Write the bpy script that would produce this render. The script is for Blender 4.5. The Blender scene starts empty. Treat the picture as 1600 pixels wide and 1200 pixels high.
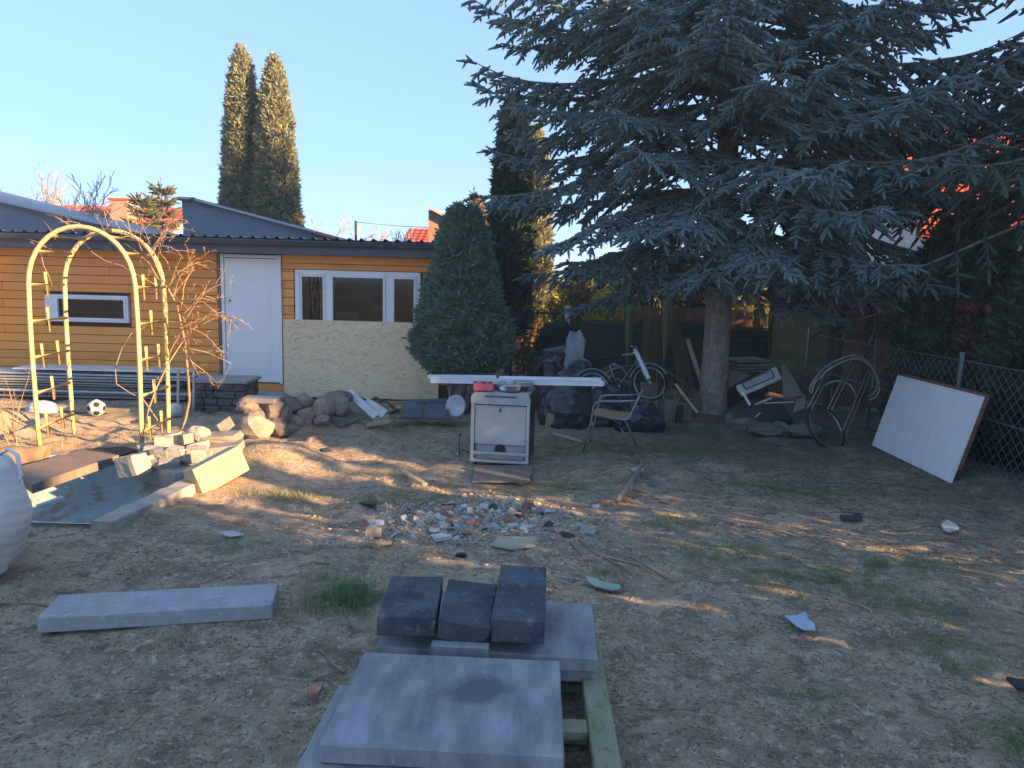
import bpy, bmesh, math, random
import numpy as np
from mathutils import Vector, Matrix, Euler, noise as mnoise

R_ = math.radians
scene = bpy.context.scene
col = scene.collection

# ------------------------------------------------------------------ camera
CAM_H = 1.95
FPX = 1150.0                                   # focal length in photo pixels (1600 wide)
PITCH = math.atan(160 / 1150)
ROLL = R_(1.5)
_F = Vector((0, math.cos(PITCH), -math.sin(PITCH)))
_r0 = Vector((1, 0, 0)); _u0 = Vector((0, math.sin(PITCH), math.cos(PITCH)))
_R = _r0 * math.cos(ROLL) + _u0 * math.sin(ROLL)
_U = _u0 * math.cos(ROLL) - _r0 * math.sin(ROLL)
cam_data = bpy.data.cameras.new('camera')
cam = bpy.data.objects.new('camera', cam_data)
col.objects.link(cam)
cam_data.sensor_width = 36
cam_data.lens = 36 * FPX / 1600
cam_data.clip_end = 2000
m = Matrix((( _R.x, _U.x, -_F.x, 0), (_R.y, _U.y, -_F.y, 0), (_R.z, _U.z, -_F.z, CAM_H), (0, 0, 0, 1)))
cam.matrix_world = m
scene.camera = cam

# ------------------------------------------------------------------ sky and sun
SUN_EL = R_(14.0)
SUN_AZ = math.atan2(0.91, -0.41)               # clockwise from +Y
world = bpy.data.worlds.new('World')
scene.world = world
world.use_nodes = True
wn = world.node_tree.nodes; wl = world.node_tree.links
sky = wn.new('ShaderNodeTexSky')
sky.sky_type = 'NISHITA'
sky.sun_disc = False
sky.sun_elevation = SUN_EL
sky.sun_rotation = SUN_AZ
sky.air_density = 0.5; sky.dust_density = 0.0; sky.ozone_density = 8.0
bg = wn['Background']
bg.inputs['Strength'].default_value = 0.15
gam = wn.new('ShaderNodeGamma')                # softer contrast between zenith and horizon, the same all round
gam.inputs['Gamma'].default_value = 0.28
wl.new(sky.outputs[0], gam.inputs['Color'])
tint = wn.new('ShaderNodeMix'); tint.data_type = 'RGBA'; tint.blend_type = 'MULTIPLY'; tint.inputs[0].default_value = 1.0
tint.inputs[7].default_value = (0.65, 0.78, 1.0, 1)   # keeps the clear blue of the day
wl.new(gam.outputs[0], tint.inputs[6])
wl.new(tint.outputs[2], bg.inputs['Color'])
sun_d = bpy.data.lights.new('sun', 'SUN')
sun_d.energy = 3.2
sun_d.angle = R_(0.53)
sun_d.color = (1.0, 0.66, 0.33)
sun = bpy.data.objects.new('sun', sun_d)
col.objects.link(sun)
SDIR = Vector((math.sin(SUN_AZ) * math.cos(SUN_EL), math.cos(SUN_AZ) * math.cos(SUN_EL), math.sin(SUN_EL)))
sun.rotation_euler = SDIR.to_track_quat('Z', 'Y').to_euler()
sun.location = SDIR * 40

vs = scene.view_settings
vs.view_transform = 'Standard'
vs.look = 'None'
vs.exposure = 2.75
vs.gamma = 1.0
vs.use_curve_mapping = False

# ------------------------------------------------------------------ helpers
rng = random.Random(7)
nprng = np.random.default_rng(7)

def ray(px, py):
    return _F + _R * ((px - 800) / FPX) - _U * ((py - 600) / FPX)

def G(px, py, h=0.0):
    d = ray(px, py); t = (h - CAM_H) / d.z
    return Vector((0, 0, CAM_H)) + d * t

def V(px, py, Y):
    d = ray(px, py)
    return Vector((0, 0, CAM_H)) + d * (Y / d.y)

def _hash(ix, iy, seed):
    n = (ix.astype(np.int64) * 374761393 + iy.astype(np.int64) * 668265263 + seed * 974711) & 0x7fffffff
    n = (n ^ (n >> 13)) * 1274126177 & 0x7fffffff
    return ((n ^ (n >> 16)) & 0xffff) / 65535.0

def vnoise(x, y, seed=0):
    ix = np.floor(x); iy = np.floor(y); fx = x - ix; fy = y - iy
    fx = fx * fx * (3 - 2 * fx); fy = fy * fy * (3 - 2 * fy)
    a = _hash(ix, iy, seed); b = _hash(ix + 1, iy, seed); c = _hash(ix, iy + 1, seed); d = _hash(ix + 1, iy + 1, seed)
    return (a + (b - a) * fx) * (1 - fy) + (c + (d - c) * fx) * fy

def tag(o, label=None, cat=None, group=None, kind=None):
    if label: o['label'] = label
    if cat: o['category'] = cat
    if group: o['group'] = group
    if kind: o['kind'] = kind
    return o

def thing(name, label, cat, loc=(0, 0, 0), group=None, rz=0.0):
    o = bpy.data.objects.new(name, None)
    o.empty_display_size = 0.1
    col.objects.link(o)
    o.location = loc
    o.rotation_euler = (0, 0, rz)
    return tag(o, label, cat, group)

def np_mesh(name, verts, faces, mat, smooth=False, org=(0, 0, 0), parent=None):
    """verts (n,3) array, faces (m,k) int array"""
    me = bpy.data.meshes.new(name)
    verts = np.asarray(verts, dtype=np.float32) - np.asarray(org, dtype=np.float32)
    faces = np.asarray(faces, dtype=np.int32)
    nf, k = faces.shape
    me.vertices.add(len(verts)); me.vertices.foreach_set('co', verts.ravel())
    me.loops.add(nf * k); me.loops.foreach_set('vertex_index', faces.ravel())
    me.polygons.add(nf)
    me.polygons.foreach_set('loop_start', np.arange(0, nf * k, k, dtype=np.int32))
    me.polygons.foreach_set('loop_total', np.full(nf, k, dtype=np.int32))
    if smooth:
        me.polygons.foreach_set('use_smooth', np.ones(nf, dtype=bool))
    me.update(calc_edges=True)
    me.validate()
    me.materials.append(mat)
    o = bpy.data.objects.new(name, me)
    col.objects.link(o)
    if parent is not None: o.parent = parent
    else: o.location = org
    return o

def rot(rx=0, ry=0, rz=0):
    return Euler((R_(rx), R_(ry), R_(rz))).to_matrix()

def frame_from(d, up=Vector((0, 0, 1))):
    d = Vector(d).normalized()
    if abs(d.dot(up)) > 0.98: up = Vector((1, 0, 0))
    s = d.cross(up).normalized(); u = s.cross(d).normalized()
    return s, u, d

class MB:
    def __init__(self): self.v = []; self.f = []; self.sm = []
    def add(self, vs_, fs, smooth=False):
        b = len(self.v)
        self.v += [tuple(p) for p in vs_]
        self.f += [tuple(i + b for i in q) for q in fs]
        self.sm += [smooth] * len(fs)
        return self
    def box(self, c, s, M=None, bev=0.0):
        c = Vector(c)
        if bev > 0:
            bm = bmesh.new(); bmesh.ops.create_cube(bm, size=1.0)
            for v in bm.verts: v.co = Vector((v.co.x * s[0], v.co.y * s[1], v.co.z * s[2]))
            bmesh.ops.bevel(bm, geom=list(bm.edges), offset=bev, segments=2 if bev > 0.006 else 1, affect='EDGES', profile=0.6)
            bm.verts.index_update()
            vv = [v.co.copy() for v in bm.verts]; ff = [[v.index for v in f.verts] for f in bm.faces]
            bm.free()
        else:
            vv = [Vector((x * s[0] / 2, y * s[1] / 2, z * s[2] / 2)) for x in (-1, 1) for y in (-1, 1) for z in (-1, 1)]
            ff = [(0, 1, 3, 2), (4, 6, 7, 5), (0, 4, 5, 1), (2, 3, 7, 6), (0, 2, 6, 4), (1, 5, 7, 3)]
        if M is not None: vv = [M @ p for p in vv]
        return self.add([p + c for p in vv], ff)
    def beam(self, p0, p1, w, h, up=Vector((0, 0, 1)), bev=0.0):
        p0 = Vector(p0); p1 = Vector(p1); s, u, d = frame_from(p1 - p0, Vector(up))
        M = Matrix((s, d, u)).transposed()
        return self.box((p0 + p1) / 2, (w, (p1 - p0).length, h), M, bev)
    def tube(self, pts, r, n=6, cap=True, smooth=True, closed=False):
        pts = [Vector(p) for p in pts]; k = len(pts)
        rr = r if isinstance(r, (list, tuple)) else [r] * k
        vv = []; ff = []
        up = Vector((0, 0, 1)); s = None
        for i, p in enumerate(pts):
            if closed: d = pts[(i + 1) % k] - pts[i - 1]
            else: d = pts[min(i + 1, k - 1)] - pts[max(i - 1, 0)]
            if d.length < 1e-9: d = Vector((0, 0, 1))
            d.normalize()
            if s is None: s, u, _ = frame_from(d, up)
            else:
                s = (s - d * s.dot(d))
                if s.length < 1e-6: s, u, _ = frame_from(d, up)
                s.normalize(); u = d.cross(s)
            for j in range(n):
                a = 2 * math.pi * j / n
                vv.append(p + (s * math.cos(a) + u * math.sin(a)) * rr[i])
        for i in range(k if closed else k - 1):
            i2 = (i + 1) % k
            for j in range(n):
                ff.append((i * n + j, i * n + (j + 1) % n, i2 * n + (j + 1) % n, i2 * n + j))
        self.add(vv, ff, smooth)
        if cap and not closed:
            b = len(self.v) - len(vv)
            self.f.append(tuple(b + j for j in range(n))[::-1]); self.sm.append(False)
            self.f.append(tuple(b + (k - 1) * n + j for j in range(n))); self.sm.append(False)
        return self
    def prism(self, poly, t):
        """poly: list of 3D points; t: offset vector (thickness)"""
        poly = [Vector(p) for p in poly]; t = Vector(t); n = len(poly)
        vv = poly + [p + t for p in poly]
        ff = [tuple(range(n))[::-1], tuple(range(n, 2 * n))] + [(i, (i + 1) % n, n + (i + 1) % n, n + i) for i in range(n)]
        return self.add(vv, ff)
    def lathe(self, c, prof, n=24, smooth=True, M=None):
        """prof: list of (r, z)"""
        c = Vector(c); vv = []; ff = []
        for r, z in prof:
            for j in range(n):
                a = 2 * math.pi * j / n
                p = Vector((r * math.cos(a), r * math.sin(a), z))
                vv.append((M @ p if M is not None else p) + c)
        for i in range(len(prof) - 1):
            for j in range(n):
                ff.append((i * n + j, i * n + (j + 1) % n, (i + 1) * n + (j + 1) % n, (i + 1) * n + j))
        return self.add(vv, ff, smooth)
    def build(self, name, mat, parent=None, org=None, smooth=None):
        me = bpy.data.meshes.new(name)
        o3 = Vector(parent.location) if (parent is not None and org is None) else Vector(org or (0, 0, 0))
        if parent is not None and org is None and parent.parent is not None:
            o3 = o3 + Vector(parent.parent.location)
        me.from_pydata([(p[0] - o3.x, p[1] - o3.y, p[2] - o3.z) for p in self.v], [], self.f)
        me.polygons.foreach_set('use_smooth', self.sm if smooth is None else [smooth] * len(self.f))
        me.validate()
        bm = bmesh.new(); bm.from_mesh(me)
        bmesh.ops.recalc_face_normals(bm, faces=bm.faces); bm.to_mesh(me); bm.free()
        me.update()
        me.materials.append(mat)
        o = bpy.data.objects.new(name, me)
        col.objects.link(o)
        if parent is not None: o.parent = parent
        else: o.location = o3
        return o

def rock_mesh(size, seed, angular=0.5, sub=3, rough=0.13):
    """returns verts, faces of one stone about the origin"""
    rr = random.Random(seed)
    bm = bmesh.new(); bmesh.ops.create_icosphere(bm, subdivisions=sub, radius=1.0)
    cuts = []
    for _ in range(int(5 + 9 * angular)):
        n = Vector((rr.gauss(0, 1), rr.gauss(0, 1), rr.gauss(0, 1))).normalized()
        cuts.append((n, rr.uniform(0.6, 0.88) if angular > 0.3 else rr.uniform(0.8, 1.0)))
    off = Vector((rr.uniform(-50, 50), rr.uniform(-50, 50), rr.uniform(-50, 50)))
    for v in bm.verts:
        p = v.co.copy()
        for n, d in cuts:
            e = p.dot(n)
            if e > d: p -= n * (e - d)
        p *= 1 + rough * mnoise.noise(p * 1.7 + off) + rough * 0.6 * mnoise.noise(p * 5 + off)
        v.co = Vector((p.x * size[0] / 2, p.y * size[1] / 2, p.z * size[2] / 2)) * 1.12
    bm.verts.index_update()
    vv = [v.co.copy() for v in bm.verts]; ff = [[v.index for v in f.verts] for f in bm.faces]
    bm.free()
    return vv, ff

def block_mesh(size, seed, chip=0.06, sub=3):
    """roughly broken block: subdivided box with worn corners"""
    rr = random.Random(seed)
    bm = bmesh.new(); bmesh.ops.create_cube(bm, size=1.0)
    bmesh.ops.subdivide_edges(bm, edges=list(bm.edges), cuts=sub, use_grid_fill=True)
    off = Vector((rr.uniform(-50, 50), rr.uniform(-50, 50), rr.uniform(-50, 50)))
    sk = [rr.uniform(-0.22, 0.22) for _ in range(4)]
    for v in bm.verts:
        p = v.co * 2
        r = max(abs(p.x), abs(p.y), abs(p.z)); l = p.length
        p = p * (1 - chip * (l - 1) * 1.3)
        p.x += sk[0] * p.z * 0.5 + sk[1] * p.y * 0.4; p.y += sk[2] * p.z * 0.5; p.z += sk[3] * p.x * 0.3
        p += Vector((mnoise.noise(p * 1.6 + off), mnoise.noise(p * 1.6 - off), mnoise.noise(p * 1.6 + off * 2))) * chip * 1.6
        v.co = Vector((p.x * size[0] / 2, p.y * size[1] / 2, p.z * size[2] / 2))
    bm.verts.index_update()
    vv = [v.co.copy() for v in bm.verts]; ff = [[v.index for v in f.verts] for f in bm.faces]
    bm.free()
    return vv, ff

# ------------------------------------------------------------------ materials
def mat(name, c1, c2=None, c3=None, scale=6.0, rough=0.8, bump=0.25, bscale=60.0, metal=0.0, stretch=(1, 1, 1),
        lo=0.35, hi=0.65, lo3=0.55, hi3=0.7, scale3=None, rand=0.25, spec=0.3, trans=0.0, detail=6.0, bdist=0.01, shift=True):
    mt = bpy.data.materials.new(name); mt.use_nodes = True
    n = mt.node_tree.nodes; l = mt.node_tree.links
    b = n['Principled BSDF']
    b.inputs['Roughness'].default_value = rough
    b.inputs['Metallic'].default_value = metal
    b.inputs['Specular IOR Level'].default_value = spec
    tc = n.new('ShaderNodeTexCoord'); mp = n.new('ShaderNodeMapping')
    l.new(tc.outputs['Object'], mp.inputs['Vector'])
    mp.inputs['Scale'].default_value = stretch
    oi = n.new('ShaderNodeObjectInfo')
    if shift:
        mu = n.new('ShaderNodeMath'); mu.operation = 'MULTIPLY'; mu.inputs[1].default_value = 53.0
        l.new(oi.outputs['Random'], mu.inputs[0]); l.new(mu.outputs[0], mp.inputs['Location'])
    def noise(sc, det=detail):
        t = n.new('ShaderNodeTexNoise'); t.inputs['Scale'].default_value = sc; t.inputs['Detail'].default_value = det
        t.inputs['Roughness'].default_value = 0.6
        l.new(mp.outputs[0], t.inputs['Vector']); return t
    def mr(src, a, b_):
        t = n.new('ShaderNodeMapRange'); t.inputs[1].default_value = a; t.inputs[2].default_value = b_
        l.new(src, t.inputs[0]); return t.outputs[0]
    def mix(f, a, b_):
        t = n.new('ShaderNodeMix'); t.data_type = 'RGBA'
        l.new(f, t.inputs[0])
        for k, s in ((6, a), (7, b_)):
            if hasattr(s, 'links'): l.new(s, t.inputs[k])
            else: t.inputs[k].default_value = (*s, 1)
        return t.outputs[2]
    c = None
    c2 = c2 or tuple(x * 0.75 for x in c1)
    c = mix(mr(noise(scale).outputs[0], lo, hi), c1, c2)
    if c3:
        c = mix(mr(noise(scale3 or scale * 2.7).outputs[0], lo3, hi3), c, c3)
    if rand > 0:
        hv = n.new('ShaderNodeHueSaturation')
        l.new(mr(oi.outputs['Random'], 0, 1), hv.inputs['Value'])
        mrn = hv.inputs['Value'].links[0].from_node
        mrn.inputs[3].default_value = 1 - rand; mrn.inputs[4].default_value = 1 + rand
        l.new(c, hv.inputs['Color']); c = hv.outputs[0]
    l.new(c, b.inputs['Base Color'])
    if bump > 0:
        bp = n.new('ShaderNodeBump'); bp.inputs['Strength'].default_value = bump; bp.inputs['Distance'].default_value = bdist
        l.new(noise(bscale, 8).outputs[0], bp.inputs['Height']); l.new(bp.outputs[0], b.inputs['Normal'])
    if trans > 0:
        tr = n.new('ShaderNodeBsdfTranslucent'); l.new(c, tr.inputs['Color'])
        ms = n.new('ShaderNodeMixShader'); ms.inputs[0].default_value = trans
        l.new(b.outputs[0], ms.inputs[1]); l.new(tr.outputs[0], ms.inputs[2])
        l.new(ms.outputs[0], n['Material Output'].inputs['Surface'])
    return mt
# ------------------------------------------------------------------ material palette
WOOD = mat('glazed_pine_board', (0.90, 0.36, 0.075), (0.82, 0.31, 0.062), (0.66, 0.23, 0.048), scale=3, stretch=(0.6, 6, 9), rough=0.5, bump=0.15, bscale=30, lo3=0.6, hi3=0.72, rand=0.10)
NAVY = mat('slate_blue_coated_steel', (0.07, 0.085, 0.12), (0.06, 0.073, 0.105), scale=2, rough=0.38, bump=0.03, spec=0.5, rand=0.0)
WHITE = mat('white_painted_door', (0.82, 0.81, 0.80), (0.77, 0.76, 0.75), scale=1.5, rough=0.4, bump=0.03, rand=0.0)
PVC = mat('white_pvc_profile', (0.74, 0.75, 0.76), (0.68, 0.69, 0.70), scale=3, rough=0.35, bump=0.02, rand=0.06)
STEEL = mat('brushed_steel', (0.5, 0.5, 0.5), (0.4, 0.4, 0.4), rough=0.35, metal=1.0, bump=0.05, rand=0.05)
GALV = mat('galvanised_steel', (0.42, 0.44, 0.45), (0.3, 0.31, 0.32), scale=12, rough=0.45, metal=0.7, bump=0.05, rand=0.1)
DARKWOOD = mat('weathered_dark_timber', (0.09, 0.06, 0.04), (0.05, 0.035, 0.025), scale=4, stretch=(4, 4, 1), rough=0.85, bump=0.4, bscale=40, rand=0.25)
BROWNFENCE = mat('brown_stained_fence_board', (0.26, 0.15, 0.085), (0.18, 0.105, 0.065), (0.16, 0.15, 0.06), scale=3, stretch=(1, 1, 6), rough=0.85, bump=0.3, lo3=0.58, hi3=0.8, rand=0.2)
MOSSWOOD = mat('mossy_green_timber', (0.22, 0.20, 0.10), (0.15, 0.155, 0.06), (0.12, 0.13, 0.04), scale=5, stretch=(3, 3, 1), rough=0.9, bump=0.4, bscale=50, rand=0.15)
PALLETW = mat('damp_mossy_pallet_timber', (0.32, 0.30, 0.20), (0.24, 0.25, 0.13), (0.15, 0.19, 0.07), scale=5, stretch=(3, 1, 3), rough=0.9, bump=0.5, bscale=50, rand=0.15)
MESHW = mat('dull_weathered_wire', (0.22, 0.23, 0.22), (0.15, 0.16, 0.15), scale=12, rough=0.6, metal=0.4, bump=0, rand=0)
PALEWOOD = mat('pale_sawn_timber', (0.42, 0.33, 0.21), (0.33, 0.25, 0.16), scale=4, stretch=(3, 1, 3), rough=0.8, bump=0.25, rand=0.2)
CONC = mat('grey_concrete_slab', (0.37, 0.36, 0.35), (0.29, 0.285, 0.28), (0.43, 0.42, 0.41), scale=5, rough=0.8, bump=0.5, bscale=180, bdist=0.004, rand=0.06, scale3=22)
STONE = mat('fieldstone', (0.30, 0.225, 0.175), (0.17, 0.13, 0.105), (0.38, 0.31, 0.25), scale=7, rough=0.85, bump=0.5, bscale=45, rand=0.28, scale3=30)
BLOCKM = mat('pale_rubble_concrete', (0.37, 0.33, 0.28), (0.28, 0.25, 0.21), (0.20, 0.17, 0.14), scale=9, rough=0.9, bump=0.6, bscale=55, rand=0.2, lo3=0.6, hi3=0.75)
YBLOCK = mat('smooth_aerated_block', (0.46, 0.39, 0.22), (0.42, 0.35, 0.19), scale=5, rough=0.85, bump=0.25, bscale=120, rand=0.0)
DARKSTONE = mat('dark_stone_block', (0.12, 0.115, 0.115), (0.075, 0.072, 0.075), (0.18, 0.17, 0.165), scale=9, rough=0.85, bump=0.6, bscale=50, rand=0.3)
BLACKRUB = mat('black_matte', (0.02, 0.02, 0.022), (0.03, 0.03, 0.03), rough=0.7, bump=0.1, rand=0.1)
REDROOF = mat('red_roof_tile', (0.62, 0.10, 0.045), (0.5, 0.07, 0.035), scale=6, rough=0.6, bump=0.1, rand=0.15)
RENDERW = mat('white_house_render', (0.6, 0.6, 0.58), (0.52, 0.52, 0.5), scale=2, rough=0.9, bump=0.2, rand=0.0)
BRICKM = mat('orange_brick_wall', (0.48, 0.27, 0.17), (0.36, 0.19, 0.12), scale=8, rough=0.9, bump=0.3, rand=0.12)
GARAGE = mat('pale_blue_grey_sheet', (0.17, 0.21, 0.26), (0.15, 0.185, 0.235), scale=1.5, rough=0.6, bump=0.03, rand=0.0)
LITTRIM = mat('pale_zinc_trim', (0.42, 0.45, 0.48), (0.36, 0.39, 0.42), rough=0.4, bump=0.02, rand=0.0)

def osb_mat():
    mt = bpy.data.materials.new('oriented_strand_board'); mt.use_nodes = True
    n = mt.node_tree.nodes; l = mt.node_tree.links; b = n['Principled BSDF']; b.inputs['Roughness'].default_value = 0.75
    tc = n.new('ShaderNodeTexCoord')
    cols = []
    ramp = n.new('ShaderNodeValToRGB')
    v = n.new('ShaderNodeTexVoronoi'); v.inputs['Scale'].default_value = 26
    mp = n.new('ShaderNodeMapping'); mp.inputs['Scale'].default_value = (0.55, 1, 1.9); mp.inputs['Rotation'].default_value = (0, 0.35, 0)
    ns = n.new('ShaderNodeTexNoise'); ns.inputs['Scale'].default_value = 3
    ad = n.new('ShaderNodeVectorMath'); ad.operation = 'MULTIPLY_ADD'; ad.inputs[1].default_value = (0.5, 0, 0.5)
    l.new(tc.outputs['Object'], mp.inputs[0]); l.new(tc.outputs['Object'], ns.inputs['Vector'])
    l.new(ns.outputs['Color'], ad.inputs[0]); l.new(mp.outputs[0], ad.inputs[2]); l.new(ad.outputs[0], v.inputs['Vector'])
    sep = n.new('ShaderNodeSeparateColor'); l.new(v.outputs['Color'], sep.inputs[0])
    l.new(sep.outputs[0], ramp.inputs[0])
    e = ramp.color_ramp.elements
    e[0].position = 0.0; e[0].color = (0.62, 0.45, 0.27, 1)
    e[1].position = 1.0; e[1].color = (0.87, 0.67, 0.40, 1)
    x = e.new(0.2); x.color = (0.79, 0.59, 0.36, 1)
    x = e.new(0.6); x.color = (0.83, 0.64, 0.40, 1)
    # thin dark strand edges
    n2 = n.new('ShaderNodeTexNoise'); n2.inputs['Scale'].default_value = 16; n2.inputs['Detail'].default_value = 3
    mp2 = n.new('ShaderNodeMapping'); mp2.inputs['Scale'].default_value = (1, 1, 4.5); mp2.inputs['Rotation'].default_value = (0, -0.3, 0)
    l.new(tc.outputs['Object'], mp2.inputs[0]); l.new(mp2.outputs[0], n2.inputs['Vector'])
    mr = n.new('ShaderNodeMapRange'); mr.inputs[1].default_value = 0.64; mr.inputs[2].default_value = 0.72
    l.new(n2.outputs[0], mr.inputs[0])
    mx = n.new('ShaderNodeMix'); mx.data_type = 'RGBA'; l.new(mr.outputs[0], mx.inputs[0]); l.new(ramp.outputs[0], mx.inputs[6]); mx.inputs[7].default_value = (0.38, 0.27, 0.16, 1)
    l.new(mx.outputs[2], b.inputs['Base Color'])
    bp = n.new('ShaderNodeBump'); bp.inputs['Strength'].default_value = 0.2; bp.inputs['Distance'].default_value = 0.004
    l.new(sep.outputs[1], bp.inputs['Height']); l.new(bp.outputs[0], b.inputs['Normal'])
    return mt
OSB = osb_mat()

def glass_mat():
    mt = bpy.data.materials.new('window_glass'); mt.use_nodes = True
    n = mt.node_tree.nodes; l = mt.node_tree.links
    n.remove(n['Principled BSDF'])
    t = n.new('ShaderNodeBsdfTransparent'); t.inputs[0].default_value = (0.40, 0.50, 0.62, 1)
    g = n.new('ShaderNodeBsdfGlossy'); g.inputs['Roughness'].default_value = 0.02
    fr = n.new('ShaderNodeFresnel'); fr.inputs[0].default_value = 1.5
    mr = n.new('ShaderNodeMath'); mr.operation = 'MULTIPLY_ADD'; mr.inputs[1].default_value = 1.0; mr.inputs[2].default_value = 0.0
    l.new(fr.outputs[0], mr.inputs[0])
    ms = n.new('ShaderNodeMixShader'); l.new(mr.outputs[0], ms.inputs[0]); l.new(t.outputs[0], ms.inputs[1]); l.new(g.outputs[0], ms.inputs[2])
    l.new(ms.outputs[0], n['Material Output'].inputs['Surface'])
    return mt
GLASS = glass_mat()

# ------------------------------------------------------------------ ground
POND = [(-5.1, 5.62), (-4.0, 5.45), (-3.25, 5.48), (-3.12, 5.75), (-2.98, 6.72), (-3.35, 7.15), (-3.95, 7.62), (-5.2, 7.35)]
def in_poly(x, y, poly):
    r = np.zeros_like(x, dtype=bool); n = len(poly); j = n - 1
    for i in range(n):
        xi, yi = poly[i]; xj, yj = poly[j]
        c = ((yi > y) != (yj > y)) & (x < (xj - xi) * (y - yi) / (yj - yi + 1e-12) + xi)
        r ^= c; j = i
    return r

def gz(x, y):
    x = np.asarray(x, dtype=float); y = np.asarray(y, dtype=float)
    h = (vnoise(x * 0.55, y * 0.55, 1) - 0.5) * 0.06
    h = h + (np.abs(vnoise(x * 1.7, y * 2.1, 2) * 2 - 1) - 0.5) * 0.045
    h = h + (np.abs(vnoise(x * 3.9, y * 4.5, 12) * 2 - 1) - 0.5) * 0.028
    h = h + (vnoise(x * 8.1, y * 8.1, 3) - 0.5) * 0.014
    h = h + (vnoise(x * 17, y * 17, 4) - 0.5) * 0.009
    fade = np.exp(-np.maximum(0, np.hypot(x, y - 7) - 12) * 0.3)
    h = h * fade
    # sandy heap by the sheets on the left, soil hump around the cobbles
    h = h + 0.26 * np.exp(-(((x + 6.7) / 0.75) ** 2 + ((y - 9.0) / 0.5) ** 2))
    h = h + 0.16 * np.exp(-(((x + 2.55) / 0.45) ** 2 + ((y - 7.75) / 0.55) ** 2))
    h = h + 0.02 * np.exp(-(((x + 0.3) / 0.8) ** 2 + ((y - 5.85) / 0.6) ** 2))
    h = h + 0.10 * np.exp(-(((x - 2.95) / 0.7) ** 2 + ((y - 10.8) / 0.6) ** 2))
    h = h + 0.12 * np.exp(-(((x - 4.95) / 0.35) ** 2)) * np.exp(-(((y - 7.6) / 3.0) ** 2))
    return h

def axis(lo, hi, step, far_lo, far_hi):
    a = list(np.arange(lo, hi + 1e-6, step))
    s = step; x = lo; left = []
    while x > far_lo:
        s *= 1.22; x -= s; left.append(x)
    s = step; x = a[-1]; right = []
    while x < far_hi:
        s *= 1.22; x += s; right.append(x)
    return np.array(left[::-1] + a + right)

def ground_mat():
    mt = bpy.data.materials.new('sandy_yard_soil'); mt.use_nodes = True
    n = mt.node_tree.nodes; l = mt.node_tree.links; b = n['Principled BSDF']
    b.inputs['Roughness'].default_value = 0.95; b.inputs['Specular IOR Level'].default_value = 0.15
    tc = n.new('ShaderNodeTexCoord')
    def noise(sc, det=8, ro=0.6):
        t = n.new('ShaderNodeTexNoise'); t.inputs['Scale'].default_value = sc; t.inputs['Detail'].default_value = det; t.inputs['Roughness'].default_value = ro
        l.new(tc.outputs['Object'], t.inputs['Vector']); return t.outputs[0]
    def mr(s, a, c, o0=0.0, o1=1.0):
        t = n.new('ShaderNodeMapRange'); t.inputs[1].default_value = a; t.inputs[2].default_value = c; t.inputs[3].default_value = o0; t.inputs[4].default_value = o1
        l.new(s, t.inputs[0]); return t.outputs[0]
    def mix(f, a, c, bl='MIX'):
        t = n.new('ShaderNodeMix'); t.data_type = 'RGBA'; t.blend_type = bl
        l.new(f, t.inputs[0])
        for k, s in ((6, a), (7, c)):
            if hasattr(s, 'links'): l.new(s, t.inputs[k])
            else: t.inputs[k].default_value = (*s, 1)
        return t.outputs[2]
    def math2(op, a, c):
        t = n.new('ShaderNodeMath'); t.operation = op
        for k, s in ((0, a), (1, c)):
            if hasattr(s, 'links'): l.new(s, t.inputs[k])
            else: t.inputs[k].default_value = s
        return t.outputs[0]
    at = n.new('ShaderNodeAttribute'); at.attribute_name = 'soil'
    sp = n.new('ShaderNodeSeparateColor'); l.new(at.outputs['Color'], sp.inputs[0])
    humus, moss, sand = sp.outputs[0], sp.outputs[1], sp.outputs[2]
    c = mix(mr(noise(1.1), 0.35, 0.65), (0.54, 0.405, 0.265), (0.40, 0.295, 0.19))
    c = mix(mr(noise(3.1), 0.46, 0.66), c, (0.25, 0.18, 0.12))
    c = mix(mr(noise(7.5), 0.5, 0.66), c, (0.19, 0.14, 0.095))
    c = mix(mr(noise(14), 0.56, 0.66), c, (0.60, 0.47, 0.34))
    c = mix(mr(noise(29, 6), 0.58, 0.70), c, (0.64, 0.52, 0.39))
    spk = mr(noise(1.7, 5), 0.36, 0.56)
    c = mix(math2('MULTIPLY', mr(noise(38, 4), 0.53, 0.66), spk), c, (0.13, 0.092, 0.063))
    c = mix(math2('MULTIPLY', mr(noise(75, 4), 0.54, 0.66), mr(noise(4.3, 5), 0.34, 0.56)), c, (0.10, 0.072, 0.052))
    c = mix(sand, c, (0.50, 0.355, 0.22))
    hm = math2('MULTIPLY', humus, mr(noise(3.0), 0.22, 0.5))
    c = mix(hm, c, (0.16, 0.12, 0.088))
    mo = math2('MULTIPLY', moss, mr(noise(6.5), 0.40, 0.58))
    c = mix(mo, c, (0.13, 0.14, 0.055))
    gl = mr(noise(2.2), 0.56, 0.7)
    gl = math2('MULTIPLY', gl, mr(noise(25), 0.45, 0.6))
    c = mix(math2('MULTIPLY', gl, 0.6), c, (0.15, 0.145, 0.07))
    c = mix(mr(noise(130, 2), 0.62, 0.70), c, (0.66, 0.55, 0.43))
    l.new(c, b.inputs['Base Color'])
    b1 = n.new('ShaderNodeBump'); b1.inputs['Strength'].default_value = 0.9; b1.inputs['Distance'].default_value = 0.03
    l.new(noise(22, 10, 0.7), b1.inputs['Height'])
    b2 = n.new('ShaderNodeBump'); b2.inputs['Strength'].default_value = 0.7; b2.inputs['Distance'].default_value = 0.008
    l.new(noise(110, 6, 0.7), b2.inputs['Height']); l.new(b1.outputs[0], b2.inputs['Normal'])
    l.new(b2.outputs[0], b.inputs['Normal'])
    return mt

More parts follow.
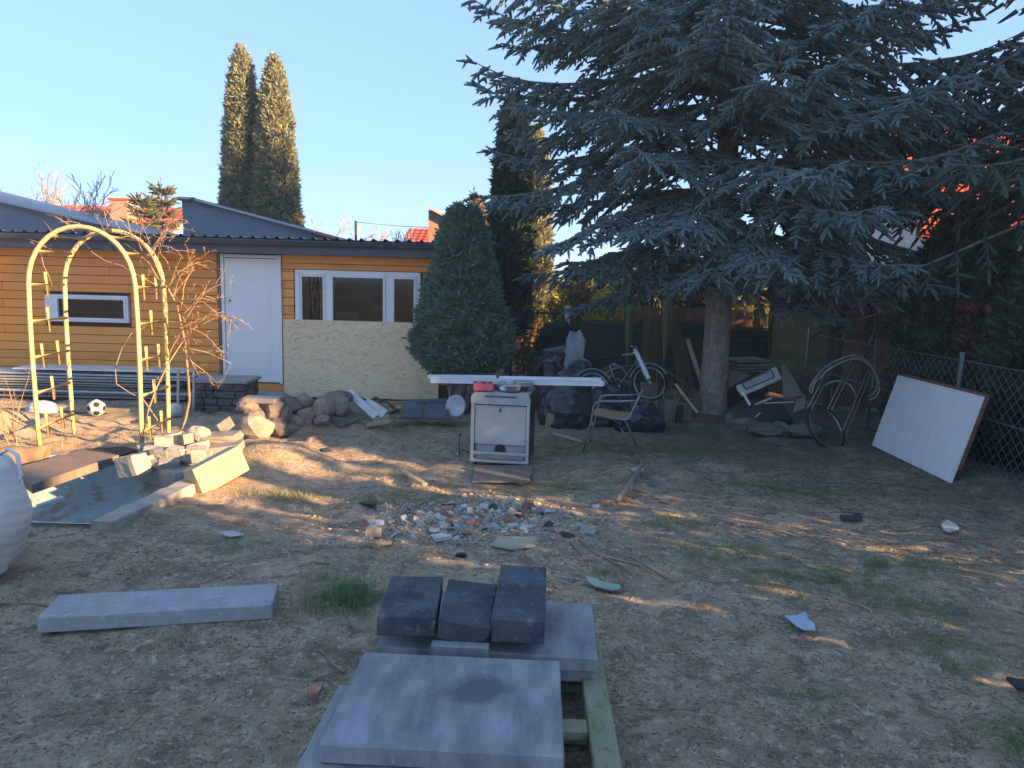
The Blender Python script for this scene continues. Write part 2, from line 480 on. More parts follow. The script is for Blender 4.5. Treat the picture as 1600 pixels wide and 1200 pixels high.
MOSS_SPOTS = [(1330, 900, .5, .35), (1440, 945, .35, .25), (1500, 1020, .25, .3), (1270, 1085, .15, .12), (360, 850, .25, .15), (545, 935, .3, .25),
              (690, 665, 1.0, .5), (600, 645, .9, .5), (900, 700, .7, .6), (880, 760, .5, .3), (620, 780, .5, .3), (1040, 815, .25, .15), (945, 888, .12, .1),
              (1060, 700, .8, .5), (450, 770, .4, .2), (1130, 860, .5, .3), (1420, 880, .5, .25), (1590, 1150, .2, .2), (330, 640, .4, .3), (1230, 760, .9, .4), (1230, 900, .4, .3)]
def make_ground():
    xs = axis(-7.0, 5.6, 0.041, -260, 260); ys = axis(1.6, 11.0, 0.041, -200, 320)
    nx, ny = len(xs), len(ys)
    X, Y = np.meshgrid(xs, ys)
    Z = gz(X, Y)
    verts = np.stack([X.ravel(), Y.ravel(), Z.ravel()], 1)
    i, j = np.meshgrid(np.arange(nx - 1), np.arange(ny - 1))
    a = (j * nx + i).ravel()
    faces = np.stack([a, a + 1, a + 1 + nx, a + nx], 1)
    cx = (X[:-1, :-1] + X[1:, 1:]).ravel() / 2; cy = (Y[:-1, :-1] + Y[1:, 1:]).ravel() / 2
    faces = faces[~in_poly(cx, cy, POND)]
    o = np_mesh('ground', verts, faces, ground_mat(), smooth=True)
    x = X.ravel(); y = Y.ravel()
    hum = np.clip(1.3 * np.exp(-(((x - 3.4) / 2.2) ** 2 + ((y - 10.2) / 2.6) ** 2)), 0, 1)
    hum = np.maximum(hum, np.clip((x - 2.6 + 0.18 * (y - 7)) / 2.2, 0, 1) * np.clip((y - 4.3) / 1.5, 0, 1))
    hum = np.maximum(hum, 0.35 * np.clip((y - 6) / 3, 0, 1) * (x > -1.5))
    mos = np.zeros_like(x)
    for px, py, rx, ry in MOSS_SPOTS:
        g = G(px, py); mos = np.maximum(mos, np.exp(-(((x - g.x) / rx) ** 2 + ((y - g.y) / ry) ** 2)))
    snd = np.clip(1.1 * np.exp(-(((x + 5.9) / 2.1) ** 2 + ((y - 8.8) / 0.95) ** 2)), 0, 1)
    snd = np.maximum(snd, 0.5 * np.exp(-(((x + 2.2) / 0.9) ** 2 + ((y - 7.0) / 0.9) ** 2)))
    ca = o.data.color_attributes.new('soil', 'FLOAT_COLOR', 'POINT')
    ca.data.foreach_set('color', np.stack([hum, np.clip(mos, 0, 1), snd, np.ones_like(x)], 1).astype(np.float32).ravel())
    tag(o, kind='structure')
    return o
make_ground()

# ------------------------------------------------------------------ shed
FY = 11.86
def make_shed():
    sh = thing('garden_shed', 'long low shed clad in orange brown boards with slate blue eave and white door', 'shed', (-5.5, FY + 1.5, 0))
    XL, XR = -10.6, -1.05
    # sheathing with openings, side and back walls, floor
    w = MB()
    def slab(x0, x1, z0, z1, y0=FY + 0.03, y1=FY + 0.12): w.box(((x0 + x1) / 2, (y0 + y1) / 2, (z0 + z1) / 2), (x1 - x0, y1 - y0, z1 - z0))
    slab(XL, -7.51, 0.0, 2.3); slab(-7.51, -6.18, 0.0, 1.13); slab(-7.51, -6.18, 1.56, 2.3); slab(-6.18, -3.5, 0.0, 2.3)
    slab(-3.5, -1.5, 0.0, 1.27); slab(-3.5, -1.5, 2.05, 2.3); slab(-1.5, XR, 0.0, 2.3)
    w.build('wall', DARKWOOD, sh)
    w = MB()
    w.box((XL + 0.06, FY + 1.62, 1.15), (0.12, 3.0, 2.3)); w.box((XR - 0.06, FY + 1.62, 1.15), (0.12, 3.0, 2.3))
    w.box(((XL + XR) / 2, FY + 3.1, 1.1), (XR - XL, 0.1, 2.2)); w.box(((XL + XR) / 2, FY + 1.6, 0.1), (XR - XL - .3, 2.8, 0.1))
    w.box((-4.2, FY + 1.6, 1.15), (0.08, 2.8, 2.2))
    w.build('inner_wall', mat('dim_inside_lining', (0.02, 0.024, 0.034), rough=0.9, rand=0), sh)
    # boards, one by one
    pitch = 0.1365; z0 = 0.24; rr = random.Random(3)
    def board(x0, x1, zc, h=pitch - 0.008):
        if x1 - x0 < 0.02: return
        b = MB(); b.box(((x0 + x1) / 2, FY + 0.014 + rr.uniform(-.0015, .0015), zc), (x1 - x0 - 0.004, 0.028, h), bev=0.005)
        b.build('board', WOOD, sh)
    for k in range(15):
        zc = z0 + pitch * (k + 0.5)
        if zc + pitch / 2 > 2.31: break
        # left field
        cuts = sorted([XL, rr.choice([-9.3, -8.8, -8.2]), -4.74])
        segs = [(cuts[0], cuts[1]), (cuts[1], cuts[2])]
        if k in (2, 9, 12): segs = [(cuts[0], cuts[1]), (cuts[1], -6.0 + rr.uniform(-.6, .2)), (0, -4.74)]; segs[2] = (segs[1][1], -4.74)
        for a, c in segs:
            if zc + pitch / 2 > 1.13 and zc - pitch / 2 < 1.56:
                board(a, min(c, -7.53), zc)
                if c > -6.16: board(max(a, -6.16), c, zc)
            else: board(a, c, zc)
        # right field
        if zc - pitch / 2 > 2.03: board(-3.715, XR, zc)
        elif zc + pitch / 2 > 2.06:
            board(-3.715, XR, (zc + pitch / 2 + 2.056) / 2, zc + pitch / 2 - 2.056 - .004); board(-3.715, -3.53, (zc - pitch / 2 + 2.05) / 2, 2.05 - zc + pitch / 2); board(-1.47, XR, (zc - pitch / 2 + 2.05) / 2, 2.05 - zc + pitch / 2)
        elif zc + pitch / 2 > 1.2:
            board(-3.715, -3.53, zc); board(-1.47, XR, zc)
        else: board(-3.715, XR, zc)
    b = MB(); b.box((-4.17, FY + 0.014, 0.14), (0.96, 0.03, 0.12), bev=0.004); b.build('threshold_board', WOOD, sh)
    b = MB(); b.box((-4.17, FY - 0.10, 0.035), (1.0, 0.25, 0.09), bev=0.006); b.build('step', CONC, sh)
    # roof: ribbed sheet, fascia, gutter
    r = MB(); prof = []
    x = XL - 0.25; xe = XR + 0.3
    while x < xe:
        prof += [(x, 0), (x + 0.115, 0), (x + 0.135, 0.032), (x + 0.165, 0.032)]; x += 0.185
    vv = []; ff = []
    for (px, pz) in prof:
        vv += [(px, FY - 0.36, 2.515 + pz), (px, FY + 3.4, 2.32 + pz), (px, FY - 0.36, 2.511 + pz), (px, FY + 3.4, 2.316 + pz)]
    for k in range(len(prof) - 1):
        a = 4 * k; ff += [(a, a + 4, a + 5, a + 1), (a + 2, a + 3, a + 7, a + 6), (a, a + 2, a + 6, a + 4)]
    r.add(vv, ff); rf = r.build('roof', NAVY, sh)
    f = MB(); f.box(((XL + XR) / 2, FY - 0.26, 2.37), (XR - XL + 0.5, 0.03, 0.185), bev=0.004); f.build('fascia', NAVY, sh)
    f = MB(); f.box(((XL + XR) / 2, FY - 0.11, 2.292), (XR - XL + 0.4, 0.27, 0.02)); f.build('soffit', NAVY, sh)
    g = MB(); P = [(FY - 0.277, 2.50), (FY - 0.30, 2.43), (FY - 0.335, 2.405), (FY - 0.375, 2.405), (FY - 0.40, 2.43), (FY - 0.408, 2.475), (FY - 0.416, 2.482), (FY - 0.40, 2.49)]
    vv = []; ff = []
    for (yy, zz) in P: vv += [(XL - 0.25, yy, zz), (XR + 0.27, yy, zz)]
    for k in range(len(P) - 1): ff.append((2 * k, 2 * k + 1, 2 * k + 3, 2 * k + 2))
    g.add(vv, ff, True); g.build('gutter', NAVY, sh)
    # door
    d = MB(); d.box((-4.20, FY + 0.01, 1.215), (0.86, 0.045, 1.98), bev=0.004); door = d.build('door', WHITE, sh)
    for (x0, x1, za, zb) in [(-4.45, -4.28, 0.42, 0.72), (-4.18, -3.92, 0.42, 0.72), (-4.45, -4.28, 0.9, 1.72), (-4.18, -3.92, 0.9, 1.72), (-4.45, -3.92, 1.86, 2.08)][:0]: pass
    p = MB()
    for (xc, zc, ww, hh) in [(-4.2, 0.62, 0.62, 0.46), (-4.2, 1.40, 0.62, 0.86)]:
        p.box((xc, FY - 0.0125, zc), (ww, 0.006, hh), bev=0.0025); p.box((xc, FY - 0.0165, zc), (ww - 0.09, 0.006, hh - 0.09), bev=0.0025)
    p.build('door_panel', WHITE, door)
    h = MB(); h.tube([(-4.55, FY - 0.013, 1.19), (-4.55, FY - 0.065, 1.19)], 0.012, 8); h.tube([(-4.55, FY - 0.06, 1.19), (-4.43, FY - 0.06, 1.185)], 0.009, 8)
    h.box((-4.55, FY - 0.016, 1.17), (0.04, 0.008, 0.2), bev=0.002); h.build('handle', STEEL, door)
    h = MB(); h.tube([(-4.55, FY - 0.01, 1.53), (-4.55, FY - 0.025, 1.53)], 0.016, 10); h.build('lock', BLACKRUB, door)
    f = MB(); f.box((-4.66, FY + 0.0, 1.24), (0.05, 0.07, 2.06), bev=0.004); f.box((-3.745, FY + 0.0, 1.24), (0.05, 0.07, 2.06), bev=0.004); f.box((-4.2, FY, 2.24), (0.86, 0.07, 0.05), bev=0.004)
    f.build('door_frame', WHITE, sh)
    f = MB(); f.box((-4.715, FY - 0.012, 1.25), (0.05, 0.05, 2.08), bev=0.004); f.build('corner_strip', BROWNFENCE, sh)
    # wide window: three lights
    def window(x0, x1, z0_, z1_, lights, fw=0.07):
        wn_ = MB(); y = FY + 0.0
        wn_.box(((x0 + x1) / 2, y, z1_ - fw / 2), (x1 - x0, 0.08, fw), bev=0.004); wn_.box(((x0 + x1) / 2, y, z0_ + fw / 2), (x1 - x0, 0.08, fw), bev=0.004)
        wn_.box((x0 + fw / 2, y, (z0_ + z1_) / 2), (fw, 0.078, z1_ - z0_ - 2 * fw)); wn_.box((x1 - fw / 2, y, (z0_ + z1_) / 2), (fw, 0.078, z1_ - z0_ - 2 * fw))
        for k in range(len(lights) - 1):
            xm = (lights[k][1] + lights[k + 1][0]) / 2; wn_.box((xm, y, (z0_ + z1_) / 2), (lights[k + 1][0] - lights[k][1], 0.076, z1_ - z0_ - 2 * fw))
        win = wn_.build('window', WHITE, sh)
        for a, c in lights:
            s = MB(); t = 0.035
            s.box(((a + c) / 2, y - 0.03, z1_ - fw - t / 2), (c - a, 0.05, t)); s.box(((a + c) / 2, y - 0.03, z0_ + fw + t / 2), (c - a, 0.05, t))
            s.box((a + t / 2, y - 0.03, (z0_ + z1_) / 2), (t, 0.048, z1_ - z0_ - 2 * fw - 2 * t)); s.box((c - t / 2, y - 0.03, (z0_ + z1_) / 2), (t, 0.048, z1_ - z0_ - 2 * fw - 2 * t))
            s.build('sash', PVC, win)
            g_ = MB(); g_.box(((a + c) / 2, y - 0.012, (z0_ + z1_) / 2), (c - a - 2 * t + .004, 0.006, z1_ - z0_ - 2 * fw - 2 * t + .004)); g_.build('pane', GLASS, win)
    window(-3.5, -1.5, 1.12, 2.05, [(-3.42, -3.02), (-2.93, -2.06), (-1.95, -1.57)])
    window(-7.51, -6.18, 1.13, 1.56, [(-7.48, -6.21)], fw=0.032)
    b = MB(); b.box((-7.38, FY - 0.03, 1.345), (0.16, 0.06, 0.34), bev=0.003); b.build('window_blind_box', PVC, sh)
    return sh
make_shed()

# sheet of strand board fixed under the window
b = MB(); b.box((-2.44, FY - 0.062, 0.635), (2.5, 0.018, 1.25), rot(0, 0.0, 0)); o = b.build('strand_board_sheet', OSB, org=(-2.44, FY - 0.062, 0.0))
tag(o, 'large yellowish strand board sheet covering the shed wall below the wide window', 'board')

# things seen inside through the panes
def sledge(px, label):
    t = thing('wooden_sledge', label, 'sledge', (px, FY + 0.5, 0.15))
    for s in (-1, 1):
        r = MB(); r.tube([(px + s * 0.10 + 0.10 * math.sin(k / 9 * 2.4) * s * .3 + (0.16 - 0.02 * k), FY + 0.5, 0.95 + k * 0.105) for k in range(10)], 0.014, 6); r.build('runner', PALEWOOD, t)
    for k in (2, 5, 7):
        r = MB(); r.box((px + 0.16 - 0.02 * k, FY + 0.49, 0.95 + k * 0.105), (0.2, 0.02, 0.05)); r.build('slat', PALEWOOD, t)
    r = MB(); r.box((px + 0.16, FY + 0.55, 0.56), (0.3, 0.2, 0.8)); r.build('stand', DARKWOOD, t)
    return t
sledge(-3.3, 'tall curved wooden sledge standing behind the leftmost pane of the shed window')
sledge(-2.3, 'narrow wooden sledge upright behind the middle pane of the shed window')
b = MB(); b.box((-2.78, FY + 0.45, 1.27), (0.36, 0.25, 0.2), rot(0, 3, 8), bev=0.01); b.box((-2.78, FY + 0.5, 0.66), (0.5, 0.35, 1.0)); o = b.build('storage_box', mat('beige_cardboard', (0.5, 0.43, 0.33), rand=0), org=(-2.78, FY + .45, .16))
tag(o, 'beige box on a stand just inside the middle shed window pane', 'box')

# ------------------------------------------------------------------ garages behind the shed
def garage(pts, Y, dep, label, trim=True):
    P = [V(px, py, Y) for px, py in pts]
    base = Vector((P[0].x, Y, 0))
    t = thing('garage', label, 'garage', base)
    poly = P + [Vector((P[-1].x, Y, 0)), Vector((P[0].x, Y, 0))]
    m_ = MB(); m_.prism(poly, (0, dep, 0)); m_.build('wall', GARAGE, t)
    for k in range(len(P) - 1):
        a, c = P[k], P[k + 1]
        m_ = MB(); d = (c - a).normalized()
        m_.prism([a + Vector((0, -0.12, 0.002)) - d * 0.03, c + Vector((0, -0.12, 0.002)) + d * .1, c + Vector((0, -0.12, 0.06)) + d * .1, a + Vector((0, -0.12, 0.06)) - d * 0.03], (0, dep + 0.25, 0))
        m_.build('roof', NAVY, t)
        m_ = MB(); m_.prism([a + Vector((0, -0.14, 0.03)), c + Vector((0, -0.14, 0.03)) + d * .1, c + Vector((0, -0.14, 0.075)) + d * .1, a + Vector((0, -0.14, 0.075))], (0, 0.018, 0))
        m_.build('verge_trim', LITTRIM, t)
    return t
garage([(284, 314), (302, 315), (486, 364)], 15.6, 3.6, 'pale blue grey garage gable with sloping roof below the twin tall thujas')
garage([(-220, 262), (-2, 317), (214, 366)], 15.9, 3.6, 'pale blue grey garage gable at the left edge with roof falling to the right')
# ------------------------------------------------------------------ foreground slabs on a pallet
def slab_mat(name, c1, c2, c3):
    return mat(name, c1, c2, c3, scale=3.6, stretch=(2.4, 0.75, 1), rough=0.8, bump=0.8, bscale=170, bdist=0.004, rand=0.05, lo=0.30, hi=0.68, scale3=30, lo3=0.60, hi3=0.78, detail=14)
SLAB = slab_mat('streaked_grey_slab', (0.37, 0.365, 0.36), (0.17, 0.173, 0.18), (0.44, 0.43, 0.42))
PAVER = mat('dark_blue_grey_paver', (0.10, 0.108, 0.12), (0.035, 0.038, 0.045), (0.26, 0.265, 0.27), scale=5, rough=0.65, bump=0.9, bscale=120, bdist=0.005, detail=12, rand=0.12, scale3=23, lo3=0.57, hi3=0.8)

def stain_slab_mat():
    mt = SLAB.copy(); mt.name = 'streaked_grey_slab_with_dark_stain'
    n = mt.node_tree.nodes; l = mt.node_tree.links; b = n['Principled BSDF']
    src = b.inputs['Base Color'].links[0].from_socket
    tc = n.new('ShaderNodeTexCoord'); vm = n.new('ShaderNodeVectorMath'); vm.operation = 'SUBTRACT'; vm.inputs[1].default_value = (0.09, 0.06, 0.0)
    sc = n.new('ShaderNodeVectorMath'); sc.operation = 'MULTIPLY'; sc.inputs[1].default_value = (1.0, 1.15, 0.0)
    ns = n.new('ShaderNodeTexNoise'); ns.inputs['Scale'].default_value = 9; ns.inputs['Detail'].default_value = 6
    ln = n.new('ShaderNodeVectorMath'); ln.operation = 'LENGTH'
    l.new(tc.outputs['Object'], vm.inputs[0]); l.new(vm.outputs[0], sc.inputs[0]); l.new(sc.outputs[0], ln.inputs[0]); l.new(tc.outputs['Object'], ns.inputs['Vector'])
    ad = n.new('ShaderNodeMath'); ad.operation = 'MULTIPLY_ADD'; ad.inputs[1].default_value = 0.16
    l.new(ns.outputs[0], ad.inputs[0]); l.new(ln.outputs['Value'], ad.inputs[2])
    mr = n.new('ShaderNodeMapRange'); mr.inputs[1].default_value = 0.235; mr.inputs[2].default_value = 0.17; mr.inputs[4].default_value = 0.8
    l.new(ad.outputs[0], mr.inputs[0])
    mx = n.new('ShaderNodeMix'); mx.data_type = 'RGBA'; l.new(mr.outputs[0], mx.inputs[0]); l.new(src, mx.inputs[6]); mx.inputs[7].default_value = (0.09, 0.098, 0.115, 1)
    l.new(mx.outputs[2], b.inputs['Base Color'])
    return mt

def slab_obj(name, cx, cy, ztop, sx, sy, th, rz, m_, label, cat, group=None, tilt=(0, 0), bev=0.006):
    b = MB(); b.box((0, 0, 0), (sx, sy, th), None, bev)
    if bev < .01:
        b2 = bmesh.new(); me_ = bpy.data.meshes.new('t'); me_.from_pydata(b.v, [], b.f); b2.from_mesh(me_); bpy.data.meshes.remove(me_)
        bmesh.ops.subdivide_edges(b2, edges=[e for e in b2.edges if e.calc_length() > .15], cuts=14, use_grid_fill=True)
        bmesh.ops.triangulate(b2, faces=[f for f in b2.faces if len(f.verts) > 4])
        for v in b2.verts:
            edge = (abs(v.co.x) > sx / 2 - .012) + (abs(v.co.y) > sy / 2 - .012) + (abs(v.co.z) > th / 2 - .012)
            q = v.co * 9 + Vector((cx * 7, cy * 3, 0))
            if edge >= 2: v.co *= 1 - max(0, mnoise.noise(q) + mnoise.noise(q * 3) * .6 - .25) * .022
            v.co += Vector((mnoise.noise(q * 2), mnoise.noise(q * 2 + Vector((5, 0, 0))), mnoise.noise(q * 2 + Vector((0, 5, 0))))) * .0012
        b2.verts.index_update(); b = MB(); b.add([v.co.copy() for v in b2.verts], [[v.index for v in f.verts] for f in b2.faces]); b2.free()
    o = b.build(name, m_, org=(0, 0, 0))
    o.location = (cx, cy, ztop - th / 2); o.rotation_euler = (R_(tilt[0]), R_(tilt[1]), R_(rz))
    return tag(o, label, cat, group)

TOPZ = 0.345
top = slab_obj('paving_slab', -0.20, 2.66, TOPZ, 0.85, 0.645, 0.075, -2.2, stain_slab_mat(), 'big streaked grey paving slab with a dark round stain, on top of the pallet', 'slab', 'paving slabs on the pallet')
slab_obj('paving_slab', -0.285, 2.53, TOPZ - 0.079, 0.84, 0.64, 0.075, -2.8, SLAB, 'grey paving slab jutting out left from under the stained top slab', 'slab', 'paving slabs on the pallet')
slab_obj('paving_slab', -0.07, 3.44, TOPZ - 0.07, 1.02, 0.58, 0.07, -3.2, SLAB, 'grey paving slab carrying the three dark pavers at the back', 'slab', 'paving slabs on the pallet')
slab_obj('paving_slab', 0.03, 3.47, TOPZ - 0.146, 0.82, 0.58, 0.072, -1.5, SLAB, 'lower grey paving slab under the slab that carries the pavers', 'slab', 'paving slabs on the pallet')
slab_obj('paving_slab', 0.16, 2.19, 0.235, 0.55, 0.34, 0.07, -2.0, SLAB, 'grey paving slab half out of the bottom of the picture', 'slab', 'paving slabs on the pallet')

def paver(cx, cy, z, sx, sy, th, rz, label, tilt=(0, 0), broken=False):
    bm = bmesh.new(); bmesh.ops.create_cube(bm, size=1.0)
    for v in bm.verts: v.co = Vector((v.co.x * sx, v.co.y * sy, v.co.z * th))
    bmesh.ops.bevel(bm, geom=[e for e in bm.edges], offset=0.006, segments=2, affect='EDGES', profile=0.5)
    bmesh.ops.triangulate(bm, faces=[f for f in bm.faces if len(f.verts) > 4])
    bmesh.ops.subdivide_edges(bm, edges=list(bm.edges), cuts=1, use_grid_fill=True)
    for v in bm.verts:
        k = 0.003 if not (broken and v.co.y < -sy * 0.42) else 0.028
        v.co += Vector((mnoise.noise(v.co * 14 + Vector((cx * 9, 0, 0))), mnoise.noise(v.co * 14 + Vector((0, 7, cx))), mnoise.noise(v.co * 14 + Vector((3, cx, 0))))) * k
    me = bpy.data.meshes.new('paver'); bm.to_mesh(me); bm.free(); me.materials.append(PAVER)
    o = bpy.data.objects.new('paver', me); col.objects.link(o)
    o.location = (cx, cy, z + th / 2); o.rotation_euler = (R_(tilt[0]), R_(tilt[1]), R_(rz))
    return tag(o, label, 'paver', 'dark pavers on the slab')
pz = TOPZ + 0.002
paver(-0.455, 3.37, pz, 0.265, 0.46, 0.095, 1.5, 'dark blue grey paver, leftmost of the three on the slab', tilt=(0, 0))
paver(-0.185, 3.33, pz + 0.0, 0.245, 0.40, 0.09, -3.0, 'shorter dark paver with a crumbled gravelly end, between the other two', tilt=(5, 4), broken=True)
paver(0.07, 3.41, pz + 0.0, 0.24, 0.57, 0.115, -3.2, 'tall dark rounded paver, rightmost of the three on the slab', tilt=(3, 0))
slab_obj('slab_offcut', -0.2, 3.09, TOPZ + 0.0, 0.26, 0.05, 0.07, -3, SLAB, 'narrow pale slab offcut wedged below the middle dark paver', 'slab')
# pallet of mossy timber
def make_pallet():
    t = thing('timber_pallet', 'mossy green timber pallet beneath the grey paving slabs', 'pallet', (0.1, 2.9, 0))
    for x, w_ in ((0.40, 0.11), (0.0, 0.1), (-0.40, 0.1)):
        b = MB(); b.box((x + (0.005 if x > .3 else 0), 2.86, 0.105), (w_, 1.35, 0.10), rot(0, 0, -1.5), bev=0.006); b.build('bearer', PALLETW, t)
    for y in (2.30, 2.62, 2.95, 3.35):
        b = MB(); b.box((0.0, y, 0.03), (0.86, 0.11, 0.045), rot(0, 0, -1.5), bev=0.004); b.build('deck_board', PALLETW, t)
    b = MB(); b.box((0.22, 2.80, 0.135), (0.25, 0.09, 0.04), bev=0.004); b.build('cross_batten', PALLETW, t)
make_pallet()

# long slab lying on the left
a0 = G(41, 967, .09); a1 = G(416, 947, .09); a2 = G(442, 911, .09); a3 = G(109, 930, .09)
ang = math.degrees(math.atan2((a1 - a0).y + (a2 - a3).y, (a1 - a0).x + (a2 - a3).x))
cc = (a0 + a1 + a2 + a3) / 4
slab_obj('long_slab', cc.x, cc.y, 0.095, 1.215, 0.30, 0.09, ang, CONC, 'long narrow grey concrete slab lying flat on bare soil, lower left', 'slab')

# ------------------------------------------------------------------ big white bag, lower left
def make_bulk_bag():
    c = Vector((-3.58, 4.32, 0))
    t = thing('bulk_bag', 'bulging white woven bulk bag cut by the left picture edge', 'bag', c)
    n, k = 72, 60; vv = []; ff = []
    for i in range(k + 1):
        s = i / k; z = 0.82 * s
        r = 0.38 + 0.14 * math.sin(math.pi * min(1, s * 0.98 + 0.02)) ** 0.8
        if s > 0.86: r *= math.sqrt(max(0.0, 1 - ((s - 0.86) / 0.14) ** 2)) * 0.75 + 0.25
        if s < 0.06: r *= 0.9 + 0.1 * s / 0.06
        for j in range(n):
            a = 2 * math.pi * j / n
            sq = 1 / (abs(math.cos(a)) ** 3.2 + abs(math.sin(a)) ** 3.2) ** (1 / 3.2)
            sq = 1 + (sq - 1) * 0.55
            w_ = mnoise.noise(Vector((math.cos(a) * 1.6, math.sin(a) * 1.6, z * 5))) * 0.014 + mnoise.noise(Vector((math.cos(a) * 3, math.sin(a) * 3, z * 3 + 9))) * 0.035
            w_ += 0.0022 * math.sin(z * 95 + 4 * math.sin(a * 3)) + 0.004 * mnoise.noise(Vector((a * 9, 1, z * 4)))
            rr_ = r * sq + w_ * (1 if s < .95 else .3)
            vv.append(c + Vector((rr_ * math.cos(a), rr_ * math.sin(a), z + 0.03 * mnoise.noise(Vector((a, 3, s * 4))) * (s > .5))))
    for i in range(k):
        for j in range(n): ff.append((i * n + j, i * n + (j + 1) % n, (i + 1) * n + (j + 1) % n, (i + 1) * n + j))
    ff.append(tuple(k * n + j for j in range(n)))
    m_ = MB(); m_.add(vv, ff, True)
    m_.build('sack_body', mat('white_woven_polypropylene', (0.78, 0.72, 0.66), (0.72, 0.66, 0.6), scale=4, rough=0.55, bump=0.35, bscale=240, bdist=0.002, rand=0), t)
    for sx, sy in ((-1, -1), (1, -1), (1, 1), (-1, 1)):
        p = c + Vector((0.28 * sx, 0.28 * sy, 0.74)); m_ = MB()
        m_.tube([p, p + Vector((0.05 * sx, 0.05 * sy, 0.05)), p + Vector((0.12 * sx, 0.03 * sy, 0.02)), p + Vector((0.17 * sx, -0.02 * sy, -0.10)), p + Vector((0.13 * sx, -0.05 * sy, -.2))], 0.013, 6)
        m_.build('strap', PVC, t)
make_bulk_bag()

# ------------------------------------------------------------------ pond basin
def pond_mat():
    return mat('flaking_turquoise_paint', (0.32, 0.44, 0.44), (0.43, 0.50, 0.48), (0.30, 0.25, 0.19), scale=4.5, rough=0.75, bump=0.5, bscale=25, rand=0, scale3=3.2, lo3=0.5, hi3=0.6, shift=False)
def make_pond():
    t = thing('pond_basin', 'sunken empty garden pond with flaking turquoise painted concrete', 'pond', (-4.1, 6.5, 0))
    P = [Vector((x, y, 0)) for x, y in POND]
    # refine outline
    Q = []
    for k in range(len(P)):
        for s in range(6): Q.append(P[k].lerp(P[(k + 1) % len(P)], s / 6))
    c = sum(Q, Vector()) / len(Q); n = len(Q)
    rings = [(1.05, 0.03), (1.0, 0.02), (0.965, -0.10), (0.88, -0.24), (0.70, -0.36), (0.45, -0.43), (0.2, -0.46), (0.03, -0.46)]
    vv = []; ff = []
    for s, z in rings:
        for q in Q:
            p = c + (q - c) * s; d = mnoise.noise(p * 3) * 0.04 + mnoise.noise(p * 9) * .015
            vv.append(Vector((p.x + d * (s < 1), p.y - d * (s < 1), z + d * (0.9 if s < 0.99 else 0.3))))
    for i in range(len(rings) - 1):
        for j in range(n): ff.append((i * n + j, i * n + (j + 1) % n, (i + 1) * n + (j + 1) % n, (i + 1) * n + j))
    m_ = MB(); m_.add(vv, ff, True); m_.build('basin', pond_mat(), t)
    # kerb beam on the right edge
    a = G(158, 815, .07); b_ = G(300, 750, .07)
    m_ = MB(); d = (b_ - a); k = 14; sd = Vector((-d.y, d.x, 0)).normalized()
    vv = []; ff = []
    for i in range(k + 1):
        p = a.lerp(b_, i / k)
        for q, (o1, z) in enumerate([(-0.10, -0.30), (-0.10, 0.055), (-0.085, 0.072), (0.085, 0.072), (0.10, 0.055), (0.10, -0.1)]):
            jit = mnoise.noise(Vector((p.x * 6, p.y * 6, q * 2.2))) * 0.02
            vv.append(Vector((p.x, p.y, 0)) + sd * (o1 + jit) + Vector((0, 0, z + jit * .6)))
    for i in range(k):
        for q in range(5): ff.append((i * 6 + q, i * 6 + q + 1, (i + 1) * 6 + q + 1, (i + 1) * 6 + q))
    ff += [tuple(range(6)), tuple(k * 6 + q for q in range(6))]
    m_.add(vv, ff); m_.build('kerb', BLOCKM, t)
    # back ledge of old concrete
    for (x0, y0, x1, y1, w_) in [(-3.1, 6.95, -3.75, 7.45, .3)]:
        m_ = MB(); m_.beam((x0, y0, -0.05), (x1, y1, -0.06), w_, 0.2, bev=0.03); m_.build('ledge', BLOCKM, t)
make_pond()

def board_quad(name, pts, th, m_, label, cat, group=None, z=None):
    P = [Vector(p) for p in pts]; c = sum(P, Vector()) / len(P)
    n_ = (P[1] - P[0]).cross(P[2] - P[0]).normalized()
    if n_.z < 0: n_ = -n_
    b = MB(); b.prism([p - n_ * th for p in P], n_ * th)
    o = b.build(name, m_, org=(c.x, c.y, min(p.z for p in P) - th))
    bv = o.modifiers.new('bevel', 'BEVEL'); bv.width = min(0.004, th * .3); bv.segments = 1
    return tag(o, label, cat, group)
WETPLY = mat('weathered_brown_plywood', (0.25, 0.185, 0.14), (0.19, 0.135, 0.10), (0.30, 0.16, 0.08), scale=3, stretch=(1, 5, 1), rough=0.8, bump=0.3, rand=0, lo3=.62, hi3=.8)
board_quad('plywood_cover', [G(14, 733, .10), G(131, 702, .10), G(186, 711, .10), G(50, 757, .10)], 0.085, WETPLY, 'thick weathered plywood sheet with orange broken edge bridging the pond', 'board')
board_quad('plank', [G(134, 701, .05), G(196, 697, .05), G(214, 703, .05), G(188, 711, .05)], 0.05, DARKWOOD, 'dark plank end poking out behind the plywood cover of the pond', 'plank')
for (a, b_, w_, lab) in [((60, 792), (98, 778), .05, 'pale blue painted stick lying at the near edge of the pond')]:
    p = MB(); p.beam(G(*a, 0.03), G(*b_, 0.05), w_, 0.03); o = p.build('painted_stick', mat('pale_blue_paint', (0.35, 0.45, 0.48), rand=0), org=G(*a)); tag(o, lab, 'stick')
# log-like old concrete pipe left of the plywood
b = MB(); p0 = G(-40, 716, .06); p1 = G(72, 712, .06)
b.tube([p0.lerp(p1, i / 8) + Vector((0, 0, 0.012 * math.sin(i * 2.1))) for i in range(9)], [0.105 + 0.012 * math.sin(i * 1.7) for i in range(9)], 14)
o = b.build('old_log', mat('sandy_bark', (0.28, 0.2, 0.12), (0.19, 0.13, 0.08), scale=8, bump=.6, bscale=25, rand=0), org=(p0 + p1) / 2); tag(o, 'short sandy log lying at the left edge behind the white bulk bag', 'log')

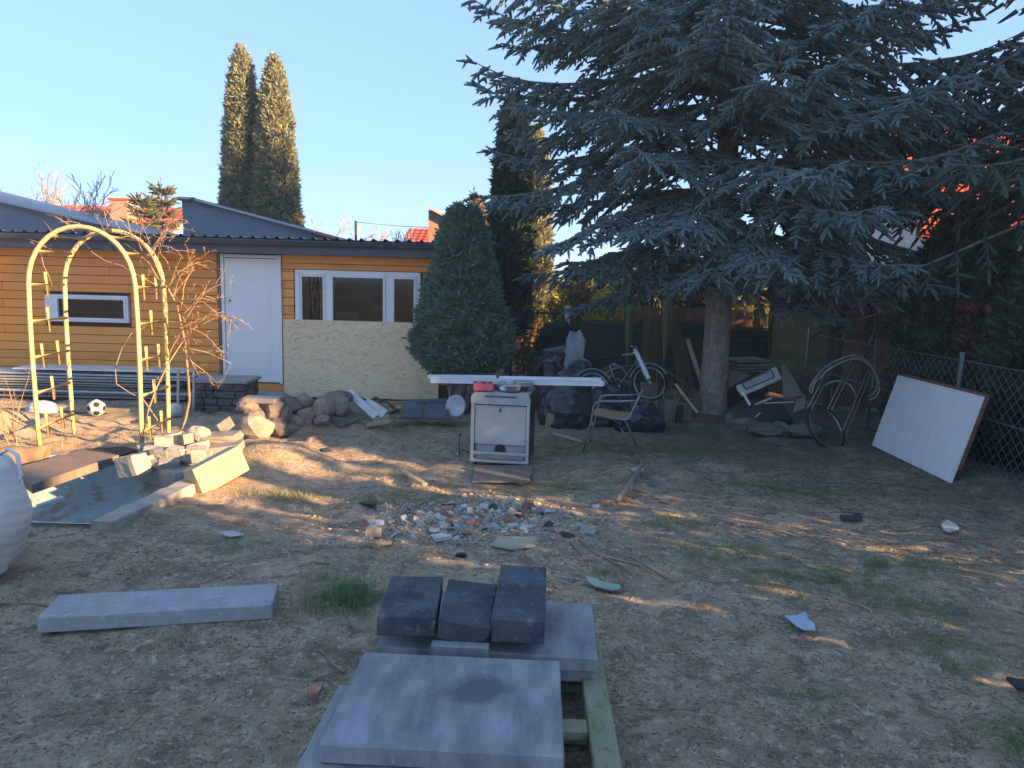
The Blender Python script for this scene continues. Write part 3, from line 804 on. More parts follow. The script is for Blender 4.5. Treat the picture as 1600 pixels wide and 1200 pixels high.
# ------------------------------------------------------------------ stones
def place_rock(px, py, w_, h_, Y, seed, label, m_, kind='rock', depth=None, group=None, name=None, ang=0.5, tilt=0, ground=False):
    c = V(px, py, Y); k = Y / FPX
    size = (w_ * k, (depth or 0.9 * w_ * k), h_ * k)
    vv, ff = (rock_mesh(size, seed, ang) if kind == 'rock' else block_mesh(size, seed))
    M = rot(rng.uniform(-8, 8), tilt, rng.uniform(-25, 25) if kind == 'rock' else rng.uniform(-30, 30))
    b = MB(); b.add([M @ p for p in vv], ff, False)
    if ground:
        zmin = min((M @ p).z for p in vv); c.z = max(c.z, -zmin - 0.25 * size[2])
    o = b.build(name or ('boulder' if kind == 'rock' else 'concrete_chunk'), m_, org=(0, 0, 0)); o.location = c
    if kind != 'rock':
        for p in o.data.polygons: p.use_smooth = False
    return tag(o, label, 'stone', group)

BP = [  # zoom-4 pixel (320,540): cx, cy, w, h, depth Y, what sets it apart
 (265, 375, 135, 82, 8.75, 'flat sunlit tan boulder on the upper left of the boulder pile'),
 (310, 430, 150, 90, 8.75, 'sunlit boulder second from top at the left of the boulder pile'),
 (315, 512, 205, 150, 8.6, 'large ribbed sunlit boulder at the lower left of the pile'),
 (428, 402, 125, 120, 8.85, 'brown boulder right of the sunlit ones near the top of the pile'),
 (492, 440, 100, 115, 8.95, 'upright brown boulder in the middle left of the pile'),
 (465, 512, 110, 125, 8.8, 'rounded grey boulder at the foot of the pile beside the ribbed one'),
 (530, 375, 125, 130, 9.15, 'dusky violet grey boulder at the top centre of the pile'),
 (618, 345, 110, 90, 9.3, 'dark boulder on the back crest of the pile before the board sheet'),
 (735, 388, 140, 118, 9.2, 'large round pinkish boulder towards the right of the pile'),
 (632, 455, 115, 118, 9.1, 'egg shaped boulder leaning in the centre foot of the pile'),
 (730, 460, 88, 66, 9.05, 'small round boulder at the foot below the pinkish one'),
 (828, 372, 130, 120, 9.35, 'grey boulder at the right end of the pile, nearest the broken boards'),
 (690, 405, 90, 80, 9.3, 'small brown boulder wedged between two bigger ones in the pile'),
 (545, 515, 75, 45, 8.9, 'pale flat stone lying at the front foot of the pile'),
 (598, 482, 66, 64, 9.0, 'small grey boulder gap filler at the pile foot'),
 (835, 325, 160, 70, 9.6, 'wide dark boulder at the back right crest of the pile'),
 (552, 468, 90, 75, 9.05, 'mid grey boulder low in the pile beneath the violet one'),
 (655, 420, 70, 70, 9.35, 'half hidden reddish boulder deep inside the pile'),
]
for i, (cx, cy, w_, h_, Y, lab) in enumerate(BP):
    place_rock(320 + cx / 4, 540 + cy / 4, w_ / 4 * 1.12, h_ / 4 * 1.15, Y, 100 + i, lab, STONE, depth=max(w_, h_) / 4 * Y / FPX, group='boulders piled before the shed', ang=0.75)
place_rock(487.5, 692, 29, 20, 8.45, 150, 'tan stone alone on the soil right of the boulder pile', STONE, ang=0.3)
place_rock(514, 707, 25, 14, 8.1, 151, 'dark flat stone alone in front of the tan one', DARKSTONE, ang=0.3)
# hidden boulders that fill the heart of the pile
for i, (cx, cy, w_, h_, Y) in enumerate([(380, 500, 150, 120, 9.3), (560, 450, 180, 140, 9.55), (720, 450, 180, 110, 9.6), (820, 450, 130, 90, 9.6)]):
    place_rock(320 + cx / 4, 540 + cy / 4, w_ / 4, h_ / 4, Y, 170 + i, 'boulder mostly hidden inside the heart of the boulder pile', STONE, group='hidden boulders of the pile')
sl = V(320 + 352 / 4, 540 + 332 / 4, 8.85)
slab_obj('stone_slab', sl.x, sl.y, sl.z + 0.02, 0.44, 0.26, 0.055, -4, BLOCKM, 'thin pale stone slab lying on top of the sunlit boulders', 'slab', tilt=(2, -1))

CP = [ # zoom2 pixels (0,500)/4
 (1025, 768, 110, 88, 7.45), (1090, 752, 95, 95, 7.55), (1152, 758, 85, 92, 7.5), (1236, 716, 135, 105, 7.65), (958, 832, 100, 84, 7.25), (1016, 842, 110, 84, 7.2),
 (1102, 838, 100, 84, 7.2), (1160, 842, 74, 74, 7.2), (1225, 838, 118, 84, 7.25), (925, 805, 90, 70, 7.5), (830, 908, 150, 130, 6.95), (1243, 790, 110, 56, 7.4), (905, 880, 90, 60, 7.05), (1290, 838, 80, 70, 7.4), (1060, 890, 120, 46, 7.1), (985, 895, 90, 46, 7.08)]
CL = ['sunlit angular concrete chunk at the top left of the chunk heap', 'dark sided concrete chunk upright in the middle top of the heap', 'pale square concrete chunk next to the upright one', 'large rounded sunlit chunk crowning the heap',
 'small chunk at the left foot of the heap facing the pond', 'shaded square chunk second from the left at the heap foot', 'pale square chunk in the middle of the front row', 'narrow chunk wedged fourth in the front row',
 'pocked pale chunk fifth in the front row', 'flat chunk tucked behind the left foot of the heap', 'big grey chunk alone at the pond edge left of the heap', 'thin dark chunk under the crowning stone', 'low broken chunk between the pond and the heap',
 'rough chunk at the right end of the front row', 'flat crumbling chunk under the middle of the front row', 'flat crumbling chunk under the left of the front row']
for i, ((cx, cy, w_, h_, Y), lab) in enumerate(zip(CP, CL)):
    place_rock(cx / 4, 500 + cy / 4, w_ / 4 * 1.05, h_ / 4 * 1.05, Y, 200 + i, lab, BLOCKM, kind='block' if i not in (3,) else 'rock', depth=w_ / 4 * Y / FPX * 0.9, group='concrete chunks heaped by the pond', tilt=rng.uniform(-14, 14), ang=0.3)
for (px, py, w_, h_, Y, tl, lab) in [(348, 684, 52, 15, 7.75, -2, 'flat pale slab piece right of the chunk heap, upper one'), (350, 702, 56, 18, 7.55, -5, 'flat pale slab piece with pocks right of the chunk heap, lower one')]:
    c = V(px, py, Y); b = MB(); vv, ff = block_mesh((w_ * Y / FPX, 0.32, h_ * Y / FPX), int(px)); b.add([rot(0, tl, 10) @ p for p in vv], ff); o = b.build('slab_piece', BLOCKM, org=(0, 0, 0)); o.location = c; tag(o, lab, 'slab')
c = V(353, 664, 8.0); b = MB(); vv, ff = block_mesh((0.15, 0.12, 0.12), 77, chip=.04); b.add([rot(0, -35, 10) @ p for p in vv], ff); o = b.build('broken_block', BLOCKM, org=(0, 0, 0)); o.location = c; tag(o, 'tilted sunlit broken block leaning left of the boulder pile', 'block')
# soil core under the two heaps so that no stone hovers
def soil_heap(name, pts, label):
    b = MB(); k = 18; c = Vector(pts[0]); rx, ry, h = pts[1]; vv = []; ff = []
    for i in range(7):
        s = i / 6
        for j in range(k):
            a = 2 * math.pi * j / k; r = math.cos(s * math.pi / 2)
            n_ = 1 + 0.2 * mnoise.noise(Vector((math.cos(a) * 2, math.sin(a) * 2, s * 3 + c.x)))
            vv.append((c.x + rx * r * math.cos(a) * n_, c.y + ry * r * math.sin(a) * n_, -0.04 + (h + .04) * math.sin(s * math.pi / 2) * n_))
    for i in range(6):
        for j in range(k): ff.append((i * k + j, i * k + (j + 1) % k, (i + 1) * k + (j + 1) % k, (i + 1) * k + j))
    b.add(vv, ff, True); o = b.build(name, mat('heap_soil', (0.36, 0.26, 0.17), (0.22, 0.155, 0.10), rough=.95, bump=.8, bscale=25, rand=0), org=(c.x, c.y, 0)); o['kind'] = 'structure'
soil_heap('soil_heap', ((-2.75, 9.35, 0), (0.95, 0.45, 0.22)), '')
soil_heap('soil_heap', ((-3.35, 7.45, 0), (0.62, 0.28, 0.15)), '')

# smooth block standing on its edge
p0 = G(315, 771); p1 = G(390, 750)
def make_yblock():
    bl = V(313, 771, p0.y); br = V(390, 748, p1.y); k = p0.y / FPX
    b = MB(); d = (br - bl); d.z = 0; w_ = d.length; dr = d.normalized(); nr = Vector((-dr.y, dr.x, 0))
    c = (Vector((bl.x, bl.y, 0)) + Vector((br.x, br.y, 0))) / 2 + nr * 0.12
    M = Matrix((dr, nr, Vector((0, 0, 1)))).transposed() @ rot(-14, -14, 0)
    b.box((0, 0, 0), (w_ * 0.98, 0.17, 0.26), M, bev=0.008)
    o = b.build('building_block', YBLOCK, org=(0, 0, 0)); o.location = (c.x, c.y, 0.135)
    tag(o, 'clean yellowish building block tipped on edge in the sun at the pond kerb', 'block')
make_yblock()

# ------------------------------------------------------------------ dark stone plinth before the door
def make_plinth():
    a = G(300, 646); c = Vector((-4.13, 10.55, 0))
    t = thing('stone_plinth', 'low dark stone block plinth left of the white door', 'plinth', c)
    z = 0.0; k = 0
    for row in range(4):
        h = 0.105; x = -0.37 + (0.0 if row % 2 else -0.0)
        cuts = [-0.37, -0.37 + rng.uniform(.12, .2), -0.05 + rng.uniform(-.06, .06), 0.18 + rng.uniform(-.05, .05), 0.37]
        for i in range(4):
            w_ = cuts[i + 1] - cuts[i]
            vv, ff = block_mesh((w_ - 0.012, 0.16, h - 0.012), 300 + k, chip=0.05, sub=2); k += 1
            b = MB(); b.add([p + c + Vector(((cuts[i] + cuts[i + 1]) / 2, -0.22 + rng.uniform(-.012, .012), row * h + h / 2)) for p in vv], ff); b.build('stone', DARKSTONE, t)
        for yy in (0.0, 0.2):
            vv, ff = block_mesh((0.15, 0.19, h - 0.012), 340 + k, chip=0.05, sub=2); k += 1
            b = MB(); b.add([p + c + Vector((0.30, yy - 0.04, row * h + h / 2)) for p in vv], ff); b.build('stone', DARKSTONE, t)
    b = MB(); b.box(c + Vector((-.06, 0.07, 0.2)), (0.56, 0.42, 0.4)); b.build('core', DARKSTONE, t)
    b = MB(); b.box(c + Vector((0, 0, 0.445)), (0.80, 0.62, 0.045), rot(0, 0, 0), bev=0.01); b.build('cap_slab', CONC, t)
make_plinth()
# galvanised frame standing beside it
t = thing('metal_stand', 'small grey metal frame stand left of the dark stone plinth', 'stand', G(291, 648))
g = G(291, 648)
for (x0, x1) in ((278, 279), (302, 303)):
    a = V(x0, 648, g.y); b_ = V(x1, 578, g.y); b = MB(); b.beam((a.x, a.y, 0), b_, 0.035, 0.02, Vector((0, 1, 0))); b.build('leg', GALV, t)
a = V(278, 579, g.y); b_ = V(304, 579, g.y); b = MB(); b.beam(a, b_, 0.035, 0.035); b.build('top_bar', GALV, t)

# ------------------------------------------------------------------ balls
def football(px, py, r, m_panels, label):
    c = G(px, py); c = Vector((c.x, c.y, r - 0.01))
    bm = bmesh.new(); bmesh.ops.create_icosphere(bm, subdivisions=4, radius=r)
    phi = (1 + 5 ** 0.5) / 2
    ico = [Vector(p).normalized() for p in [(0, s1, s2 * phi) for s1 in (-1, 1) for s2 in (-1, 1)] + [(s1, s2 * phi, 0) for s1 in (-1, 1) for s2 in (-1, 1)] + [(s2 * phi, 0, s1) for s1 in (-1, 1) for s2 in (-1, 1)]]
    M = rot(20, 33, 10); ico = [M @ p for p in ico]
    me = bpy.data.meshes.new('football')
    mw = mat('white_ball_leather', (0.62, 0.62, 0.6), (0.5, 0.5, 0.48), scale=8, rough=0.5, bump=.1, rand=0); mk = m_panels
    for f in bm.faces:
        n_ = f.calc_center_median().normalized(); f.material_index = 1 if max(n_.dot(p) for p in ico) > math.cos(R_(20)) else 0; f.smooth = True
    bm.to_mesh(me); bm.free(); me.materials.append(mw); me.materials.append(mk)
    o = bpy.data.objects.new('football', me); col.objects.link(o); o.location = c
    tag(o, label, 'ball', 'balls lying before the shed')
football(151, 649, 0.115, BLACKRUB, 'white football with black patches lying before the shed')
football(274, 651, 0.10, mat('pale_grey_patch', (0.5, 0.52, 0.56), rand=0), 'plain whitish ball lying near the metal stand')

# ------------------------------------------------------------------ stack of long sheets along the shed
SHEETM = mat('grey_fibre_sheet', (0.42, 0.42, 0.42), (0.33, 0.33, 0.33), scale=4, rough=0.7, bump=.2, rand=0.35)
for i in range(9):
    zz = 0.03 + i * 0.042; x0 = -9.4 + rng.uniform(-.2, .2); x1 = -4.75 + rng.uniform(-.5, .1) - (0.2 if i % 3 == 0 else 0)
    b = MB(); yc = 11.35 + rng.uniform(-.06, .06); k = 24; vv = []; ff = []
    tl = rng.uniform(-.012, .012)
    for q in range(15):
        yy = yc - 0.28 + q * 0.04
        z_ = zz + 0.012 * math.sin(q * 1.57)
        for (x, dz) in ((x0, -tl), (x1, tl)):
            vv += [(x, yy, z_ + dz), (x, yy, z_ + dz + 0.012)]
    for q in range(14):
        a = q * 4
        ff += [(a + 1, a + 3, a + 7, a + 5), (a, a + 4, a + 6, a + 2), (a + 2, a + 6, a + 7, a + 3), (a, a + 1, a + 5, a + 4)]
    ff += [(0, 2, 3, 1), (56, 57, 59, 58)]
    b.add(vv, ff); o = b.build('corrugated_sheet', SHEETM, org=((x0 + x1) / 2, yc, zz))
    tag(o, ['bottom', 'second lowest', 'third lowest', 'fourth lowest', 'middle', 'fourth from top', 'third from top', 'second from top', 'topmost'][i] + ' grey corrugated sheet in the stack along the shed wall', 'sheet', 'corrugated sheets stacked by the shed')
b = MB(); b.box((-6.3, 11.35, 0.45), (2.6, 0.5, 0.02), rot(0.5, 0, 0.6)); o = b.build('white_sheet', PVC, org=(-6.3, 11.35, .44)); tag(o, 'flat white panel lying on top of the sheet stack', 'panel')
# batten on the ground and white sack
b = MB(); b.beam(G(85, 637, .05), G(200, 643, .04), 0.09, 0.07, bev=.008); o = b.build('timber_batten', PALEWOOD, org=G(140, 641)); tag(o, 'pale timber batten lying behind the black and white football', 'batten')
def lump(name, c, size, seed, m_, label, cat, group=None, wr=0.12, wf=3.0, sub=4, flat=0.35, tie=False, parent=None):
    rr = random.Random(seed); off = Vector((rr.uniform(-30, 30), rr.uniform(-30, 30), rr.uniform(-30, 30)))
    bm = bmesh.new(); bmesh.ops.create_icosphere(bm, subdivisions=sub, radius=1.0)
    for v in bm.verts:
        p = v.co.copy(); d = p.normalized()
        k = 1 + wr * mnoise.noise(d * 1.3 + off) + wr * (0.5 - abs(mnoise.noise(d * wf + off))) * 0.9 + wr * 0.45 * (0.4 - abs(mnoise.noise(Vector((d.x * wf * 2.3, d.y * wf * 2.3, d.z * wf)) + off * 2)))
        if tie and d.z > 0.8: k *= 1 + (d.z - 0.8) * 1.5
        p = d * k
        if p.z < -flat: p.z = -flat + (p.z + flat) * 0.12
        v.co = Vector((p.x * size[0] / 2, p.y * size[1] / 2, (p.z + flat) * size[2] / (1 + flat)))
    me = bpy.data.meshes.new(name); bm.to_mesh(me); bm.free(); me.polygons.foreach_set('use_smooth', [True] * len(me.polygons)); me.materials.append(m_)
    o = bpy.data.objects.new(name, me); col.objects.link(o); o.location = c
    if label: tag(o, label, cat, group)
    return o
WSACK = mat('pale_sack_plastic', (0.5, 0.52, 0.56), (0.4, 0.42, 0.46), rough=.5, bump=.3, bscale=20, rand=0)
g = G(55, 646); lump('plastic_sack', (g.x, g.y + .15, -.02), (0.42, 0.3, 0.17), 5, WSACK, 'small pale plastic sack lying left of the football', 'sack')
# ------------------------------------------------------------------ garden arch
CREAM = mat('cream_painted_steel', (0.66, 0.49, 0.23), (0.6, 0.43, 0.18), (0.36, 0.19, 0.08), scale=6, rough=0.5, bump=0.15, rand=0.05, scale3=9, lo3=0.62, hi3=0.72)
def make_arch():
    YA, YB = 8.05, 8.70
    xl, xr = -5.27, -4.13
    t = thing('garden_arch', 'cream painted steel rose arch with ladder sides glowing in the sun', 'arch', ((xl + xr) / 2, (YA + YB) / 2, 0))
    cx = (xl + xr) / 2; rad = (xr - xl) / 2; zs = 1.80
    def hoop(s, Y):   # s in 0..1 along the hoop
        pass
    path = [(xl, -0.06), (xl - .012, 0.4), (xl - .02, 0.9), (xl - .02, 1.4), (xl - 0.01, zs)]
    for k in range(1, 16):
        a = math.pi * (1 - k / 16); path.append((cx + rad * math.cos(a) * 1.01, zs + rad * 1.08 * math.sin(a)))
    path += [(xr + .01, zs), (xr + .02, 1.4), (xr + .02, .9), (xr + .012, .4), (xr, -0.06)]
    for Y in (YA, YB):
        b = MB(); b.tube([(x, Y, z) for x, z in path], 0.025, 10); b.build('hoop', CREAM, t)
    def rung(x, z, dz=0.0, spikes=1, seed=0):
        b = MB(); b.tube([(x, YA, z), (x, YB, z + dz)], 0.024, 8); r = b.build('rung', CREAM, t)
        for k in range(spikes):
            f = 0.5 if spikes == 1 else (0.28 + 0.44 * k)
            y = YA + (YB - YA) * f
            s = MB(); s.tube([(x - .01, y + 0.03, z - 0.135 + dz * f), (x + .01, y - 0.035, z + 0.14 + dz * f)], 0.017, 6); s.build('crossbar', CREAM, r)
    for i, z in enumerate((1.78, 1.38, 0.98, 0.58, 0.18)):
        rung(xl - 0.015, z, [0, .01, 0.02, .04, .05][i], [1, 1, 2, 1, 2][i])
        rung(xr + 0.015, z, [0, 0.0, 0.01, .02, .03][i], [2, 1, 2, 1, 2][i])
    for k in (3, 5, 11, 13):
        a = math.pi * (1 - k / 16); rung(cx + rad * math.cos(a) * 1.01, zs + rad * 1.08 * math.sin(a), 0, 0)
    rung(cx, zs + rad * 1.08, 0, 0)
make_arch()

# ------------------------------------------------------------------ climbing rose (bare canes)
CANE = mat('bare_rose_cane', (0.40, 0.25, 0.14), (0.30, 0.18, 0.10), (0.28, 0.25, 0.1), scale=9, rough=0.6, bump=0.2, rand=0, lo3=.6, hi3=.75)
HIP = mat('dry_rose_leaf', (0.42, 0.14, 0.09), (0.3, 0.11, 0.06), rand=0)
def cane(mb, hips, p, d, L, r, rr, depth=0, grav=-0.15, wig=0.35, leaf=0.5):
    pts = [Vector(p)]; d = Vector(d).normalized(); n_ = max(4, int(L / 0.07)); step = L / n_
    rad = [r]
    for i in range(n_):
        d = (d + Vector((rr.gauss(0, wig), rr.gauss(0, wig), rr.gauss(0, wig))) * 0.32 + Vector((0, 0, grav * i / n_))).normalized()
        pts.append(pts[-1] + d * step); rad.append(r * (1 - 0.75 * (i + 1) / n_) + 0.0012)
        if depth < 3 and rr.random() < (0.5 if depth == 0 else 0.5) and i > 0:
            q = (d + Vector((rr.gauss(0, .8), rr.gauss(0, .8), rr.gauss(0.1, .7)))).normalized()
            cane(mb, hips, pts[-1], q, L * rr.uniform(0.22, 0.45), rad[-1] * 0.65, rr, depth + 1, grav, wig, leaf)
        if depth >= 1 and rr.random() < leaf * 0.35:
            hips.append(pts[-1].copy())
    mb.tube(pts, rad, 5 if r > .006 else 4)
def make_rose():
    g = G(282, 676); t = thing('climbing_rose', 'bare climbing rose with reddish canes sprawling over the right side of the arch', 'rose', (g.x, g.y, 0))
    rr = random.Random(12); mb = MB(); hips = []
    base = Vector((g.x, g.y, -.02))
    # thick leaning cane up the right side
    def poly(px, Y, r0, r1): mb.tube([V(x, y, Yq) for (x, y), Yq in zip(px, Y)], [r0 + (r1 - r0) * i / (len(px) - 1) for i in range(len(px))], 6)
    main = [(282, 676), (290, 655), (296, 625), (294, 590), (291, 555), (288, 530), (283, 505), (276, 475), (262, 450), (250, 430), (238, 400), (222, 378), (200, 365)]
    Ys = [g.y] * 3 + [8.6] * 4 + [8.55, 8.5, 8.45, 8.4, 8.4, 8.4]
    poly(main, Ys, 0.017, 0.006)
    poly([(255, 680), (245, 655), (228, 630), (222, 622)], [8.7, 8.6, 8.5, 8.5], .009, .006)
    poly([(222, 685), (232, 640), (245, 605), (262, 570), (278, 545), (288, 530)], [8.0, 8.1, 8.2, 8.3, 8.4, 8.6], .01, .007)
    poly([(262, 560), (258, 520), (262, 480), (250, 440), (232, 410), (215, 395), (195, 380)], [8.5] * 7, .009, .004)
    poly([(206, 520), (190, 545), (180, 575), (182, 600), (205, 615), (225, 625)], [8.3] * 6, .006, .005)
    poly([(246, 500), (225, 512), (208, 520)], [8.4, 8.35, 8.3], .005, .005)
    poly([(128, 374), (145, 395), (165, 408), (190, 415), (215, 430), (243, 445)], [8.5] * 6, .005, .004)
    poly([(62, 388), (66, 405), (68, 415), (76, 430), (82, 448)], [8.4] * 5, .005, .003)
    poly([(245, 430), (247, 400), (252, 375), (262, 355)], [8.45] * 4, .005, .003)
    poly([(262, 355), (250, 395), (262, 410), (265, 422)], [8.45] * 4, .004, .003)
    for (px, py, dx, dz, L, k) in [(284, 505, .6, .5, .75, .010), (290, 520, .8, .2, .75, .010), (276, 475, .7, .3, .7, .009), (290, 545, .7, .0, .55, .009), (280, 490, .2, .9, .6, .008), (288, 530, .9, .5, .6, .008), (284, 520, -.2, -.4, .45, .006), (262, 450, .5, .5, .5, .007), (292, 560, .5, -.5, .4, .006), (270, 465, .5, .8, .5, .006),
                               (238, 400, .3, .9, .5, .006), (222, 380, .5, .7, .5, .006), (205, 368, .1, 1, .45, .005), (190, 365, -.3, .8, .45, .005), (230, 390, .8, .2, .5, .006), (170, 362, -.2, .9, .4, .004), (215, 375, .2, -.8, .4, .004), (150, 372, -.3, .7, .45, .004), (120, 365, -.5, .6, .4, .004), (90, 378, -.6, .5, .35, .004), (235, 395, .5, .6, .45, .006), (225, 385, -.4, .5, .45, .005), (80, 390, -.9, .6, .3, .004)]:
        cane(mb, hips, V(px, py, 8.45), (dx, rr.uniform(-.5, .5), dz), L, k, rr, 0)
        cane(mb, hips, V(px + rr.uniform(-4, 8), py + rr.uniform(-8, 8), 8.45), (dx + rr.gauss(0, .5), rr.uniform(-.5, .5), dz + rr.gauss(0, .5)), L * .7, k * .6, rr, 1)
    mb.build('canes', CANE, t)
    hb = MB()
    for p in hips[:520]:
        a = Vector((rr.gauss(0, 1), rr.gauss(0, 1), rr.gauss(0, 1))).normalized(); s, u, d = frame_from(a); z = rr.uniform(.010, .02)
        hb.add([p, p + d * z + s * z * .5, p + d * z * 2, p + d * z - s * z * .5], [(0, 1, 2, 3)])
    hb.build('dry_leaves', HIP, t)['kind'] = 'stuff'
make_rose()
def sprig_plant(px, py, hpx, label, seed, Y=None, n_=3, red=False):
    g = G(px, py); rr = random.Random(seed); t = thing('rose_stem', label, 'plant', (g.x, g.y, 0)); mb = MB(); hips = []
    for k in range(n_):
        cane(mb, hips, (g.x + rr.uniform(-.04, .04), g.y + rr.uniform(-.1, .1), -.02), (rr.uniform(-.25, .25), rr.uniform(-.3, .3), 1), hpx * g.y / FPX * rr.uniform(.75, 1.05), 0.006, rr, 1, 0.0, 0.22)
    mb.build('stem', CANE, t)
sprig_plant(28, 700, 100, 'thin bare rose stems standing left of the arch', 4)
sprig_plant(16, 690, 95, 'thin bare stem at the far left picture edge', 9, n_=2)

# ------------------------------------------------------------------ broken boards and panels before the strand board
PANELG = mat('dark_grey_panel', (0.095, 0.105, 0.125), (0.075, 0.085, 0.10), rough=.55, bump=.05, rand=.1)
WBRK = mat('chipped_white_laminate', (0.6, 0.6, 0.6), (0.45, 0.44, 0.42), (0.25, 0.2, 0.15), scale=5, rough=.5, bump=.1, rand=.1, lo3=.65, hi3=.75)
MOSSYB = mat('mossy_grey_board', (0.16, 0.16, 0.13), (0.10, 0.11, 0.07), rough=.85, bump=.4, rand=.15)
def zq(cx, cy): return 320 + cx / 4, 540 + cy / 4
def rod_board(name, a, b_, Ya, Yb, w_, th, m_, label, cat='board', roll=0):
    p = V(*a, Ya); q = V(*b_, Yb); b = MB(); s, u, d = frame_from(q - p)
    b.beam(p, q, w_, th, up=(u * math.cos(R_(roll)) + s * math.sin(R_(roll))), bev=min(.004, th * .3)); o = b.build(name, m_, org=((p + q) / 2).to_tuple()[:2] + (min(p.z, q.z),)); return tag(o, label, cat)
rod_board('laminate_strip', zq(895, 285), zq(1070, 445), 9.75, 9.45, 0.10, 0.02, WBRK, 'white laminate strip leaning with its tip up in the broken board heap', roll=50)
rod_board('laminate_strip', zq(1000, 350), zq(1125, 430), 9.7, 9.45, 0.13, 0.02, WBRK, 'broad white laminate board in front of the leaning strip', roll=55)
rod_board('laminate_strip', zq(900, 350), zq(980, 375), 9.8, 9.7, 0.15, 0.02, WBRK, 'short chipped white board at the left of the broken board heap', roll=40)
rod_board('timber_offcut', zq(1010, 495), zq(1160, 472), 9.25, 9.3, 0.07, 0.05, PALEWOOD, 'pale yellow timber offcut lying in front of the broken board heap', 'offcut')
rod_board('timber_offcut', zq(1060, 470), zq(1155, 440), 9.4, 9.45, 0.07, 0.04, PALEWOOD, 'upper pale timber offcut resting behind the front one', 'offcut')
rod_board('mossy_board', zq(800, 480), zq(960, 425), 9.15, 9.5, 0.32, 0.02, MOSSYB, 'mossy grey board slanting down to the grass beside the boulders', roll=10)
rod_board('mossy_board', zq(960, 415), zq(1050, 440), 9.5, 9.5, 0.25, 0.02, MOSSYB, 'mossy grey board end under the white laminate pieces', roll=20)
for i, (cx, cy, ex, ey) in enumerate([(1080, 345, 1140, 375), (1120, 350, 1200, 395), (1150, 400, 1230, 380), (1160, 425, 1210, 405), (930, 310, 985, 330), (1060, 325, 1110, 350)]):
    rod_board('wood_scrap', zq(cx, cy), zq(ex, ey), 9.85 - .05 * (i % 3), 9.7, 0.06, 0.03, DARKWOOD if i % 2 else PALEWOOD, ['brown wood scrap high in the debris right of the laminate', 'dark wood scrap slanting towards the grey panels', 'pale wood scrap lying level beside the grey panels', 'short dark wood scrap low beside the grey panels', 'thin pale wood scrap behind the leaning laminate tip', 'thin dark wood scrap on the crest of the broken boards'][i], 'scrap')
def leaning_panel(pts, Yb, Yt, th, m_, name, label, cat):
    """pts: bottom-left, bottom-right, top-right, top-left in photo pixels"""
    P = [V(*pts[0], Yb), V(*pts[1], Yb), V(*pts[2], Yt), V(*pts[3], Yt)]
    n_ = (P[1] - P[0]).cross(P[3] - P[0]).normalized()
    if n_.y > 0: n_ = -n_
    b = MB(); b.prism([p - n_ * th for p in P], n_ * th); c = (P[0] + P[1]) / 2
    o = b.build(name, m_, org=c); bv = o.modifiers.new('bevel', 'BEVEL'); bv.width = min(.004, th * .3); bv.segments = 1
    return tag(o, label, cat)
leaning_panel([zq(1215, 448), zq(1358, 447), zq(1372, 360), zq(1250, 345)], 9.6, 9.9, .03, PANELG, 'grey_sheet', 'left dark grey panel leaning on the grass before the board sheet', 'panel')
leaning_panel([zq(1372, 450), zq(1500, 455), zq(1540, 365), zq(1385, 358)], 9.55, 9.85, .03, PANELG, 'grey_sheet', 'right dark grey panel leaning on the grass beside the white dish', 'panel')
leaning_panel([zq(1330, 352), zq(1520, 348), zq(1520, 328), zq(1250, 335)], 9.88, 10.05, .03, PANELG, 'grey_sheet', 'narrow dark grey panel lying across the tops of the two leaning ones', 'panel')
# white dish
c = V(320 + 1570 / 4, 540 + 378 / 4, 9.7); b = MB(); M = rot(78, 0, -25)
b.lathe((0, 0, 0), [(0.001, -0.05), (0.06, -0.045), (0.11, -0.025), (0.15, 0.01), (0.153, 0.014), (0.11, -0.018), (0.06, -0.036), (0.001, -0.042)], 28, True, M)
b.tube([(0.0, 0.03, -.05), (0.02, .05, -.17)], .012, 6)
o = b.build('white_dish', LITTRIM, org=(0, 0, 0)); o.location = c; tag(o, 'round whitish dish tilted beside the dark grey panels', 'dish')

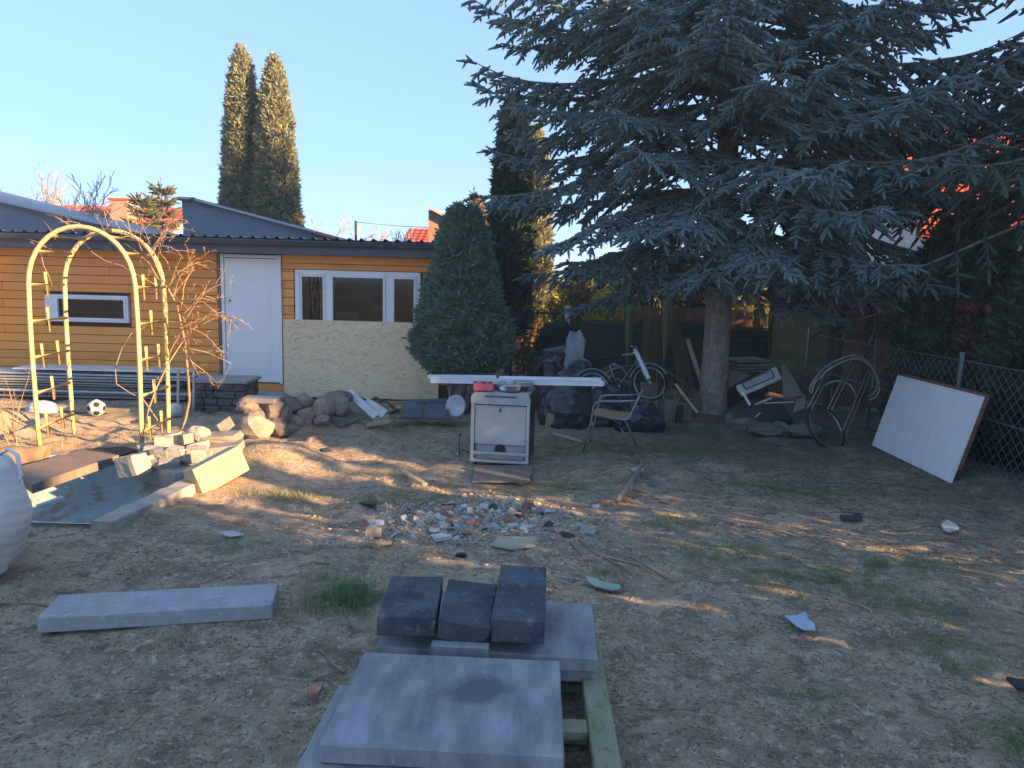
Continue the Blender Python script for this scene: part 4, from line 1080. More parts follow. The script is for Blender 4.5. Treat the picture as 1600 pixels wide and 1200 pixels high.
# ------------------------------------------------------------------ old cooker with things on it
ENAMEL = mat('cream_enamel', (0.50, 0.48, 0.44), (0.43, 0.41, 0.38), (0.28, 0.26, 0.22), scale=3, rough=.4, bump=.08, rand=0, lo3=.62, hi3=.8)
LGREY = mat('light_grey_plastic', (0.40, 0.41, 0.42), (0.34, 0.35, 0.36), rough=.5, bump=.05, rand=0)
DKSIDE = mat('near_black_side', (0.05, 0.05, 0.055), (0.035, 0.035, 0.04), rough=.45, bump=.05, rand=0)  # near black, much darker than the cream back panel
CK = Vector((-0.08, 7.93, 0.02)); CKR = -7.0
def make_cooker():
    t = thing('old_cooker', 'old freestanding cooker showing its cream back panel, on bare ground', 'cooker', CK, rz=R_(CKR))
    L = (0, 0, 0); W, D, H_ = 0.63, 0.56, 0.76
    def bb(c, s, name, m_, par=t, bev=0.004, M=None):
        b = MB(); b.box(c, s, M, bev); return b.build(name, m_, par, org=L)
    bb((0, 0.02, H_ / 2 + .02), (W - 0.02, D - 0.06, H_ - 0.06), 'body', DKSIDE)
    bb((W / 2 - .006, 0.0, H_ / 2 + .02), (0.012, D, H_ - .04), 'side_panel', DKSIDE); bb((-W / 2 + .006, 0.0, H_ / 2 + .02), (0.012, D, H_ - .04), 'side_panel', DKSIDE)
    bb((0, -D / 2 + .012, 0.42), (W - 0.085, 0.012, 0.42), 'back_panel', ENAMEL)
    for sg in (-1, 1): bb((sg * (W / 2 - .02), -D / 2, 0.36), (0.035, 0.03, 0.66), 'frame_rail', ENAMEL)
    # rounded grey vent hood at the top
    b = MB(); prof = [(-W / 2, 0.645), (-W / 2, 0.70)]
    for k in range(7):
        a = math.pi - k / 6 * math.pi / 2; prof.append((-W / 2 + .06 + .06 * math.cos(a), 0.705 + .06 * math.sin(a)))
    prof += [(-x, z) for x, z in prof[::-1]]
    b.prism([(x, -D / 2 - .02, z) for x, z in prof], (0, 0.09, 0)); hood = b.build('vent_hood', LGREY, t, org=L)
    for k in range(17):
        x = -0.16 + k * 0.02; b = MB(); b.box((x, -D / 2 - .021, 0.728), (0.011, 0.006, 0.022)); b.build('vent_slot', BLACKRUB, hood, org=L)
    bb((0, -D / 2 - .002, 0.60), (0.035, 0.02, 0.06), 'cable_clip', LGREY)
    b = MB(); b.tube([(0, -D / 2 - .012, 0.57), (0, -D / 2 - .014, 0.60)], .014, 10); b.build('cable_socket', BLACKRUB, t, org=L)
    # recess below with dark opening and lower crossbars
    bb((0, -D / 2 + .05, 0.15), (W - .09, 0.01, 0.13), 'recess_plate', LGREY)
    b = MB(); b.tube([(0, -D / 2 + .047, 0.15), (0, -D / 2 + .030, 0.15)], .06, 20); b.build('pipe_opening', BLACKRUB, t, org=L)
    bb((0, -D / 2 - .004, 0.115), (W, 0.03, 0.03), 'lower_bar', LGREY); bb((0, -D / 2 + .002, 0.075), (W - .02, 0.02, 0.05), 'lower_bar', STEEL); bb((0, -D / 2 - .004, 0.03), (W, 0.035, 0.03), 'lower_bar', LGREY)
    for x in (-W / 2 + .05, W / 2 - .05):
        b = MB(); b.box((x, -D / 2 - .012, .075), (.02, .01, .02)); b.build('screw_plate', BLACKRUB, t, org=L)
    for x in (-W / 2 + .05, W / 2 - .05):
        for y in (-D / 2 + .05, D / 2 - .05):
            b = MB(); b.tube([(x, y, -.02), (x, y, .03)], .02, 8); b.build('foot', BLACKRUB, t, org=L)
    bb((0, 0.04, H_ - .005), (W - .01, D - .1, 0.02), 'hob', STEEL)
    for sx in (-1, 1):
        b = MB()
        for k in range(4):
            b.beam((sx * .14 - .1, -.12 + k * .1, H_ + .025), (sx * .14 + .1, -.12 + k * .1, H_ + .025), .01, .01)
        b.beam((sx * .14 - .1, -.14, H_ + .016), (sx * .14 - .1, .2, H_ + .016), .01, .01); b.beam((sx * .14 + .1, -.14, H_ + .016), (sx * .14 + .1, .2, H_ + .016), .01, .01)
        b.build('pan_support', BLACKRUB, t, org=L)
make_cooker()
def on_cooker(x, y, z):
    M = rot(0, 0, CKR); return CK + M @ Vector((x, y, z))
PINK = mat('pink_red_plastic', (0.55, 0.13, 0.16), (0.48, 0.10, 0.13), rough=.4, rand=0)
def make_tray():
    c = on_cooker(-0.21, -0.16, 0.775); t = thing('plastic_tray', 'pink plastic tray on the left of the cooker top', 'tray', c, rz=R_(4)); L = (0, 0, 0)
    b = MB(); b.box((0, 0, .01), (0.19, 0.2, .02), None, .006); b.build('base', PINK, t, org=L)
    for (cx, cy, sx, sy) in [(0, -.10, .21, .014), (0, .10, .21, .014), (-.1, 0, .014, .19), (.1, 0, .014, .19)]:
        b = MB(); b.box((cx, cy, .045), (sx, sy, .07), None, .005); b.build('side', PINK, t, org=L)
    for k in range(4):
        b = MB(); b.tube([(-.06 + k * .035, -.05 + .02 * (k % 2), .03), (-.05 + k * .03, .05, .07)], .016, 6); b.build('content', [WBRK, PINK, DKSIDE, STEEL][k], t, org=L)
make_tray()
c = on_cooker(0.09, -0.17, 0.775)
for k in range(5):
    b = MB(); b.lathe((0, 0, 0), [(0.001, 0), (.05, .0), (.095, .012), (.098, .015), (.05, .006), (.001, .005)], 24); o = b.build('plate', mat('pale_plate', (.45, .48, .47), (.4, .42, .42), rough=.25, rand=.1) if k == 0 else o.data.materials[0], org=(0, 0, 0)); o.location = c + Vector((.006 * (k % 3), .004 * k, k * .012))
    tag(o, ['lowest', 'second', 'middle', 'fourth', 'topmost'][k] + ' pale plate in the small stack on the cooker', 'plate', 'plates stacked on the cooker')
c = on_cooker(-0.03, -0.02, 0.775); b = MB(); b.lathe((0, 0, 0), [(0.001, 0), (.05, 0), (.052, .055), (.04, .066), (.04, .078), (.001, .078)], 20); o = b.build('jar', mat('murky_glass_jar', (.35, .36, .33), (.2, .22, .2), rough=.2, rand=0), org=(0, 0, 0)); o.location = c; tag(o, 'squat jar on the cooker propping up the white strips', 'jar')
c = on_cooker(0.2, 0.05, 0.80); b = MB(); b.box((0, 0, 0.03), (.2, .12, .06), rot(0, 0, 20), .008); o = b.build('grey_tin', STEEL, org=(0, 0, 0)); o.location = c; tag(o, 'flat grey metal tin on the right rear of the cooker top', 'tin')
c = on_cooker(0.02, -.20, 0.775); b = MB(); vv, ff = rock_mesh((.09, .08, .06), 9, .2); b.add([p + Vector((0, 0, .03)) for p in vv], ff, True); o = b.build('crumpled_paper', WBRK, org=(0, 0, 0)); o.location = c + Vector((0, 0, .0)); tag(o, 'crumpled white paper between tray and plates on the cooker', 'paper')
# bundle of long white strips across the cooker
pz0 = 0.862
for i, (xa, ya, xb, yb, dy, dz) in enumerate([(672, 592, 938, 591, 0.0, 0.0), (675, 596, 942, 594, -.05, 0.004), (668, 590, 775, 589, .05, 0.016), (684, 603, 946, 600, .10, -.028), (780, 590, 940, 592, .03, .022)]):
    p = V(xa, ya, 8.0); q = V(xb, yb, 8.12); p.z = pz0 + dz; q.z = pz0 + dz - .004; p.y += dy; q.y += dy
    b = MB(); s, u, d = frame_from(q - p); prof = [(-.03, 0), (-.03, .022), (-.024, .022), (-.024, .006), (-.004, .006), (-.004, .018), (.004, .018), (.004, .006), (.024, .006), (.024, .022), (.03, .022), (.03, 0)]
    M = rot(90 if i in (0, 1) else 20, 0, 0)
    b.prism([p + s * (0) + Vector((0, y_, z_)) for y_, z_ in [(v.y, v.z) for v in [M @ Vector((0, a, c_)) for a, c_ in prof]]], q - p)
    o = b.build('white_strip', PVC, org=((p + q) / 2)); tag(o, ['rear long white plastic strip across the cooker', 'front long white plastic strip facing the camera across the cooker', 'shorter white strip lying on the left half of the bundle', 'lowest white strip sagging out below the bundle on the right', 'short white strip on the right half of the bundle'][i], 'strip', 'white strips laid across the cooker')
board_quad('plywood_scrap', [G(737, 752, .03), G(826, 752, .03), G(834, 727, .03), G(742, 727, .03)], .02, mat('grey_brown_plywood', (.2, .165, .135), (.15, .12, .10), stretch=(1, 4, 1), rough=.85, rand=0), 'grey brown plywood scrap on the ground in front of the cooker', 'board')
# small metal tap stand on the grass
def make_tap():
    g = G(717, 708); t = thing('standpipe_fitting', 'small bluish metal pipe fitting standing on the grass left of the cooker', 'fitting', g); M_ = mat('pale_blue_grey_metal', (.38, .45, .5), (.3, .36, .4), metal=.5, rough=.4, rand=0)
    b = MB(); b.tube([(g.x, g.y, 0), (g.x + .004, g.y, .21)], .014, 8); b.build('pipe', M_, t)
    b = MB(); b.tube([(g.x - .025, g.y, .22), (g.x + .03, g.y, .215)], .018, 8); b.build('head', M_, t)
    for k in range(3):
        a = k * 2.1 + .4; b = MB(); b.tube([(g.x, g.y, .06), (g.x + .13 * math.cos(a), g.y + .13 * math.sin(a), .0)], .01, 6); b.build('leg', M_, t)
make_tap()

# ------------------------------------------------------------------ chair
def make_chair():
    Cc = Vector((1.22, 8.62, 0)); t = thing('wicker_armchair', 'steel tube garden armchair with tan woven seat, beside the black bags', 'chair', Cc, rz=R_(-14)); L = (0, 0, 0)
    TUBE = mat('worn_chrome_tube', (.32, .35, .37), (.25, .27, .28), metal=.8, rough=.4, rand=0)
    WICK = mat('tan_woven_plastic', (.40, .25, .12), (.30, .18, .085), scale=60, stretch=(1, 1, 3), rough=.6, bump=.7, bscale=90, rand=0)
    for s in (-1, 1):
        y = s * .25
        pts = [(-.31, y, 0), (-.27, y, .2), (-.225, y, .42), (-.215, y, .53), (-.19, y, .585), (-.13, y, .605), (.1, y, .62), (.275, y, .64)]
        b = MB(); b.tube(pts, .0125, 8); b.build('arm_leg', TUBE, t, org=L)
        b = MB(); b.tube([(.02, y * .96, .415), (.13, y * .96, .28), (.27, y, 0)], .0125, 8); b.build('leg', TUBE, t, org=L)
        b = MB(); b.tube([(-.24, y * .93, .43), (.0, y * .93, .41), (.16, y * .93, .405), (.205, y * .93, .43), (.25, y * .93, .55), (.305, y * .93, .70)], .011, 8); b.build('side_rail', TUBE, t, org=L)
    b = MB(); b.tube([(-.235, -.235, .43), (-.245, 0, .425), (-.235, .235, .43)], .011, 8); b.build('front_rail', TUBE, t, org=L)
    b = MB(); b.tube([(.305, -.235, .70), (.315, 0, .71), (.305, .235, .70)], .011, 8); b.build('top_rail', TUBE, t, org=L)
    def sheet(path, name):
        b = MB(); vv = []; ff = []; n_ = len(path)
        for (x, z, nx, nz) in path:
            for y in np.linspace(-.225, .225, 9):
                sag = -.012 * (1 - (y / .225) ** 2)
                vv += [(x + nx * (.010 + sag), y, z + nz * (.010 + sag)), (x + nx * (-.006 + sag), y, z + nz * (-.006 + sag))]
        for i in range(n_ - 1):
            for j in range(8):
                a = (i * 9 + j) * 2; c_ = ((i + 1) * 9 + j) * 2
                ff += [(a, a + 2, c_ + 2, c_), (a + 1, c_ + 1, c_ + 3, a + 3)]
        for i in range(n_ - 1):
            for j in (0, 8):
                a = (i * 9 + j) * 2; c_ = ((i + 1) * 9 + j) * 2; ff.append((a, c_, c_ + 1, a + 1))
        b.add(vv, ff, True); b.build(name, WICK, t, org=L)
    sheet([(-.25, .425, 0, 1), (-.22, .435, 0, 1), (-.1, .425, 0, 1), (.05, .415, 0, 1), (.17, .41, -.2, 1)], 'seat')
    sheet([(.19, .43, -1, .2), (.225, .50, -1, .2), (.255, .57, -1, .25), (.285, .65, -1, .25), (.307, .71, -1, .25)], 'backrest')
make_chair()

# ------------------------------------------------------------------ black rubbish bags
BAGM = mat('black_bin_liner', (.012, .016, .024), (.018, .022, .032), rough=.22, bump=.6, bscale=14, bdist=.03, rand=.1, spec=.6)
for (px, py, Y, sx, sy, sz, seed, lab) in [
    (884, 662, 10.0, .72, .6, .62, 1, 'big glossy black rubbish bag right of the cooker'),
    (938, 655, 10.2, .5, .5, .45, 2, 'black rubbish bag behind the seat of the armchair'),
    (1000, 668, 9.85, .62, .5, .36, 3, 'low black rubbish bag behind the armchair back'),
    (955, 640, 10.5, .7, .55, .50, 4, 'black rubbish bag under the pale bicycle'),
    (860, 610, 11.3, .7, .6, .62, 5, 'black rubbish bag on the heap behind the white strips, left'),
    (905, 612, 11.2, .75, .6, .68, 6, 'black rubbish bag on the heap behind the white strips, middle'),
    (960, 610, 11.6, .8, .6, .55, 7, 'black rubbish bag on the heap behind the bicycle'),
    (815, 615, 11.4, .6, .5, .40, 8, 'small black rubbish bag right of the dwarf spruce trunk'),
    (868, 585, 12.3, 1.1, .7, .75, 9, 'black rubbish bag highest at the back of the heap')]:
    g = V(px, py, Y); lump('rubbish_bag', (g.x, Y, -.02), (sx, sy, sz), seed, BAGM, lab, 'bag', 'black rubbish bags heaped behind the cooker', wr=.16, wf=3.2, sub=5, flat=.5, tie=True)
g = V(893, 560, 12.2); lump('white_cloth', (g.x + .02, 12.0, .45), (.25, .2, .62), 31, WSACK, 'crumpled white plastic sheet hanging in front of the green fence panel', 'sheet', wr=.6, wf=2.2, sub=5, flat=.8)

# ------------------------------------------------------------------ pale bicycle on the bags
def make_bicycle():
    FR = mat('pale_grey_bicycle_paint', (.5, .52, .54), (.42, .44, .46), rough=.35, rand=0)
    c = V(975, 620, 10.35); t = thing('bicycle', 'pale grey bicycle dumped on the black bags behind the chair', 'bicycle', (c.x, c.y, 0.28)); L = (0, 0, 0)
    t.rotation_euler = (R_(-20), R_(-6), R_(8))
    r = .25
    def wheel(x):
        w_ = MB(); w_.tube([(x + r * math.cos(a), 0, r + r * math.sin(a)) for a in np.linspace(0, 2 * math.pi, 33)[:-1]], .018, 8, closed=True); wh = w_.build('wheel', BLACKRUB, t, org=L)
        w_ = MB(); w_.tube([(x + r * .9 * math.cos(a), 0, r + r * .9 * math.sin(a)) for a in np.linspace(0, 2 * math.pi, 33)[:-1]], .010, 6, closed=True); w_.build('rim', STEEL, wh, org=L)
        w_ = MB()
        for k in range(16):
            a = k * math.pi / 8; w_.tube([(x, .02 * (-1) ** k, r), (x + r * .9 * math.cos(a), 0, r + r * .9 * math.sin(a))], .0018, 3)
        w_.tube([(x, -.04, r), (x, .04, r)], .018, 8); w_.build('spokes', STEEL, wh, org=L)
        w_ = MB(); vv = []; ff = []
        for k in range(13):
            a = R_(20 + k * 11.5); rr_ = r + .035
            for yy in (-.03, .03): vv += [(x + rr_ * math.cos(a), yy, r + rr_ * math.sin(a)), (x + (rr_ + .006) * math.cos(a), yy, r + (rr_ + .006) * math.sin(a))]
        for k in range(12):
            a = k * 4; ff += [(a, a + 4, a + 6, a + 2), (a + 1, a + 3, a + 7, a + 5), (a, a + 1, a + 5, a + 4), (a + 2, a + 6, a + 7, a + 3)]
        w_.add(vv, ff); w_.build('mudguard', FR, t, org=L)
    wheel(-.42); wheel(.42)
    f = MB(); hd = (.30, 0, .60); st = (-.12, 0, .56); bb = (-.06, 0, .24)
    f.tube([hd, bb], .018, 8); f.tube([st, bb], .016, 8); f.tube([(.28, 0, .55), (-.1, 0, .5)], .016, 8); f.tube([bb, (-.42, .03, r)], .01, 6); f.tube([bb, (-.42, -.03, r)], .01, 6); f.tube([(-.11, 0, .52), (-.42, .03, r)], .009, 6); f.tube([(-.11, 0, .52), (-.42, -.03, r)], .009, 6); f.build('frame', FR, t, org=L)
    f = MB(); f.tube([(.29, 0, .56), (.36, .0, .4), (.42, .035, r)], .012, 6); f.tube([(.36, .0, .4), (.42, -.035, r)], .012, 6); f.build('fork', FR, t, org=L)
    f = MB(); f.tube([hd, (.29, 0, .72)], .014, 8); f.tube([(.16, -.26, .76), (.25, -.2, .74), (.29, 0, .72), (.25, .2, .74), (.16, .26, .76)], .011, 8); f.build('handlebar', FR, t, org=L)
    f = MB(); f.tube([st, (-.13, 0, .66)], .012, 8); vv, ff = rock_mesh((.26, .15, .06), 5, .1); f.add([p + Vector((-.12, 0, .68)) for p in vv], ff, True); f.build('saddle', BLACKRUB, t, org=L)
    f = MB(); f.tube([(-.06, -.05, .24), (-.06, .05, .24)], .03, 12); f.tube([(-.06, .06, .24), (.05, .06, .14)], .008, 6); f.tube([(-.06, -.06, .24), (-.17, -.06, .34)], .008, 6); f.build('crank', STEEL, t, org=L)
make_bicycle()
rod_board('white_pole', (992, 546), (1014, 592), 10.6, 10.2, .045, .045, PVC, 'short white pole sticking up beside the bicycle handlebar', 'pole')

# ------------------------------------------------------------------ rubbish around the spruce trunk
CARD = mat('grey_brown_cardboard', (.22, .18, .145), (.17, .14, .115), rough=.9, bump=.2, rand=.1)
def make_crate():
    c = V(1054, 640, 10.55); c = Vector((c.x, 10.55, 0)); t = thing('cardboard_box', 'open grey brown box full of upright sticks left of the spruce trunk', 'box', c, rz=R_(8)); L = (0, 0, 0)
    for (cx, cy, sx, sy) in [(0, -.15, .40, .012), (0, .15, .40, .012), (-.2, 0, .012, .29), (.2, 0, .012, .29)]:
        b = MB(); b.box((cx, cy, .17), (sx, sy, .34), None, .003); b.build('side', CARD, t, org=L)
    b = MB(); b.box((0, 0, .02), (.38, .28, .02)); b.build('bottom', CARD, t, org=L)
    b = MB(); b.box((.1, -.19, .33), (.22, .1, .008), rot(-35, 0, 0)); b.build('flap', CARD, t, org=L)
    rr = random.Random(4); s = MB()
    for k in range(26):
        x, y = rr.uniform(-.17, .17), rr.uniform(-.12, .12); s.tube([(x, y, .05), (x + rr.uniform(-.1, .1), y + rr.uniform(-.08, .08), rr.uniform(.42, .62))], .006, 5)
    s.build('sticks', PALEWOOD, t, org=L)['kind'] = 'stuff'
make_crate()
c = V(1061, 655, 10.3); b = MB(); b.box((0, 0, .14), (.09, .07, .28), rot(0, 4, 10), .012); o = b.build('black_canister', BLACKRUB, org=(0, 0, 0)); o.location = (c.x, 10.3, 0); tag(o, 'narrow black canister standing right before the box of sticks', 'canister')
for i, (a, b_, Ya, Yb, w_, m_, lab) in enumerate([
    ((1072, 655), (1052, 500), 11.0, 11.5, .14, DARKWOOD, 'wide dark plank leaning left of the spruce trunk'),
    ((1082, 610), (1060, 510), 10.9, 11.4, .08, DARKWOOD, 'dark plank leaning second from the left by the trunk'),
    ((1097, 600), (1074, 530), 10.9, 11.3, .06, PALEWOOD, 'pale split plank leaning close to the spruce trunk'),
    ((1090, 590), (1083, 535), 11.0, 11.3, .05, DARKWOOD, 'short dark batten leaning close to the trunk'),
    ((1036, 575), (1085, 610), 10.8, 10.6, .05, DARKWOOD, 'dark stick slanting down towards the trunk foot'),
    ((1055, 600), (1090, 645), 10.5, 10.2, .035, PALEWOOD, 'thin grey stick slanting to the ground before the trunk')]):
    p = V(*a, Ya); p.z = max(p.z, 0); q = V(*b_, Yb); b = MB(); b.beam(p, q, w_, .025, up=Vector((0, -1, 0))); o = b.build('leaning_plank', m_, org=p); tag(o, lab, 'plank')
# right of the trunk
GREYB = mat('grey_green_weathered_board', (.20, .21, .18), (.15, .16, .13), rough=.8, rand=.15, bump=.2)
for i, lab in enumerate(['lowest', 'second', 'third', 'topmost']):
    p = V(1140, 578 - i * 5, 11.2); q = V(1196 - (i % 2) * 6, 576 - i * 5 + (i % 3), 11.3); b = MB(); b.beam(p, q, .5, .03, bev=.003); o = b.build('stacked_board', GREYB, org=p); tag(o, lab + ' grey green board in the small stack right of the spruce trunk', 'board', 'boards stacked right of the trunk')
b = MB(); p = V(1168, 590, 11.25); b.box((p.x, 11.3, .33), (.5, .35, .60), None, .01); o = b.build('wooden_chest', DARKWOOD, org=(p.x, 11.3, .02)); tag(o, 'dark wooden chest under the stacked boards by the trunk', 'chest')
leaning_panel([(1138, 606), (1172, 586), (1160, 580), (1138, 576)], 10.6, 10.95, .02, CARD, 'fibreboard_piece', 'brown fibreboard piece leaning just right of the spruce trunk', 'board')
def make_panel():
    P = [V(1150, 603, 10.2), V(1158, 615, 10.0), V(1220, 588, 10.1), V(1212, 573, 10.4)]
    c = P[1].copy(); t = thing('cabinet_door', 'white framed cabinet door tilted on the rubbish right of the trunk', 'door', c)
    n_ = (P[2] - P[1]).cross(P[0] - P[1]).normalized(); n_ = n_ if n_.z > 0 else -n_
    b = MB(); b.prism([p - n_ * .05 for p in P], n_ * .05); b.build('leaf', WBRK, t)
    ce = sum(P, Vector()) / 4; Q = [ce + (p - ce) * .72 + n_ * .0035 for p in P]; b = MB(); b.prism(Q, n_ * .006); b.build('panel', LGREY, t)
    for k in range(4):
        b = MB(); b.beam(Q[k] + n_ * .004, Q[(k + 1) % 4] + n_ * .004, .016, .016); b.build('moulding', DKSIDE, t)
make_panel()
lump('soft_heap', (V(1185, 640, 10.35).x, 10.35, -.03), (.85, .5, .42), 61, mat('dull_brown_cloth', (.075, .06, .05), (.05, .045, .04), rough=.9, rand=0), 'dark brown bundle of rubbish below the tilted cabinet door', 'bundle', wr=.2, wf=3, sub=4, flat=.4)
rod_board('white_pipe_piece', (1160, 612), (1172, 633), 10.0, 9.95, .03, .03, PVC, 'bent white pipe piece under the cabinet door corner', 'pipe')
leaning_panel([(1224, 622), (1256, 618), (1228, 570), (1220, 570)], 10.0, 10.35, .02, CARD, 'chipboard_piece', 'tall triangular chipboard piece leaning right of the cabinet door', 'board')
leaning_panel([(1238, 645), (1258, 638), (1259, 617), (1245, 625)], 9.8, 9.9, .02, CARD, 'chipboard_piece', 'small chipboard square standing before the triangular piece', 'board')
leaning_panel([(1248, 615), (1268, 612), (1266, 580), (1244, 594)], 10.1, 10.3, .02, DARKWOOD, 'chipboard_piece', 'dark red brown board behind the triangular chipboard piece', 'board')
TARP = mat('grey_green_old_tarp', (.20, .18, .155), (.13, .12, .105), rough=.85, bump=.3, rand=.15)
for i, (px, py, Y, sx, sz, lab) in enumerate([(1162, 656, 10.1, .45, .22, 'grey green stone left in the row at the trunk foot'), (1195, 668, 9.75, .55, .2, 'flat grey green stone second in the row before the bundle'), (1222, 660, 9.85, .3, .2, 'grey stone third in the row before the bundle'), (1252, 664, 9.8, .55, .22, 'long mossy stone at the right end of the row'), (1150, 640, 10.3, .3, .25, 'small grey stone against the spruce trunk')]):
    g = V(px, py, Y); vv, ff = rock_mesh((sx, .35, sz), 60 + i, .8); b = MB(); b.add(vv, ff, False); o = b.build('row_stone', TARP, org=(0, 0, 0)); o.location = (g.x, Y, sz * .3); tag(o, lab, 'stone', 'stones in a row right of the trunk')
for i, (a, b_) in enumerate([((1180, 632), (1205, 622)), ((1195, 630), (1240, 628)), ((1188, 645), (1180, 652))]):
    rod_board('white_scrap', a, b_, 9.95, 10.0, .04, .015, WBRK, ['thin white scrap on the brown bundle', 'pale curved strip on the brown bundle', 'tiny white scrap in front of the bundle'][i], 'scrap')

# steel hoop frame leaning at the fence
def make_hoops():
    t = thing('tubular_hoop_frame', 'rusty grey tubular hoop frame leaning against the wire fence', 'frame', G(1320, 684)); Y0 = 9.55; TB = mat('dull_galvanised_tube', (.34, .35, .33), (.22, .2, .17), metal=.5, rough=.5, rand=.1)
    def c(px, py, Y): return V(px, py, Y)
    def arc(pts, Y, name, r=.016, dY=0.0):
        # smooth through pts
        P = [c(x, y, Y + dY * i / (len(pts) - 1)) for i, (x, y) in enumerate(pts)]; Q = []
        for i in range(len(P) - 1):
            p0, p1, p2, p3 = P[max(i - 1, 0)], P[i], P[i + 1], P[min(i + 2, len(P) - 1)]
            for s in np.linspace(0, 1, 6)[:-1]:
                Q.append(0.5 * ((2 * p1) + (p2 - p0) * s + (2 * p0 - 5 * p1 + 4 * p2 - p3) * s * s + (3 * p1 - p0 - 3 * p2 + p3) * s ** 3))
        Q.append(P[-1]); b = MB(); b.tube(Q, r, 8); b.build(name, TB, t)
    big = [(1266, 603), (1275, 590), (1292, 572), (1318, 559), (1340, 556), (1358, 568), (1369, 590), (1371, 605), (1364, 616), (1355, 620)]
    arc(big, 9.75, 'hoop'); arc([(x + 3, y + 5) for x, y in big[1:]], 9.55, 'hoop')
    arc([(1284, 606), (1298, 597), (1316, 596), (1330, 604), (1338, 620)], 9.6, 'inner_hoop', .013)
    arc([(1268, 600), (1265, 608), (1268, 615), (1272, 600), (1278, 592)], 9.5, 'end_coil', .013)
    for (a, b_) in [((1297, 570), (1262, 638)), ((1302, 572), (1268, 640)), ((1333, 557), (1293, 640)), ((1339, 558), (1299, 642)), ((1357, 578), (1315, 676)), ((1362, 580), (1322, 680))]:
        b = MB(); b.tube([c(*b_, 9.45), c(*a, 9.7)], .013, 8); b.build('bar', TB, t)
make_hoops()
def make_wheel():
    t = thing('bicycle_wheel', 'old bicycle wheel half lying under the tubular hoop frame', 'wheel', G(1300, 680)); c = V(1290, 668, 9.45); c.z = .17; r = .31
    ux = Vector((.9, .35, -.25)).normalized(); uy = Vector((-.1, .55, .8)).normalized(); uy = (uy - ux * uy.dot(ux)).normalized()
    P = lambda a, q: c + ux * (q * math.cos(a)) + uy * (q * math.sin(a))
    b = MB(); b.tube([P(a, r) for a in np.linspace(0, 2 * math.pi, 37)[:-1]], .02, 8, closed=True); b.build('tyre', BLACKRUB, t)
    b = MB(); b.tube([P(a, r * .92) for a in np.linspace(0, 2 * math.pi, 37)[:-1]], .011, 6, closed=True); b.build('rim', STEEL, t)
    b = MB()
    for k in range(18): b.tube([c, P(k * math.pi / 9, r * .92)], .0022, 3)
    n_ = ux.cross(uy); b.tube([c - n_ * .05, c + n_ * .05], .02, 8); b.build('spokes', STEEL, t)
make_wheel()

# big white board leaning on the fence
def make_whiteboard():
    bl, br = V(1362, 698, 9.13), V(1483, 757, 7.37); bl.z = .02; br.z = .02
    ud = (br - bl).normalized()
    tl = V(1400, 588, 9.05); d = tl - bl; lean = Vector((0.42, 0.0, 0.0))
    H_ = .90
    tl = bl + Vector((.24, .0, H_)); tr = br + Vector((.26, .04, H_)) + ud * 0.0
    t = thing('leaning_white_board', 'large white board with rusty brown top edge leaning on the wire fence', 'board', (bl + br) / 2)
    n_ = (br - bl).cross(tl - bl).normalized()
    if n_.x > 0: n_ = -n_
    b = MB(); b.prism([p - n_ * .03 for p in (bl, br, tr, tl)], n_ * .03); b.build('sheet', mat('weathered_white_laminate', (.75, .74, .73), (.69, .68, .67), (.5, .5, .5), scale=2.5, stretch=(4, 4, .6), rough=.55, bump=.08, rand=0, lo3=.66, hi3=.85), t)
    up = (tl - bl).normalized()
    b = MB(); b.prism([p - n_ * .075 for p in (bl + up * .15, br + up * .15, tr + up * .035, tl + up * .035)], n_ * .042); b.build('backing_board', mat('rust_brown_chipboard', (.22, .09, .045), (.16, .06, .03), rough=.85, rand=0), t)
make_whiteboard()

# ------------------------------------------------------------------ fences
def make_chainlink():
    X = 4.99; y0, y1 = 3.0, 12.6
    t = thing('chain_link_fence', 'grey chain link fence with steel posts along the right side', 'fence', (X, 7.5, 0))
    for y in (4.9, 6.55, 8.2, 10.15, 12.5):
        b = MB(); b.tube([(X, y + (.02 if y < 8 else 0), -.1), (X + .03, y, 1.30)], .028, 10); b.build('post', GALV, t)
    z0, z1 = 0.10, 1.22
    for z in (z1, .66, z0):
        b = MB(); b.tube([(X - .03, y0, z), (X - .03, 5.7, z - .01), (X - .03, 8.2, z), (X - .03, 10.2, z - .01), (X - .03, y1, z)], .004, 4); b.build('wire', GALV, t)
    # diamond mesh: zigzag wires
    cell = 0.062; nw = int((y1 - y0) / cell); nz = int((z1 - z0) / cell * 1.0)
    k = np.arange(nz + 1); zs = z0 + k * (z1 - z0) / nz
    r = 0.0032; V_ = []; F_ = []; base = 0
    cs = [(1, 0), (-.5, .87), (-.5, -.87)]
    for w_ in range(nw):
        yc = y0 + w_ * cell
        ys = yc + np.where((k + w_) % 2 == 0, 0, cell)
        for (a, c_) in cs:
            V_.append(np.stack([np.full(nz + 1, X - .03 + a * r) + np.where(k % 2 == 0, .002, -.002), ys + c_ * r * 1.4, zs], 1))
        for q in range(3):
            a0 = base + q * (nz + 1) + k[:-1]; b0 = base + ((q + 1) % 3) * (nz + 1) + k[:-1]
            F_.append(np.stack([a0, a0 + 1, b0 + 1, b0], 1))
        base += 3 * (nz + 1)
    o = np_mesh('wire_mesh', np.concatenate(V_), np.concatenate(F_), MESHW, org=(X, 7.5, 0), parent=t); o['kind'] = 'stuff'
make_chainlink()

